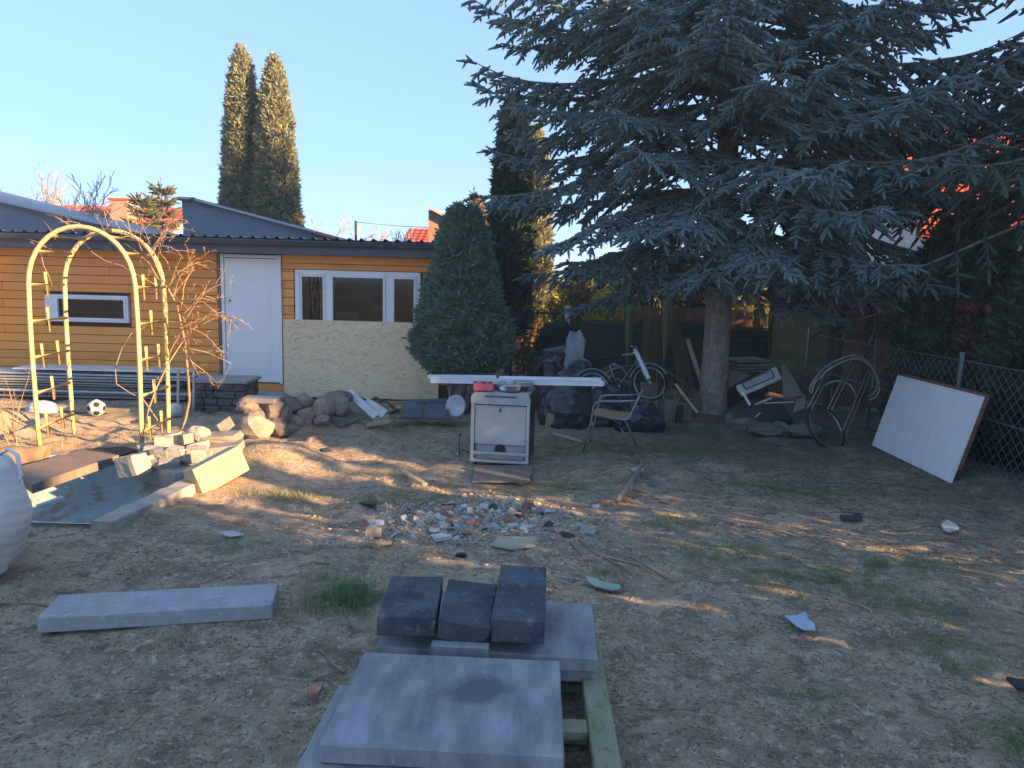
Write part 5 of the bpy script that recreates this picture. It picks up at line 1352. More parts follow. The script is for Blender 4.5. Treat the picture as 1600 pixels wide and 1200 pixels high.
def plank_fence(x0, y0, x1, y1, h, rows, m_, label, posts=(0, 1), z0=.05, vertical=False, name='plank_fence'):
    a = Vector((x0, y0, 0)); c = Vector((x1, y1, 0)); d = (c - a); L = d.length; d.normalize(); n_ = Vector((d.y, -d.x, 0))
    if n_.y > 0: n_ = -n_
    t = thing(name, label, 'fence', (a + c) / 2)
    if not vertical:
        ph = (h - z0) / rows
        for k in range(rows):
            b = MB(); z = z0 + ph * (k + .5); M = Matrix((d, -n_, Vector((0, 0, 1)))).transposed() @ rot(7, 0, rng.uniform(-.3, .3))
            b.box((a + c) / 2 + Vector((0, 0, z)), (L - .05, .014, ph * 1.08), M); b.build('board', m_, t)
    else:
        pw = L / rows
        for k in range(rows):
            p = a + d * (pw * (k + .5)); M = Matrix((d, -n_, Vector((0, 0, 1)))).transposed()
            b = MB(); b.box(p + Vector((0, 0, (h + z0) / 2 + rng.uniform(-.01, .01))), (pw - .012, .02, h - z0), M); b.build('board', m_, t)
        for zz in (.35, h - .25):
            b = MB(); b.beam(a + Vector((0, 0, zz)) - n_ * .03, c + Vector((0, 0, zz)) - n_ * .03, .04, .07); b.build('rail', m_, t)
    for f in posts:
        p = a + d * (L * f); b = MB(); b.box(p + Vector((0, 0, (h + .08) / 2)), (.09, .09, h + .08), Matrix((d, -n_, Vector((0, 0, 1)))).transposed(), .006); b.build('post', DARKWOOD, t)
    return t
plank_fence(5.32, 12.0, 6.35, 11.9, 1.98, 14, BROWNFENCE, 'brown overlapping board fence panel behind the wire fence', posts=(0, .42, 1))
plank_fence(4.75, 13.6, 5.28, 12.2, 1.95, 12, MOSSWOOD, 'mossy yellowish fence panel left of the brown board panel')
plank_fence(2.2, 14.4, 4.7, 14.0, 1.55, 16, BROWNFENCE, 'dark vertical plank fence behind the spruce trunk', vertical=True, posts=(0, 1))
# green ribbed sheet fence
def sheet_fence(x0, x1, Y, z0, z1, label, m_):
    t = thing('ribbed_sheet_fence', label, 'fence', ((x0 + x1) / 2, Y, 0))
    n_ = 11; b = MB(); vv = []; ff = []; prof = []
    z = z0; ph = (z1 - z0) / n_
    for k in range(n_): prof += [(z, 0), (z + ph * .55, 0), (z + ph * .65, -.025), (z + ph * .9, -.025)]; z += ph
    for (zz, dy) in prof: vv += [(x0, Y + dy, zz), (x1, Y + dy, zz), (x0, Y + dy + .004, zz), (x1, Y + dy + .004, zz)]
    for k in range(len(prof) - 1):
        a = 4 * k; ff += [(a, a + 1, a + 5, a + 4), (a + 2, a + 6, a + 7, a + 3), (a, a + 4, a + 6, a + 2), (a + 1, a + 3, a + 7, a + 5)]
    b.add(vv, ff); b.build('ribbed_sheet', m_, t)
    for x in (x0 + .03, x1 - .03):
        b = MB(); b.box((x, Y + .05, (z1 + .06) / 2), (.06, .06, z1 + .06)); b.build('post', DARKWOOD, t)
    b = MB(); b.box(((x0 + x1) / 2, Y - .01, z1 + .015), (x1 - x0, .05, .03)); b.build('cap', m_, t)
GREENS = mat('dark_green_coated_sheet', (.03, .065, .05), (.025, .055, .042), rough=.45, rand=.1, bump=.05)
sheet_fence(V(905, 505, 13.4).x, V(1005, 505, 13.4).x, 13.4, .05, 1.27, 'dark green ribbed metal fence panel behind the bicycle', GREENS)
sheet_fence(V(1035, 505, 13.5).x, V(1110, 505, 13.5).x, 13.5, .05, 1.30, 'dark green ribbed metal fence panel just left of the spruce trunk', GREENS)
sheet_fence(V(1130, 505, 13.6).x, V(1230, 505, 13.6).x, 13.6, .05, 1.20, 'dark green ribbed metal fence panel right of the spruce trunk', GREENS)
b = MB(); p = V(977, 600, 12.9); b.tube([(p.x, 12.9, 0), (p.x + .02, 12.9, 1.2), (p.x + .03, 12.95, 1.9)], [.075, .07, .065], 10); o = b.build('mossy_post', MOSSWOOD, org=(p.x, 12.9, 0)); tag(o, 'thick mossy timber post in front of the green fence panel', 'post')
b = MB(); p = V(1035, 600, 12.9); b.tube([(p.x, 12.9, 0), (p.x + .02, 12.9, 1.2), (p.x + .03, 12.95, 1.95)], [.085, .08, .075], 10); o = b.build('mossy_post', MOSSWOOD, org=(p.x, 12.9, 0)); tag(o, 'thick mossy timber post just left of the leaning planks', 'post')
# garden gate of upright bars at the back
def make_gate():
    Y = 14.6; x0, x1 = V(800, 500, Y).x, V(880, 500, Y).x; t = thing('bar_gate', 'dark metal bar gate in the gap right of the dwarf spruce', 'gate', ((x0 + x1) / 2, Y, 0))
    for k in range(9):
        x = x0 + (x1 - x0) * k / 8; b = MB(); b.tube([(x, Y, .08), (x, Y, 1.42)], .010 if k not in (0, 8) else .03, 6); b.build('bar', BLACKRUB, t)
    for z in (.15, .75, 1.35):
        b = MB(); b.box(((x0 + x1) / 2, Y, z), (x1 - x0, .025, .03)); b.build('rail', BLACKRUB, t)
    b = MB(); b.box((x1 + .08, Y, .75), (.1, .1, 1.5), None, .006); b.build('post', PVC, t)
make_gate()
plank = board_quad('garden_path_slab', [G(805, 575, .03), G(850, 575, .03), G(846, 556, .03), G(812, 556, .03)], .03, YBLOCK, 'pale path slab leading to the bar gate', 'slab')
# ------------------------------------------------------------------ conifers built from needled shoots
def norm(a): return a / (np.linalg.norm(a, axis=-1, keepdims=True) + 1e-9)
def shoots_mesh(name, P, D, L, W, mat_, nn, rs, parent, org, nl=0.032, nw=0.0075, core=0.024):
    """P,D,L: shoot base, unit direction, length. Each shoot is a three-sided core plus nn needles."""
    n = len(P)
    ref = np.where(np.abs(D[:, 2:3]) > 0.9, np.array([[1., 0, 0]]), np.array([[0, 0, 1.]]))
    S = norm(np.cross(D, ref)); U = np.cross(S, D)
    t = (np.arange(nn)[None, :] + rs.random((n, nn))) / nn
    a = rs.random((n, nn)) * 2 * np.pi
    rad = S[:, None] * np.cos(a)[..., None] + U[:, None] * np.sin(a)[..., None]
    base = P[:, None] + D[:, None] * (L[:, None] * t)[..., None]
    fwd = 0.55 + 1.1 * t ** 4
    nd = norm(rad + D[:, None] * fwd[..., None])
    tip = base + nd * (nl * W[:, None] * (0.75 + 0.5 * rs.random((n, nn))) * (1 - 0.25 * t))[..., None]
    sd = norm(np.cross(nd, rs.normal(size=(n, nn, 3)))) * (nw * W)[:, None, None]
    nv = np.stack([base - sd, base + sd, tip], 2).reshape(-1, 3)
    nf = np.arange(n * nn * 3).reshape(-1, 3)
    cv = []
    for k, (al, r) in enumerate(((0, 1.0), (1.0, 0.45))):
        for q in range(3):
            an = q * 2.094
            cv.append(P + D * (L * al)[:, None] + (S * math.cos(an) + U * math.sin(an)) * (core * r * W)[:, None])
    cv = np.stack(cv, 1).reshape(-1, 3); b = np.arange(n)[:, None] * 6 + len(nv)
    cf = []
    for q in range(3):
        q2 = (q + 1) % 3; cf += [np.concatenate([b + q, b + q2, b + 3 + q2], 1), np.concatenate([b + q, b + 3 + q2, b + 3 + q], 1)]
    o = np_mesh(name, np.concatenate([nv, cv]), np.concatenate([nf] + cf), mat_, org=org, parent=parent)
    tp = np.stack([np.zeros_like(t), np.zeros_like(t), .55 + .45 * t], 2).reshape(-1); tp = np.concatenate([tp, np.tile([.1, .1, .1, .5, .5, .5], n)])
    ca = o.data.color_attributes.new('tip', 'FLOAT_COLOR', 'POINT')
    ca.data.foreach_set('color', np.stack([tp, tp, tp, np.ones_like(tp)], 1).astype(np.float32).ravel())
    return o

def spruce(base, H_, rad_of, zlow, label, needle, bark, seed, name='blue_spruce', dens=1.0, nn=22, shoot=0.135, detail_z=7.0, r0=0.205, r1=0.03, pend=0.40, branches_extra=(), droop=1.0, hidden=None, ws=1.0, nbr=9, dz=.40):
    rr = random.Random(seed); rs = np.random.default_rng(seed)
    base = Vector(base); t = thing(name, label, 'tree', base)
    # trunk with scaly relief
    n, k = 40, 130; vv = []; ff = []
    for i in range(k + 1):
        s = (i / k) ** 1.7; z = -0.1 + (H_ + .1) * s
        r = r0 * (1 - s) ** 0.85 + r1 * s + 0.06 * math.exp(-max(z, 0) / 0.16)
        for j in range(n):
            a = 2 * math.pi * j / n
            q = Vector((math.cos(a) * 5, math.sin(a) * 5, z * 6 + seed))
            d = (mnoise.noise(q * 1.6) * .5 + mnoise.noise(q * 4)) * 0.014 + 0.05 * math.exp(-max(z, 0) / .15) * math.sin(a * 5 + 1)
            vv.append((base.x + (r + d) * math.cos(a) + 0.004 * z * math.sin(z), base.y + (r + d) * math.sin(a), base.z + z))
    for i in range(k):
        for j in range(n): ff.append((i * n + j, i * n + (j + 1) % n, (i + 1) * n + (j + 1) % n, (i + 1) * n + j))
    m_ = MB(); m_.add(vv, ff, True); m_.build('trunk', bark, t)
    wood = MB(); P = []; D = []; L = []
    specs = []
    z = zlow; az = rr.uniform(0, 6)
    while z < H_ - 0.25:
        nb = nbr if z < detail_z else 4
        for q in range(nb):
            a = az + q * 2 * math.pi / nb + rr.uniform(-.25, .25)
            specs.append((z + rr.uniform(-.07, .07), a, rad_of(z) * rr.uniform(0.85, 1.08)))
        az += rr.uniform(.5, 1.1); z += rr.uniform(dz * .85, dz * 1.2) if z < detail_z else 0.5
    specs += list(branches_extra)
    for (zb, a, Lb) in specs:
        if Lb < 0.15: continue
        lod = dens * (1.0 if zb < detail_z else 0.35)
        o = Vector((math.cos(a), math.sin(a), 0)); w_ = Vector((-math.sin(a), math.cos(a), 0))
        if hidden and hidden(o, zb): lod *= 0.2
        A = rr.uniform(-.05, .15); B = rr.uniform(.24, .4) * droop; C_ = rr.uniform(.18, .3)
        if zb > H_ * .6: A += .35
        if zb < 3.3: B += .16
        def pt(s): return base + Vector((0, 0, zb)) + o * (Lb * s) + w_ * (0.05 * Lb * math.sin(3 * s + a)) + Vector((0, 0, Lb * (A * s - B * s * s + C_ * s ** 4)))
        path = [pt(i / 9) for i in range(10)]
        wood.tube(path, [0.035 * (1 - i / 9) + 0.006 for i in range(10)], 5, cap=False)
        ns = max(4, int(Lb / (0.115 / max(lod, .4))))
        for i in range(ns):
            s = 0.16 + 0.84 * (i + rr.random() * .6) / ns
            p = pt(s); tang = (pt(min(s + .05, 1.05)) - pt(s - .05)).normalized()
            side = 1 if i % 2 else -1
            ls = (0.16 + 0.40 * (1 - s) * Lb * (0.6 + .4 * rr.random())) * min(1, s * 3.2); ls = min(ls, 0.95)
            sd = (tang * rr.uniform(.45, .75) + w_ * side * rr.uniform(.6, .95) + Vector((0, 0, rr.uniform(-.38, .10) * droop))).normalized()
            if i == ns - 1: sd = tang; ls = .2
            nq = max(2, int(ls / (0.064 / max(lod, .5))))
            spts = []
            for q in range(nq + 1):
                f = q / nq
                pp = p + sd * (ls * f) + Vector((0, 0, -0.36 * droop * ls * f * f + 0.06 * ls * f ** 4))
                spts.append(pp)
            if ls > .25: wood.tube([spts[0], spts[nq // 2], spts[-1]], [.008, .005, .003], 3, cap=False)
            s2, u2, _ = frame_from(sd)
            for q in range(1, nq + 1):
                dirn = (spts[q] - spts[q - 1]).normalized()
                if q == nq:
                    P.append(spts[q] - dirn * .03); D.append(dirn); L.append(shoot * rr.uniform(.8, 1.25)); continue
                for sg in ((1, -1) if rr.random() < .8 else (1,)):
                    dd = dirn * rr.uniform(.55, .9) + s2 * sg * rr.uniform(.5, .95) + Vector((0, 0, rr.uniform(-.12, .36)))
                    if rr.random() < pend: dd += Vector((0, 0, -rr.uniform(.5, 1.4)))
                    P.append(spts[q]); D.append(dd.normalized()); L.append(shoot * rr.uniform(.55, 1.1))
            # needles along the side twig itself
            P.append(spts[0]); D.append((spts[-1] - spts[0]).normalized()); L.append(ls)
    wood.build('branches', bark, t)
    P = np.array([tuple(p) for p in P]); D = np.array([tuple(d) for d in D]); L = np.array(L); W = ws * rs.uniform(.9, 1.25, len(P))
    shoots_mesh('crown', P, D, L, W, needle, nn, rs, t, tuple(base))
    print(name, 'shoots', len(P))
    return t

BARK = mat('scaly_spruce_bark', (.36, .29, .25), (.20, .16, .14), (.46, .39, .34), scale=14, stretch=(1, 1, .6), rough=.95, bump=1.0, bscale=28, bdist=.04, rand=0, scale3=30)
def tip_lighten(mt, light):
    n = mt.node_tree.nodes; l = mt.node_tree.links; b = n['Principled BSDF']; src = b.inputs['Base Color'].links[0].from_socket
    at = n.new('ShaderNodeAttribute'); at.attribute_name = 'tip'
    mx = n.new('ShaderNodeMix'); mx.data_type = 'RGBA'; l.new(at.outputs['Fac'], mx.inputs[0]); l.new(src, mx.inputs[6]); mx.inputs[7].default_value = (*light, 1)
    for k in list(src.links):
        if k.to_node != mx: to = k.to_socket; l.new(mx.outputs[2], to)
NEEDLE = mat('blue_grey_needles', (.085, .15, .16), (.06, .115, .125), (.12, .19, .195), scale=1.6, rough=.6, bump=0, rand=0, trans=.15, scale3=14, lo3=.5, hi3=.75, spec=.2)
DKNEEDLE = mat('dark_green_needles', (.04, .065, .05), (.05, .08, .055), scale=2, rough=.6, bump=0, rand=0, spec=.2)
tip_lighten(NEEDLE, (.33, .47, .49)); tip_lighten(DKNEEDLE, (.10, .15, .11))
def rad_main(z):
    if z < 2.6: return 1.7 + (z - 1.9) * 1.4
    if z < 4.6: return 2.7 + (z - 2.6) * .55
    return max(0.1, 3.8 * (1 - (z - 4.6) / 5.6))
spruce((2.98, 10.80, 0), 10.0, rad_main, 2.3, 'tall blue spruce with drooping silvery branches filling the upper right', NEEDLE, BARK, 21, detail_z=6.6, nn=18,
       branches_extra=[(1.95, R_(-35), 1.65), (2.3, R_(-120), 1.5), (2.35, R_(-60), 2.4), (2.45, R_(-15), 2.6), (2.9, R_(-95), 2.9), (3.3, R_(-80), 3.2), (3.2, R_(-125), 3.1), (3.4, R_(-40), 3.3), (4.1, R_(-70), 3.5), (4.6, R_(-110), 3.5), (5.4, R_(178), 3.9), (4.9, R_(-170), 3.7), (6.0, R_(-165), 3.7), (3.0, R_(-25), 3.4), (3.7, R_(-10), 3.6), (4.4, R_(-25), 3.7), (5.6, R_(-150), 3.6)],
       hidden=lambda o, z: o.y > 0.35)
def rad_nor(z): return 3.3 if z < 6.5 else max(.3, 1.2 * (9.6 - z))
spruce((8.7, 9.4, 0), 9.4, rad_nor, 2.6, 'dark green spruce with hanging twigs at the right picture edge', DKNEEDLE, BARK, 33, name='dark_spruce', dens=.5, nn=12, shoot=.2, detail_z=8.0, branches_extra=[(z_, R_(a_), 4.6) for z_, a_ in ((4.4, 185), (4.9, 215), (5.3, 170), (5.6, 200), (6.0, 230), (6.3, 180), (6.6, 210), (6.9, 165), (7.2, 195), (7.5, 225), (7.8, 180), (8.1, 205), (5.0, 245), (5.9, 250), (6.8, 245), (7.7, 240), (4.0, 200), (3.6, 180), (3.1, 165), (3.4, 150), (3.9, 160), (4.3, 150), (4.7, 165), (5.1, 155), (5.5, 145), (3.2, 190), (2.8, 175), (4.5, 175))], pend=.75, ws=1.25, r0=.22, droop=1.25, hidden=lambda o, z: o.x > .3)

# ------------------------------------------------------------------ dense shrubs from small sprays
def sprays(name, prof, base, n, size, mat_, seed, parent, fac=5, up=.5, depth=.25, lump_=.1, sx=1.0, sy=1.0, clump=0.12):
    """prof: list of (z, r); sprays of small leaves scattered in the outer shell of a body of revolution"""
    rs = np.random.default_rng(seed); zs = np.array([p[0] for p in prof]); rr_ = np.array([p[1] for p in prof])
    zz = np.linspace(zs[0], zs[-1], 400); rz = np.interp(zz, zs, rr_); cdf = np.cumsum(rz + .02); cdf /= cdf[-1]
    z = np.interp(rs.random(n), cdf, zz); r = np.interp(z, zs, rr_)
    a = rs.random(n) * 2 * np.pi
    off = vnoise(a * 3.5 / 1.0, z / clump, seed) - .5
    off = off + .6 * (vnoise(a * 9, z / clump * 2.5, seed + 3) - .5)
    r = r * (1 + lump_ * off * 2) * (1 - depth * rs.random(n) ** 2)
    c = np.stack([np.cos(a), np.sin(a), np.zeros(n)], 1)
    P = np.stack([base[0] + r * np.cos(a) * sx, base[1] + r * np.sin(a) * sy, base[2] + z + .04 * off], 1)
    D = norm(c * (1 - up * .6) + np.array([0, 0, 1]) * up + rs.normal(size=(n, 3)) * .35)
    V_ = []; F_ = []
    s = size * rs.uniform(.6, 1.3, n)
    for k in range(fac):
        d = norm(D + rs.normal(size=(n, 3)) * .55); sd = norm(np.cross(d, rs.normal(size=(n, 3))))
        b0 = P + rs.normal(size=(n, 3)) * (size * .25)
        V_.append(np.stack([b0, b0 + d * (s * .55)[:, None] + sd * (s * .17)[:, None], b0 + d * s[:, None], b0 + d * (s * .5)[:, None] - sd * (s * .17)[:, None]], 1).reshape(-1, 3))
        F_.append(np.arange(n * 4).reshape(-1, 4) + k * n * 4)
    return np_mesh(name, np.concatenate(V_), np.concatenate(F_), mat_, org=tuple(base), parent=parent)
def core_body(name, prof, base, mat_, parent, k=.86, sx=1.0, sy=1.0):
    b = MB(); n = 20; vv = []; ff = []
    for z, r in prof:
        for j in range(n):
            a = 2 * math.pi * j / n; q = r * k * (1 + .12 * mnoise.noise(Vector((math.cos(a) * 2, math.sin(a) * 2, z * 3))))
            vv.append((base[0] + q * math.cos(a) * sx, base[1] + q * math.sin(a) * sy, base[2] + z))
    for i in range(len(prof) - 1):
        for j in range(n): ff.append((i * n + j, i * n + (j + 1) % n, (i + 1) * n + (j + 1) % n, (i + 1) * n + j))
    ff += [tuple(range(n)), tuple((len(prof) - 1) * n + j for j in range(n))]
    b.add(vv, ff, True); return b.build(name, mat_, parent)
DWARF = mat('dwarf_spruce_foliage', (.15, .25, .175), (.11, .19, .135), (.21, .31, .21), scale=4, rough=.65, bump=0, rand=0, trans=.3, scale3=16, lo3=.5, hi3=.75, spec=.15)
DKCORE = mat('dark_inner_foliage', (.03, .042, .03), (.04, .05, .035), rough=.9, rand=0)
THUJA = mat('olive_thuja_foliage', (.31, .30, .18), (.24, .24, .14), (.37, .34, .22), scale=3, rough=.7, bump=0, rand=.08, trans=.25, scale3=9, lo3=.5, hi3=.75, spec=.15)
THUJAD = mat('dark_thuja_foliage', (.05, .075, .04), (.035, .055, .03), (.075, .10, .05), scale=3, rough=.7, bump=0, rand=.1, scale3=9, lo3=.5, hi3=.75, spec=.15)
def dwarf_conifer():
    b = V(720, 640, 10.85); base = (b.x, 10.85, 0.0); k = 10.85 / FPX
    t = thing('dwarf_conical_spruce', 'dense dark green dwarf conifer with flat clipped top before the shed corner', 'tree', base)
    prof = []
    for py, h_ in [(594, 16), (586, 36), (574, 56), (560, 70), (540, 76), (520, 73), (500, 69), (470, 60), (440, 51), (410, 43), (380, 34), (350, 25), (336, 18), (328, 14), (324, 8)]:
        prof.append((V(720, py, 10.85).z, h_ * k * .9))
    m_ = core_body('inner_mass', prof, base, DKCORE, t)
    sprays('crown', prof, base, 15000, .10, DWARF, 5, t, fac=4, up=.35, depth=.16, lump_=.17, clump=.15)
    for (dx, dy, r) in [(-.16, 0, .09), (.02, .03, .11), (.16, -.05, .08), (.25, .08, .06)]:
        b = MB(); b.tube([(base[0] + dx, base[1] + dy, -.05), (base[0] + dx * .9, base[1] + dy, .4), (base[0] + dx * .6, base[1] + dy, 1.0)], [r, r * .85, r * .7], 10); b.build('stem', BARK, t)
dwarf_conifer()
def thuja(base, H_, r, label, m_, seed, n=9000, size=.16, zb=.2, pw=.75, group=None, name='columnar_thuja', lump_=.12, sx=1.0, sy=1.0, fac=4):
    t = thing(name, label, 'tree', base, group)
    prof = []
    for i in range(22):
        s = i / 21; z = zb + (H_ - zb) * s
        w_ = (1 - s) ** pw * (0.55 + .45 * min(1, s * 4 + .4)); w_ = min(1, 1.25 * w_) if s < .9 else w_ * 1.2
        prof.append((z, max(.02, r * w_)))
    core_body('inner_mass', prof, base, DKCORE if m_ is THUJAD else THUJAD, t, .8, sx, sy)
    sprays('crown', prof, base, n, size, m_, seed, t, fac=fac, up=.75, depth=.2, lump_=lump_, clump=.22, sx=sx, sy=sy)
    b = MB(); b.tube([(base[0], base[1], -.1), (base[0], base[1], zb + .5)], [.1, .08], 8); b.build('trunk', BARK, t)
    return t
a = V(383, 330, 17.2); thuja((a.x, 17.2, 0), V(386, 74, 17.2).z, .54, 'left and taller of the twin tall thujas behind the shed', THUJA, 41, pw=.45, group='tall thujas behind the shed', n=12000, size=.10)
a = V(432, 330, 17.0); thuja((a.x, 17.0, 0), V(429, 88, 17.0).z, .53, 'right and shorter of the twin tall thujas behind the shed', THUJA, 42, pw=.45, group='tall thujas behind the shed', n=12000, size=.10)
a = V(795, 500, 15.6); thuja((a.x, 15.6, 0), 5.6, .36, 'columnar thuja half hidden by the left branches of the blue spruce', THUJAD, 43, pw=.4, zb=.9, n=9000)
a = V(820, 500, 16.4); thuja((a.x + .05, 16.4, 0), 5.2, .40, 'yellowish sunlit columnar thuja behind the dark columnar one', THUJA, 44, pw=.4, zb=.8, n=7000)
# thuja hedge trees behind the wire fence
for i, (x, y, h_, r, lab) in enumerate([(6.25, 8.3, 2.5, .72, 'dark green thuja behind the white board'), (5.8, 9.6, 2.9, .68, 'dark green thuja next to the white house wall'), (6.2, 7.3, 2.3, .7, 'dark green thuja at the right picture edge behind the wire mesh')]):
    thuja((x, y, 0), h_, r, lab, THUJAD, 50 + i, pw=.35, zb=.1, n=5000, size=.14, group='thujas behind the wire fence', name='hedge_thuja')
RED = mat('dusky_red_leaves', (.17, .04, .05), (.10, .03, .035), rough=.6, bump=0, rand=0)
t = thing('red_shrub', 'dusky red leaved shrub twigs among the dark thujas', 'shrub', (5.6, 8.8, 0)); sprays('leaves', [(1.1, .1), (1.4, .25), (1.7, .2), (1.9, .05)], (5.55, 8.75, 0), 130, .10, RED, 5, t, fac=2)
b = MB(); b.tube([(5.6, 8.8, 0), (5.55, 8.75, 1.2), (5.6, 8.7, 1.8)], [.02, .015, .006], 5); b.build('stem', BARK, t)
# ivy bush by the gate, sunlit bushes beyond
IVY = mat('dark_ivy_leaves', (.035, .06, .035), (.025, .045, .03), (.07, .10, .07), scale=5, rough=.45, bump=0, rand=0, spec=.4)
YEL = mat('yellow_green_leaves', (.48, .43, .07), (.38, .36, .06), (.48, .34, .08), scale=3, rough=.6, bump=0, rand=.1, trans=.3)
ORG = mat('autumn_orange_leaves', (.30, .18, .07), (.22, .13, .05), rough=.6, bump=0, rand=.1, trans=.3)
def bush(px, py, Y, w_, h_, m_, label, seed, n=3500, size=.1, zb=.05, cat='bush', name='leafy_bush', core=True, lump_=.25, depth=.5):
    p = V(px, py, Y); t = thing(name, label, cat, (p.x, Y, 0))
    prof = [(zb, w_ * .3), (zb + h_ * .2, w_ * .48), (zb + h_ * .55, w_ * .5), (zb + h_ * .85, w_ * .33), (zb + h_, w_ * .06)]
    if core: core_body('inner_mass', prof, (p.x, Y, 0), DKCORE, t, .7)
    sprays('leaves', prof, (p.x, Y, 0), n, size, m_, seed, t, fac=3, up=.3, depth=depth, lump_=lump_, clump=.25)
    b = MB(); b.tube([(p.x, Y, -.05), (p.x, Y, zb + h_ * .5)], [.05, .03], 6); b.build('stem', BARK, t)
bush(872, 540, 14.0, .8, 1.15, IVY, 'rounded dark ivy bush between the gate and the green fence', 71, core=True, size=.09)
bush(855, 470, 16.7, 1.1, 2.1, YEL, 'yellow green sunlit bush above the ivy, left one', 72, core=False, n=2600, size=.14)
bush(905, 470, 16.8, 1.2, 1.9, ORG, 'orange tinged sunlit bush above the ivy, right one', 73, core=False, n=2200, size=.14)
bush(948, 480, 16.3, 1.0, 1.75, YEL, 'yellow sunlit bush behind the green fence panel', 74, core=False, n=2000, size=.12)
bush(1165, 430, 15.0, 1.1, 2.75, YEL, 'bright yellow green sunlit bush right of the spruce trunk', 75, core=False, n=4000, size=.16)
bush(1215, 470, 15.2, 1.0, 2.2, ORG, 'autumn coloured bush seen low under the right spruce branches', 76, core=False, n=2500, size=.16)
bush(745, 340, 19.0, .7, 3.6, ORG, 'orange sunlit shrub top left of the columnar thuja', 77, core=False, n=2600, size=.14, zb=.5)
bush(830, 520, 16.2, 1.0, 1.1, ORG, 'pale reddish shrub glimpsed behind the bar gate', 78, core=False, n=900, size=.14)

for i, (x, y, h_, r) in enumerate([(2.2, 17.6, 2.5, .95), (3.7, 17.8, 2.8, 1.0), (5.3, 17.4, 2.7, 1.0), (6.9, 17.0, 3.0, 1.05)]):
    thuja((x, y, 0), h_, r, ['leftmost', 'second', 'third', 'rightmost'][i] + ' dark hedge thuja in the row behind the back fence', THUJAD, 150 + i, pw=.3, zb=.05, n=3500, size=.16, group='hedge thujas behind the back fence', name='hedge_thuja', fac=3)
# ------------------------------------------------------------------ far background
def bare_tree(px, py_top, Y, label, seed, spread=.5, n_=1, thick=.05, name='bare_tree', group=None, w_=None):
    p = V(px, 420, Y); H_ = V(px, py_top, Y).z * .62; rr = random.Random(seed); t = thing(name, label, 'tree', (p.x, Y, 0), group); mb = MB()
    def br(p0, d, L, r, dep):
        pts = [p0]; n = 6; rad = [r]
        for i in range(n):
            d = (d + Vector((rr.gauss(0, .16), rr.gauss(0, .16), rr.gauss(.05, .12)))).normalized(); pts.append(pts[-1] + d * L / n); rad.append(max(.008, r * (1 - .8 * (i + 1) / n)))
            if dep < 3 and i >= 1:
                for _ in range(2 if dep < 2 else 1):
                    if rr.random() < .62: br(pts[-1], (d + Vector((rr.gauss(0, spread), rr.gauss(0, spread), rr.gauss(.1, spread * .6)))).normalized(), L * rr.uniform(.35, .6), rad[-1] * .6, dep + 1)
        mb.tube(pts, rad, 4, cap=False)
    for k in range(n_):
        br(Vector((p.x + rr.uniform(-1, 1) * (w_ or 0), Y + rr.uniform(-.5, .5), 0)), Vector((rr.gauss(0, .1), rr.gauss(0, .1), 1)), H_ * .95, thick, 0)
    mb.build('branches', mat('bare_grey_twig', (.36, .32, .29), (.30, .26, .23), rand=.1, rough=.9), t)
bare_tree(20, 262, 26, 'bare twiggy tree at the left edge above the garage roof', 1, .55, 2, w_=.8)
bare_tree(62, 245, 27, 'bare poplar like tree with upright twigs left of the roof', 2, .28, 3, thick=.04, w_=.9)
bare_tree(545, 318, 24, 'bare shrub crown above the shed roof middle', 3, .6, 2, thick=.03, w_=.5)
bare_tree(610, 345, 26, 'low bare shrub above the shed roof left of the red roof', 4, .5, 2, thick=.02, w_=.6)
bare_tree(575, 340, 22, 'thin bare sapling above the shed roof', 6, .4, 2, thick=.02, w_=.5)
def young_spruce(px, pt, Y, r, label, m_, seed):
    p = V(px, 420, Y); H_ = V(px, pt, Y).z
    spruce((p.x, Y, 0), H_, lambda z: max(.05, r * (1 - z / H_) ** .8), .6, label, m_, BARK, seed, name='young_spruce', dens=.9, nn=8, shoot=.2, detail_z=9.0, ws=1.6, r0=.06, r1=.01, pend=.1, droop=.4)
PALEN = mat('olive_needles', (.14, .13, .055), (.10, .10, .045), rough=.7, bump=0, rand=.1)  # olive tone varied by noise
young_spruce(226, 298, 24, 1.15, 'left smaller young spruce above the shed roof', PALEN, 61)
young_spruce(258, 276, 25, 1.25, 'right taller young spruce above the shed roof', PALEN, 62)
bare_tree(150, 262, 20, 'small dark twigged sapling with round buds above the arch', 9, .55, 2, thick=.03, w_=.3)
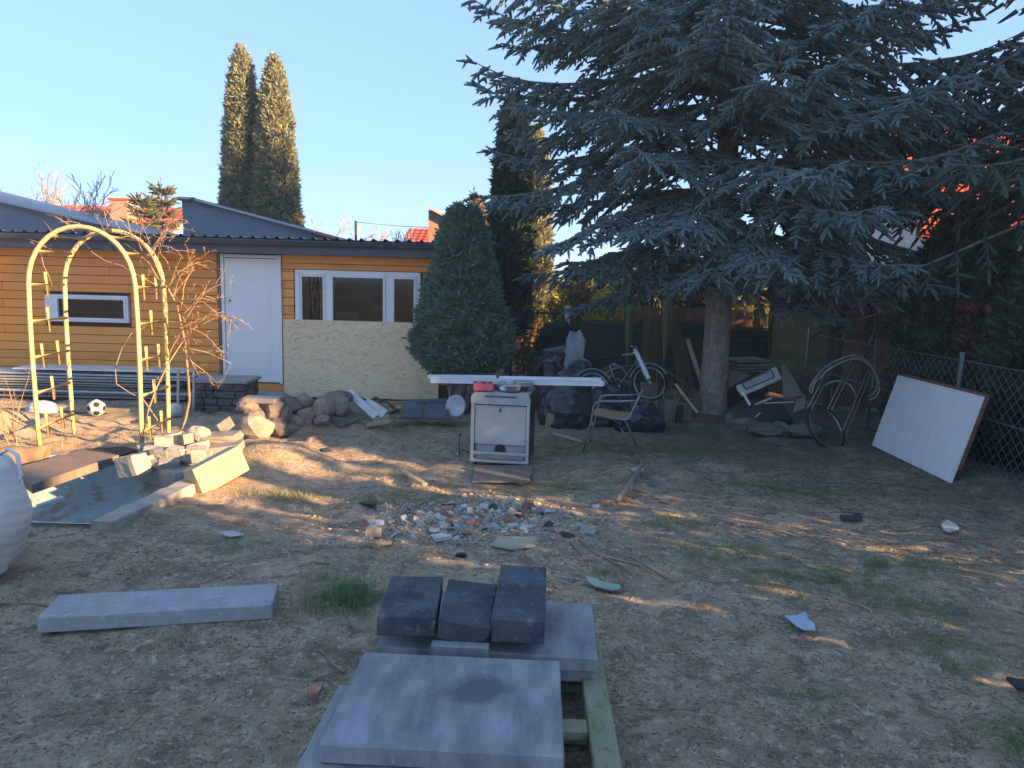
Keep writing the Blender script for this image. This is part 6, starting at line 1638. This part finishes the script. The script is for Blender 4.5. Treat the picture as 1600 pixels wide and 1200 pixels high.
def gable_house(x0, x1, y0, y1, ze, zr, label, wall, roof, axis='x', name='house', chimney=None, over=.3):
    t = thing(name, label, 'house', ((x0 + x1) / 2, (y0 + y1) / 2, 0)); b = MB()
    if axis == 'x':
        ym = (y0 + y1) / 2
        b.prism([(x0, y0, -.1), (x0, y1, -.1), (x0, y1, ze), (x0, ym, zr - .12), (x0, y0, ze)], (x1 - x0, 0, 0)); b.build('wall', wall, t)
        planes = [((x0 - over, y0 - over, ze - (zr - ze) * over / (ym - y0)), (0, ym - (y0 - over), zr - (ze - (zr - ze) * over / (ym - y0)))), ((x0 - over, y1 + over, ze - (zr - ze) * over / (ym - y0)), (0, ym - (y1 + over), zr - (ze - (zr - ze) * over / (ym - y0))))]
        run = Vector((x1 - x0 + 2 * over, 0, 0))
    else:
        xm = (x0 + x1) / 2
        b.prism([(x0, y0, -.1), (x1, y0, -.1), (x1, y0, ze), (xm, y0, zr - .12), (x0, y0, ze)], (0, y1 - y0, 0)); b.build('wall', wall, t)
        k = ze - (zr - ze) * over / (xm - x0)
        planes = [((x0 - over, y0 - over, k), (xm - (x0 - over), 0, zr - k)), ((x1 + over, y0 - over, k), (xm - (x1 + over), 0, zr - k))]
        run = Vector((0, y1 - y0 + 2 * over, 0))
    for o0, up in planes:      # rows of roof tiles as stepped courses with rolls
        o0 = Vector(o0); up = Vector(up); Lr = run.length; n_ = run.normalized().cross(up).normalized(); n_ = n_ if n_.z > 0 else -n_
        nc = max(6, int(up.length / .35)); nr = max(8, int(Lr / .22)); b = MB(); vv = []; ff = []
        b.prism([o0 - n_ * .06, o0 + run - n_ * .06, o0 + run + up - n_ * .06, o0 + up - n_ * .06], n_ * .05)
        for c_ in range(nc):
            for e in (0, 1):
                for r_ in range(nr * 4 + 1):
                    q = o0 + up * ((c_ + e) / nc) + run * (r_ / (nr * 4)) + n_ * ((.03 if e == 0 else .0) + .025 * (0, .7, 1, .7)[r_ % 4])
                    vv.append(q)
            bb = c_ * 2 * (nr * 4 + 1); m1 = nr * 4 + 1
            for r_ in range(nr * 4): ff.append((bb + r_, bb + r_ + 1, bb + m1 + r_ + 1, bb + m1 + r_))
        b.add(vv, ff); b.build('roof', roof, t)
    if chimney:
        cx, cy, cw, z1 = chimney; b = MB(); b.box((cx, cy, z1 - .9), (cw, cw, 1.8)); ch = b.build('chimney', BRICKM, t)
        b = MB(); b.box((cx, cy, z1 + .04), (cw + .12, cw + .12, .09)); b.build('chimney_cap', REDROOF, ch)
    return t
# neighbour's white house on the right
h = gable_house(8.35, 17.0, 15.2, 22.0, 3.3, 6.0, 'white neighbouring house with bright red tiled roof behind the spruces', RENDERW, REDROOF, 'x')
# far red roofs on the left and the one above the shed's right end
P = V(150, 350, 33); gable_house(P.x - 3.2, P.x + 2.6, 33, 39, 3.2, V(150, 322, 33).z + .25, 'distant house with red roof and chimney over the arch', RENDERW, REDROOF, 'x', chimney=(V(183, 320, 34).x, 34.5, .8, V(183, 312, 34).z))
P = V(660, 372, 27); gable_house(P.x - .6, P.x + 4.0, 27, 33, 2.9, V(660, 362, 27).z + .3, 'distant house with bright red metal roof peeking over the shed', RENDERW, REDROOF, 'x')
# brick gable seen between dwarf conifer and thuja
P = V(764, 372, 18.5)
def brick_house():
    x0 = P.x - 1.5; x1 = V(776, 400, 18.5).x; Y = 18.5; z1 = V(768, 385, 18.5).z
    t = thing('brick_outbuilding', 'orange brick gable end in the sun right of the dwarf conifer', 'building', ((x0 + x1) / 2, Y, 0))
    b = MB(); b.box(((x0 + x1) / 2, Y + 1.5, z1 / 2), (x1 - x0, 2.96, z1 - .004)); b.build('wall', mat('lime_mortar', (.3, .26, .22), rand=0), t)
    h_ = .083; rows = int(z1 / h_); me = None
    bm = MB(); bm.box((0, 0, 0), (.235, .03, .068), None); 
    me_o = bm.build('brick', BRICKM, t, org=(0, 0, 0)); me = me_o.data; first = True; cnt = 0
    for r_ in range(int(.9 / h_), rows):
        xx = x1 - .12 - (.12 if r_ % 2 else 0); k = 0
        while xx > x1 - 1.15 and cnt < 220:
            o = me_o if first else bpy.data.objects.new('brick', me)
            if not first: col.objects.link(o); o.parent = t
            first = False
            o.location = Vector((xx, Y - .01 + rng.uniform(-.003, .003), r_ * h_ + .04)) - t.location; xx -= .25; cnt += 1
    b = MB(); b.prism([(x1 + .15, Y - .15, z1 - .05), (x1 + .15, Y - .15, z1 + .03), (x0, Y - .15, z1 + .95), (x0, Y - .15, z1 + .87)], (0, 3.3, 0)); b.build('roof', LITTRIM, t)
    b = MB(); b.prism([(x1, Y, z1), (x0, Y, z1 + .85), (x0, Y, z1)], (0, 2.9, 0)); b.build('gable', BRICKM, t)
brick_house()
b = MB(); pa = V(556, 345, 21); b.tube([(pa.x, 21, 0), (pa.x, 21, pa.z)], .04, 6); o = b.build('wooden_pole', DARKWOOD, org=(pa.x, 21, 0)); tag(o, 'short wooden pole rising over the shed roof among bare shrubs', 'pole')
# overhead wire
b = MB(); b.tube([V(556, 347, 21), V(620, 353, 21.5), V(720, 358, 22)], .008, 4); o = b.build('overhead_wire', BLACKRUB, org=V(556, 347, 21)); tag(o, 'thin overhead wire running right from the wooden pole', 'wire')

# ------------------------------------------------------------------ unseen blockers added behind and right of the viewpoint to shade the yard
S2 = Vector((0.912, -0.411, 0)); N2 = Vector((0.411, 0.912, 0))
gable_house(20.0, 26.0, -14.0, -7.1, 9.2, 11.6, 'unseen house added to the right behind the viewpoint to shade the yard', RENDERW, REDROOF, 'x')  # unseen house, added to keep the foreground in shade
for i, (u, tt, h_, r) in enumerate([(7.9, 18, 10.6, .95), (9.2, 18.2, 10.8, 1.0), (10.5, 18.5, 11.2, 1.0), (11.8, 18.5, 11.0, 1.05), (13.0, 18.6, 10.2, 1.0), (17.4, 18, 7.2, .9), (18.5, 18, 7.2, .9)]):  # unseen row, placed and sized to shade spruce, shed and house wall
    p = S2 * tt + N2 * u
    thuja((p.x, p.y, 0), h_, r, 'unseen dense tall thuja added on the right to block the low sun', THUJAD, 80 + i, pw=.3, zb=.05, n=2500, size=.3, group='unseen thujas added to block the low sun', name='shade_thuja', fac=3)
for i, (x, y, w_, h_) in enumerate([(6.1, 1.3, 1.0, 2.6), (6.2, 1.95, 1.0, 2.6), (6.1, 2.6, .95, 2.2), (6.2, 3.2, .85, 2.5), (6.5, 3.9, .7, 2.65), (6.7, 4.55, .65, 2.7), (7.0, 5.1, .55, 2.6)]):  # unseen shrubs, added so gaps leave streaks of sun on the soil
    t = thing('shade_shrub', 'unseen loose shrub added behind the right fence to dapple the sun', 'shrub', (x, y, 0), 'unseen shrubs added to dapple the sun')
    sprays('leaves', [(.0, w_ * .35), (h_ * .5, w_ * .5), (h_, w_ * .1)], (x, y, 0), 1500 if y < 3.4 else 750, .13, THUJAD, 90 + i, t, fac=3, depth=.6)
    b = MB(); b.tube([(x, y, -.05), (x, y, h_ * .7)], [.02, .01], 5); b.build('stem', BARK, t)
# ------------------------------------------------------------------ rubble patch
RC = G(735, 812); 
RUB = [('white', mat('white_ceramic_shard', (.55, .54, .5), (.45, .43, .40), rough=.4, rand=.15)), ('red brick', mat('red_brick_shard', (.42, .19, .12), (.34, .15, .10), (.4, .33, .27), rough=.9, bump=.4, rand=.25)),
       ('grey', mat('grey_mortar_shard', (.28, .27, .25), (.2, .19, .18), rough=.9, bump=.4, rand=.25)), ('beige', mat('beige_plaster_shard', (.42, .35, .26), (.34, .28, .2), rough=.9, bump=.3, rand=.2)),
       ('black', mat('black_slate_shard', (.035, .035, .04), (.05, .05, .05), rough=.7, rand=.2)), ('pale blue', mat('pale_blue_tile_shard', (.42, .46, .46), (.38, .4, .4), rough=.5, rand=.15))]
rr = random.Random(99)
def shard_verts(w_, d_, th, rr):
    n = rr.randint(4, 7); a0 = rr.uniform(0, 6); P = []
    for k in range(n):
        a = a0 + 2 * math.pi * (k + rr.uniform(-.3, .3)) / n; q = rr.uniform(.7, 1.1); P.append((math.cos(a) * w_ / 2 * q, math.sin(a) * d_ / 2 * q))
    vv = [Vector((x, y, 0)) for x, y in P] + [Vector((x * rr.uniform(.85, 1), y * rr.uniform(.85, 1), th)) for x, y in P]
    return vv, [tuple(range(n))[::-1], tuple(range(n, 2 * n))] + [(i, (i + 1) % n, n + (i + 1) % n, n + i) for i in range(n)]
def rub_pos(rr):
    while True:
        x = rr.gauss(0, .44); y = rr.gauss(0, .44)
        if x * x + y * y < 1.05: return RC.x + x * 0.98 + .02 * y, RC.y + y * .78 + .02
meshes = {}
for ci, (cn, m_) in enumerate(RUB):
    for k in range(5):
        vv, ff = shard_verts(1, .75, .28, rr); me = bpy.data.meshes.new('rubble_shard'); me.from_pydata(vv, [], ff); me.materials.append(m_); meshes[(ci, k)] = me
cnt = [0] * 6
wts = [3.5, 4, 5, 6, 1.2, .5]
for k in range(295):
    ci = rr.choices(range(6), wts)[0]; x, y = rub_pos(rr); s = (.045 + .11 * rr.random() ** 1.6) * (1.4 if rr.random() < .12 else 1)
    o = bpy.data.objects.new('rubble_shard', meshes[(ci, rr.randint(0, 4))]); col.objects.link(o)
    o.location = (x, y, float(gz(x, y)) - .008 + .012 * math.exp(-((x - RC.x) ** 2 + (y - RC.y) ** 2) / .3)); o.scale = (s, s, s * rr.uniform(.3, .8)); o.rotation_euler = (R_(rr.gauss(0, 18)), R_(rr.gauss(0, 18)), rr.uniform(0, 6.3))
    ux = (x - RC.x) / .98; uy = (y - RC.y) / .78
    zone = ('left ' if ux < -.35 else 'right ' if ux > .35 else 'middle ') + ('near edge' if uy < -.3 else 'far edge' if uy > .3 else 'heart')
    tag(o, ('big ' if s > .10 else 'small ' if s < .065 else 'mid sized ') + RUB[ci][0] + ' shard at the ' + zone + ' of the rubble patch', 'shard', RUB[ci][0] + ' shards in the rubble patch')
# a few singular larger pieces
def single_shard(px, py, w_, d_, th, ci, lab, rz=0, tilt=(0, 0), z=.0):
    g = G(px, py); vv, ff = shard_verts(w_, d_, th, random.Random(int(px * 7 + py))); b = MB(); M = rot(tilt[0], tilt[1], rz); b.add([M @ p for p in vv], ff); o = b.build('large_shard', RUB[ci][1], org=(0, 0, 0)); o.location = (g.x, g.y, float(gz(g.x, g.y)) + z); return tag(o, lab, 'shard')
single_shard(805, 850, .42, .26, .015, 3, 'large flat beige sheet shard at the near edge of the rubble patch', 10, (6, 0), .02)
single_shard(806, 798, .14, .10, .06, 3, 'sunlit beige lump standing out of the rubble patch', 0, (20, 10), .02)
single_shard(825, 793, .15, .10, .05, 1, 'biggest red brick piece at the right of the rubble patch', 20, (10, 0), .02)
single_shard(688, 848, .14, .10, .03, 0, 'white pointed shard at the front of the rubble patch', 0, (10, 0), .02)
single_shard(582, 838, .14, .12, .07, 3, 'pale stone at the left end of the rubble patch', 0, (0, 0), .01)
single_shard(590, 820, .16, .09, .03, 0, 'white shard pair at the left end of the rubble patch', 15, (4, 0), .02)
single_shard(575, 792, .2, .1, .02, 4, 'flat black shard at the upper left of the rubble patch', 0, (3, 0), .02)
single_shard(930, 790, .09, .05, .03, 0, 'small white shard right of the rubble patch near the root', 0)
# loose pieces about the yard
def flat_poly(name, px_pts, h, th, m_, lab, cat, tilt_first=0.0):
    P = [G(x, y, h + (tilt_first if i == 0 else 0)) for i, (x, y) in enumerate(px_pts)]; c = sum(P, Vector()) / len(P); b = MB(); b.prism(P, (0, 0, th)); o = b.build(name, m_, org=(c.x, c.y, h)); return tag(o, lab, cat)
flat_poly('green_shard', [(914, 901), (925, 903), (940, 910), (968, 915), (970, 920), (955, 923), (930, 917), (920, 911)], .012, .008, mat('mint_green_glaze', (.34, .42, .36), (.28, .37, .31), rough=.3, rand=0), 'mint green curved shard on bare soil right of the pavers', 'shard')
flat_poly('blue_shard', [(1226, 963), (1246, 963), (1258, 957), (1262, 968), (1272, 975), (1274, 985), (1256, 985), (1243, 978)], .014, .007, mat('pale_blue_glaze', (.46, .56, .6), (.4, .5, .55), rough=.3, rand=0), 'pale blue jagged shard alone on the soil, lower right', 'shard')
flat_poly('black_shard', [(1572, 1062), (1590, 1066), (1612, 1068), (1612, 1084), (1590, 1080)], .01, .02, RUB[4][1], 'black shard at the right picture edge near the bottom', 'shard')
flat_poly('white_litter', [(1470, 822), (1480, 815), (1492, 822), (1498, 828), (1484, 832), (1474, 828)], .02, .02, RUB[0][1], 'white litter scrap before the white board', 'litter')
flat_poly('white_litter', [(985, 733), (1000, 729), (1006, 735), (990, 738)], .03, .01, RUB[0][1], 'white litter scrap on the soil below the chair', 'litter')
flat_poly('dark_plate', [(1308, 801), (1345, 803), (1348, 814), (1316, 812)], .012, .008, RUB[4][1], 'flat dark scrap on the soil left of the white litter', 'litter')
flat_poly('blue_scrap', [(338, 832), (362, 830), (384, 836), (360, 840)], .012, .006, RUB[5][1], 'pale blue scrap on the soil right of the pond kerb', 'litter')
flat_poly('red_chip', [(480, 1080), (492, 1072), (504, 1076), (498, 1088), (484, 1090)], .01, .02, RUB[1][1], 'red brick chip on the soil left of the paving slabs', 'chip')
flat_poly('pale_stick', [(568, 850), (612, 848), (612, 851), (569, 853)], .02, .02, PALEWOOD, 'pale thin stick at the front left of the rubble patch', 'stick')
flat_poly('pale_stick', [(905, 872), (940, 873), (940, 875), (905, 875)], .015, .012, PALEWOOD, 'pale thin stick on the soil right of the rubble patch', 'stick')
rod = MB(); rod.beam(G(630, 737, .02), G(664, 757, .05), .05, .03); o = rod.build('timber_offcut', PALEWOOD, org=G(650, 750)); tag(o, 'pale timber offcut lying in the weeds left of the cooker', 'offcut')
rod = MB(); rod.beam(G(865, 677, .06), G(910, 690, .02), .03, .03); o = rod.build('thin_lath', PALEWOOD, org=G(890, 685)); tag(o, 'thin pale lath on the ground between cooker and chair', 'lath')
g = G(858, 670); b = MB(); b.box((0, 0, .1), (.1, .03, .22), rot(12, 8, 0)); o = b.build('wood_wedge', PALEWOOD, org=(0, 0, 0)); o.location = (g.x, g.y, 0); tag(o, 'pale wood wedge leaning between cooker and black bag', 'wedge')
g = G(933, 672); b = MB(); b.box((0, 0, .1), (.2, .12, .17), rot(0, -6, 12), .01); o = b.build('pale_carton', WBRK, org=(0, 0, 0)); o.location = (g.x + .02, g.y + .3, 0); tag(o, 'pale carton on the ground under the armchair', 'carton')
# root from the spruce running toward the camera
RT = mat('grey_brown_root', (.34, .26, .19), (.24, .18, .13), rough=.95, bump=.6, bscale=30, rand=.1)
b = MB(); pts = [G(1005, 712, .03), G(1000, 730, .05), G(990, 748, .055), G(978, 766, .06), G(966, 780, .06), G(960, 785, .03)]
b.tube(pts, [.012, .02, .026, .03, .032, .02], 10); o = b.build('tree_root', RT, org=G(985, 750)); tag(o, 'thick bare root end poking out of the soil before the chair', 'root')
for (px, lab) in [([(915, 742), (940, 738), (968, 733), (990, 732)], 'thin pale root left of the white scrap below the chair'), ([(905, 845), (930, 862), (960, 870), (1000, 878), (1020, 888)], 'dark bent branch on the soil right of the rubble patch'), ([(890, 848), (915, 870), (945, 868), (985, 885)], 'second dark bent branch beside the first one'), ([(985, 868), (1020, 882), (1045, 898)], 'dark branch end further right by the streak of sun'), ([(1310, 932), (1345, 940), (1362, 952), (1366, 968)], 'pale curved root on the soil, lower right'), ([(1180, 822), (1210, 824), (1246, 832)], 'pale thin root in the sun streak, right half'), ([(1375, 822), (1420, 824), (1450, 818), (1475, 822)], 'pale root leading to the white litter scrap'), ([(0, 945), (40, 942), (85, 945), (140, 942)], 'dark thin branch behind the long slab, left'), ([(465, 885), (490, 880), (515, 882)], 'pale twig near the grass tuft'), ([(500, 1010), (520, 1025), (538, 1040)], 'bare twig beside the stained slab'), ([(487, 1057), (505, 1045), (528, 1038)], 'crossing bare twig left of the stained slab')]:
    P_ = [G(x, y, .014) for x, y in px]; b = MB(); dk = 'dark' in lab
    for q in P_: q.z = float(gz(q.x, q.y)) + .012
    b.tube(P_, [.006 + .001 * dk] * len(P_), 6); o = b.build('fallen_twig', RT if dk else PALEWOOD, org=P_[0]); tag(o, lab, 'twig')

# ------------------------------------------------------------------ ground litter that nobody could count
def scatter(n, x0, x1, y0, y1, rs, w=None):
    x = rs.uniform(x0, x1, n * 3); u = rs.random(n * 3); y = y0 * (y1 / y0) ** u
    k = np.abs(x) < (y * .78 + .4); x = x[k]; y = y[k]
    k = ~in_poly(x, y, POND); x = x[k][:n]; y = y[k][:n]
    return x, y
def strips(name, n, rs, lmin, lmax, wid, mat_, lab, cat, lift=.003, keep=lambda x, y: vnoise(x * 1.3, y * 1.3, 77) ** 2 * 1.6, curl=.12, rng_=(-6.5, 5.0, 2.0, 11.0)):
    x, y = scatter(n, *rng_, rs)
    if keep is not None:
        k = keep(x, y) > rs.random(len(x)); x = x[k]; y = y[k]
    n = len(x); a = rs.random(n) * 2 * np.pi; L = rs.uniform(lmin, lmax, n); z = gz(x, y) + lift * rs.random(n)
    dx = np.cos(a); dy = np.sin(a); bend = rs.normal(size=n) * curl
    V_ = []
    for f, (s, w_) in enumerate(((-.5, .5), (0, 1), (.5, .35))):
        px = x + dx * L * s - dy * bend * L * (s * s - .1); py = y + dy * L * s + dx * bend * L * (s * s - .1)
        pz = z + rs.random(n) * lift + .003
        pz = np.maximum(pz, gz(px, py) + .003)
        for sg in (-1, 1): V_.append(np.stack([px - sg * dy * wid * w_, py + sg * dx * wid * w_, pz + .002 * sg], 1))
    V_ = np.stack(V_, 1).reshape(-1, 3); b = np.arange(n)[:, None] * 6
    F_ = np.concatenate([b + np.array([[0, 1, 3, 2]]), b + np.array([[2, 3, 5, 4]])])
    o = np_mesh(name, V_, F_, mat_); tag(o, lab, cat, kind='stuff'); return o
rs = np.random.default_rng(11)
STRAW = mat('dry_straw', (.36, .27, .17), (.28, .21, .13), (.40, .32, .22), scale=40, rough=.9, bump=0, rand=0, shift=False)
DKLIT = mat('dark_leaf_litter', (.16, .11, .072), (.10, .072, .05), (.24, .17, .11), scale=40, rough=.9, bump=0, rand=0, shift=False)
strips('dry_straw', 9000, rs, .01, .05, .0012, STRAW, 'dry pale straw and grass stalks strewn over the soil', 'straw')
strips('leaf_litter', 9000, rs, .008, .04, .0017, DKLIT, 'dark leaf and twig litter strewn over the soil', 'litter')
strips('needle_litter', 9000, rs, .03, .09, .003, DKLIT, 'dark needle litter beneath the spruce', 'litter', keep=lambda x, y: np.clip((x - .3) / 3, 0, 1) * np.clip((y - 4.5) / 3, 0, 1), rng_=(-.5, 5.0, 4.0, 12.0))
# pebbles
def pebbles(name, n, smin, smax, mat_, lab, keep=None, rng_=(-6.5, 5.0, 2.0, 10.5), seed=3):
    rs = np.random.default_rng(seed); x, y = scatter(n, *rng_, rs)
    if keep is not None:
        k = keep(x, y) > rs.random(len(x)); x = x[k]; y = y[k]
    n = len(x); s = smin + (smax - smin) * rs.random(n) ** 3
    base = np.array([(1, 0, 0), (-1, 0, 0), (0, 1, 0), (0, -1, 0), (0, 0, .7), (0, 0, -.7)]); tri = np.array([(0, 2, 4), (2, 1, 4), (1, 3, 4), (3, 0, 4), (2, 0, 5), (1, 2, 5), (3, 1, 5), (0, 3, 5)])
    a = rs.random(n) * 6.28; ca, sa = np.cos(a), np.sin(a)
    B = base[None] * rs.uniform(.6, 1.2, (n, 6, 1)); X = B[..., 0] * ca[:, None] - B[..., 1] * sa[:, None]; Y = B[..., 0] * sa[:, None] + B[..., 1] * ca[:, None]
    V_ = np.stack([x[:, None] + X * s[:, None], y[:, None] + Y * s[:, None] * .8, gz(x, y)[:, None] + B[..., 2] * s[:, None] * .8 + s[:, None] * .1], -1).reshape(-1, 3)
    F_ = (tri[None] + (np.arange(n) * 6)[:, None, None]).reshape(-1, 3)
    o = np_mesh(name, V_, F_, mat_); tag(o, lab, 'pebbles', kind='stuff')
PEB = mat('soil_clods', (.34, .25, .17), (.22, .16, .11), (.45, .36, .27), scale=18, rough=.95, bump=.3, rand=0, shift=False, lo3=.62, hi3=.7)
pebbles('soil_clods', 4000, .004, .016, PEB, 'soil clods and pebbles strewn over the bare yard')
PALEP = mat('pale_crumbs', (.48, .42, .35), (.36, .28, .21), (.40, .2, .13), scale=25, rough=.9, rand=0, bump=0, shift=False)
pebbles('rubble_crumbs', 30000, .006, .03, PALEP, 'fine pale crumbs of the rubble patch', keep=lambda x, y: np.exp(-(((x - RC.x) / .62) ** 2 + ((y - RC.y) / .5) ** 2) * 1.1), rng_=(RC.x - 1.4, RC.x + 1.4, RC.y - 1.1, RC.y + 1.1), seed=5)
pebbles('pale_crumbs', 1500, .004, .016, PALEP, 'scattered pale crumbs over the soil', seed=6)
# grass
def grass(name, spots, mat_, lab, seed, h0=.05, h1=.13, wid=.0022):
    rs = np.random.default_rng(seed); X = []; Y = []
    for px, py, rx, ry, n in spots:
        g = G(px, py); X.append(g.x + rs.normal(size=n) * rx * .5); Y.append(g.y + rs.normal(size=n) * ry * .5)
    x = np.concatenate(X); y = np.concatenate(Y); n = len(x); z = gz(x, y) - .004; h = rs.uniform(h0, h1, n); a = rs.random(n) * 6.28; ln = rs.uniform(.2, 1.0, n)
    V_ = []
    for (f, w_) in ((0, 1), (.55, .8), (1, .05)):
        px = x + np.cos(a) * ln * h * f * f; py = y + np.sin(a) * ln * h * f * f; pz = z + h * f * (1 - .3 * ln * f)
        for sg in (-1, 1): V_.append(np.stack([px - sg * np.sin(a) * wid * w_, py + sg * np.cos(a) * wid * w_, pz], 1))
    V_ = np.stack(V_, 1).reshape(-1, 3); b = np.arange(n)[:, None] * 6
    o = np_mesh(name, V_, np.concatenate([b + np.array([[0, 1, 3, 2]]), b + np.array([[2, 3, 5, 4]])]), mat_); return tag(o, lab, 'grass', kind='stuff')
GRASS = mat('fresh_grass', (.15, .25, .09), (.11, .2, .07), scale=8, rough=.7, bump=0, rand=0, trans=.2, shift=False)
DRYG = mat('dry_grass', (.36, .31, .18), (.27, .25, .14), scale=8, rough=.8, bump=0, rand=0, shift=False)
grass('grass', [(px, py, rx * .9, ry * .9, int(500 * rx * ry / .1 * .5) + 40) for px, py, rx, ry in MOSS_SPOTS], GRASS, 'short sparse green grass scattered over the yard', 1, .015, .05, .0018)
grass('grass_tuft', [(552, 928, .16, .20, 420), (535, 945, .14, .12, 200)], GRASS, 'green grass tuft behind the long slab end', 2, .04, .12, .0022)
grass('dry_grass', [(485, 950, .30, .25, 350), (505, 905, .12, .1, 200), (265, 1005, .1, .05, 80), (430, 770, .4, .15, 300), (370, 730, .5, .2, 350), (1050, 815, .3, .12, 200), (640, 640, .6, .2, 300), (130, 690, 1.2, .5, 350), (1430, 800, .8, .3, 250)], DRYG, 'dry yellowish grass wisps about the yard', 3, .03, .09, .0018)
# ------------------------------------------------------------------ added thin volume imitating a bluish lens veil over the shadows
hz = MB(); hz.box((0, 60, 5.4), (760, 760, 14.2))
hm = bpy.data.materials.new('thin_blue_lens_veil'); hm.use_nodes = True
hn = hm.node_tree.nodes; hn.remove(hn['Principled BSDF'])
pv = hn.new('ShaderNodeVolumePrincipled'); pv.inputs['Density'].default_value = 0.0022; pv.inputs['Color'].default_value = (0.62, 0.82, 1.0, 1); pv.inputs['Anisotropy'].default_value = 0.0
hm.node_tree.links.new(pv.outputs[0], hn['Material Output'].inputs['Volume'])
hz_o = hz.build('veil', hm); hz_o['kind'] = 'stuff'; tag(hz_o, 'added bluish haze filling the air of the yard', 'veil')
print('TRIS', sum(sum(len(p.vertices) - 2 for p in o.data.polygons) if len(o.data.polygons) < 5000 else len(o.data.loops) - 2 * len(o.data.polygons) for o in bpy.data.objects if o.type == 'MESH'))
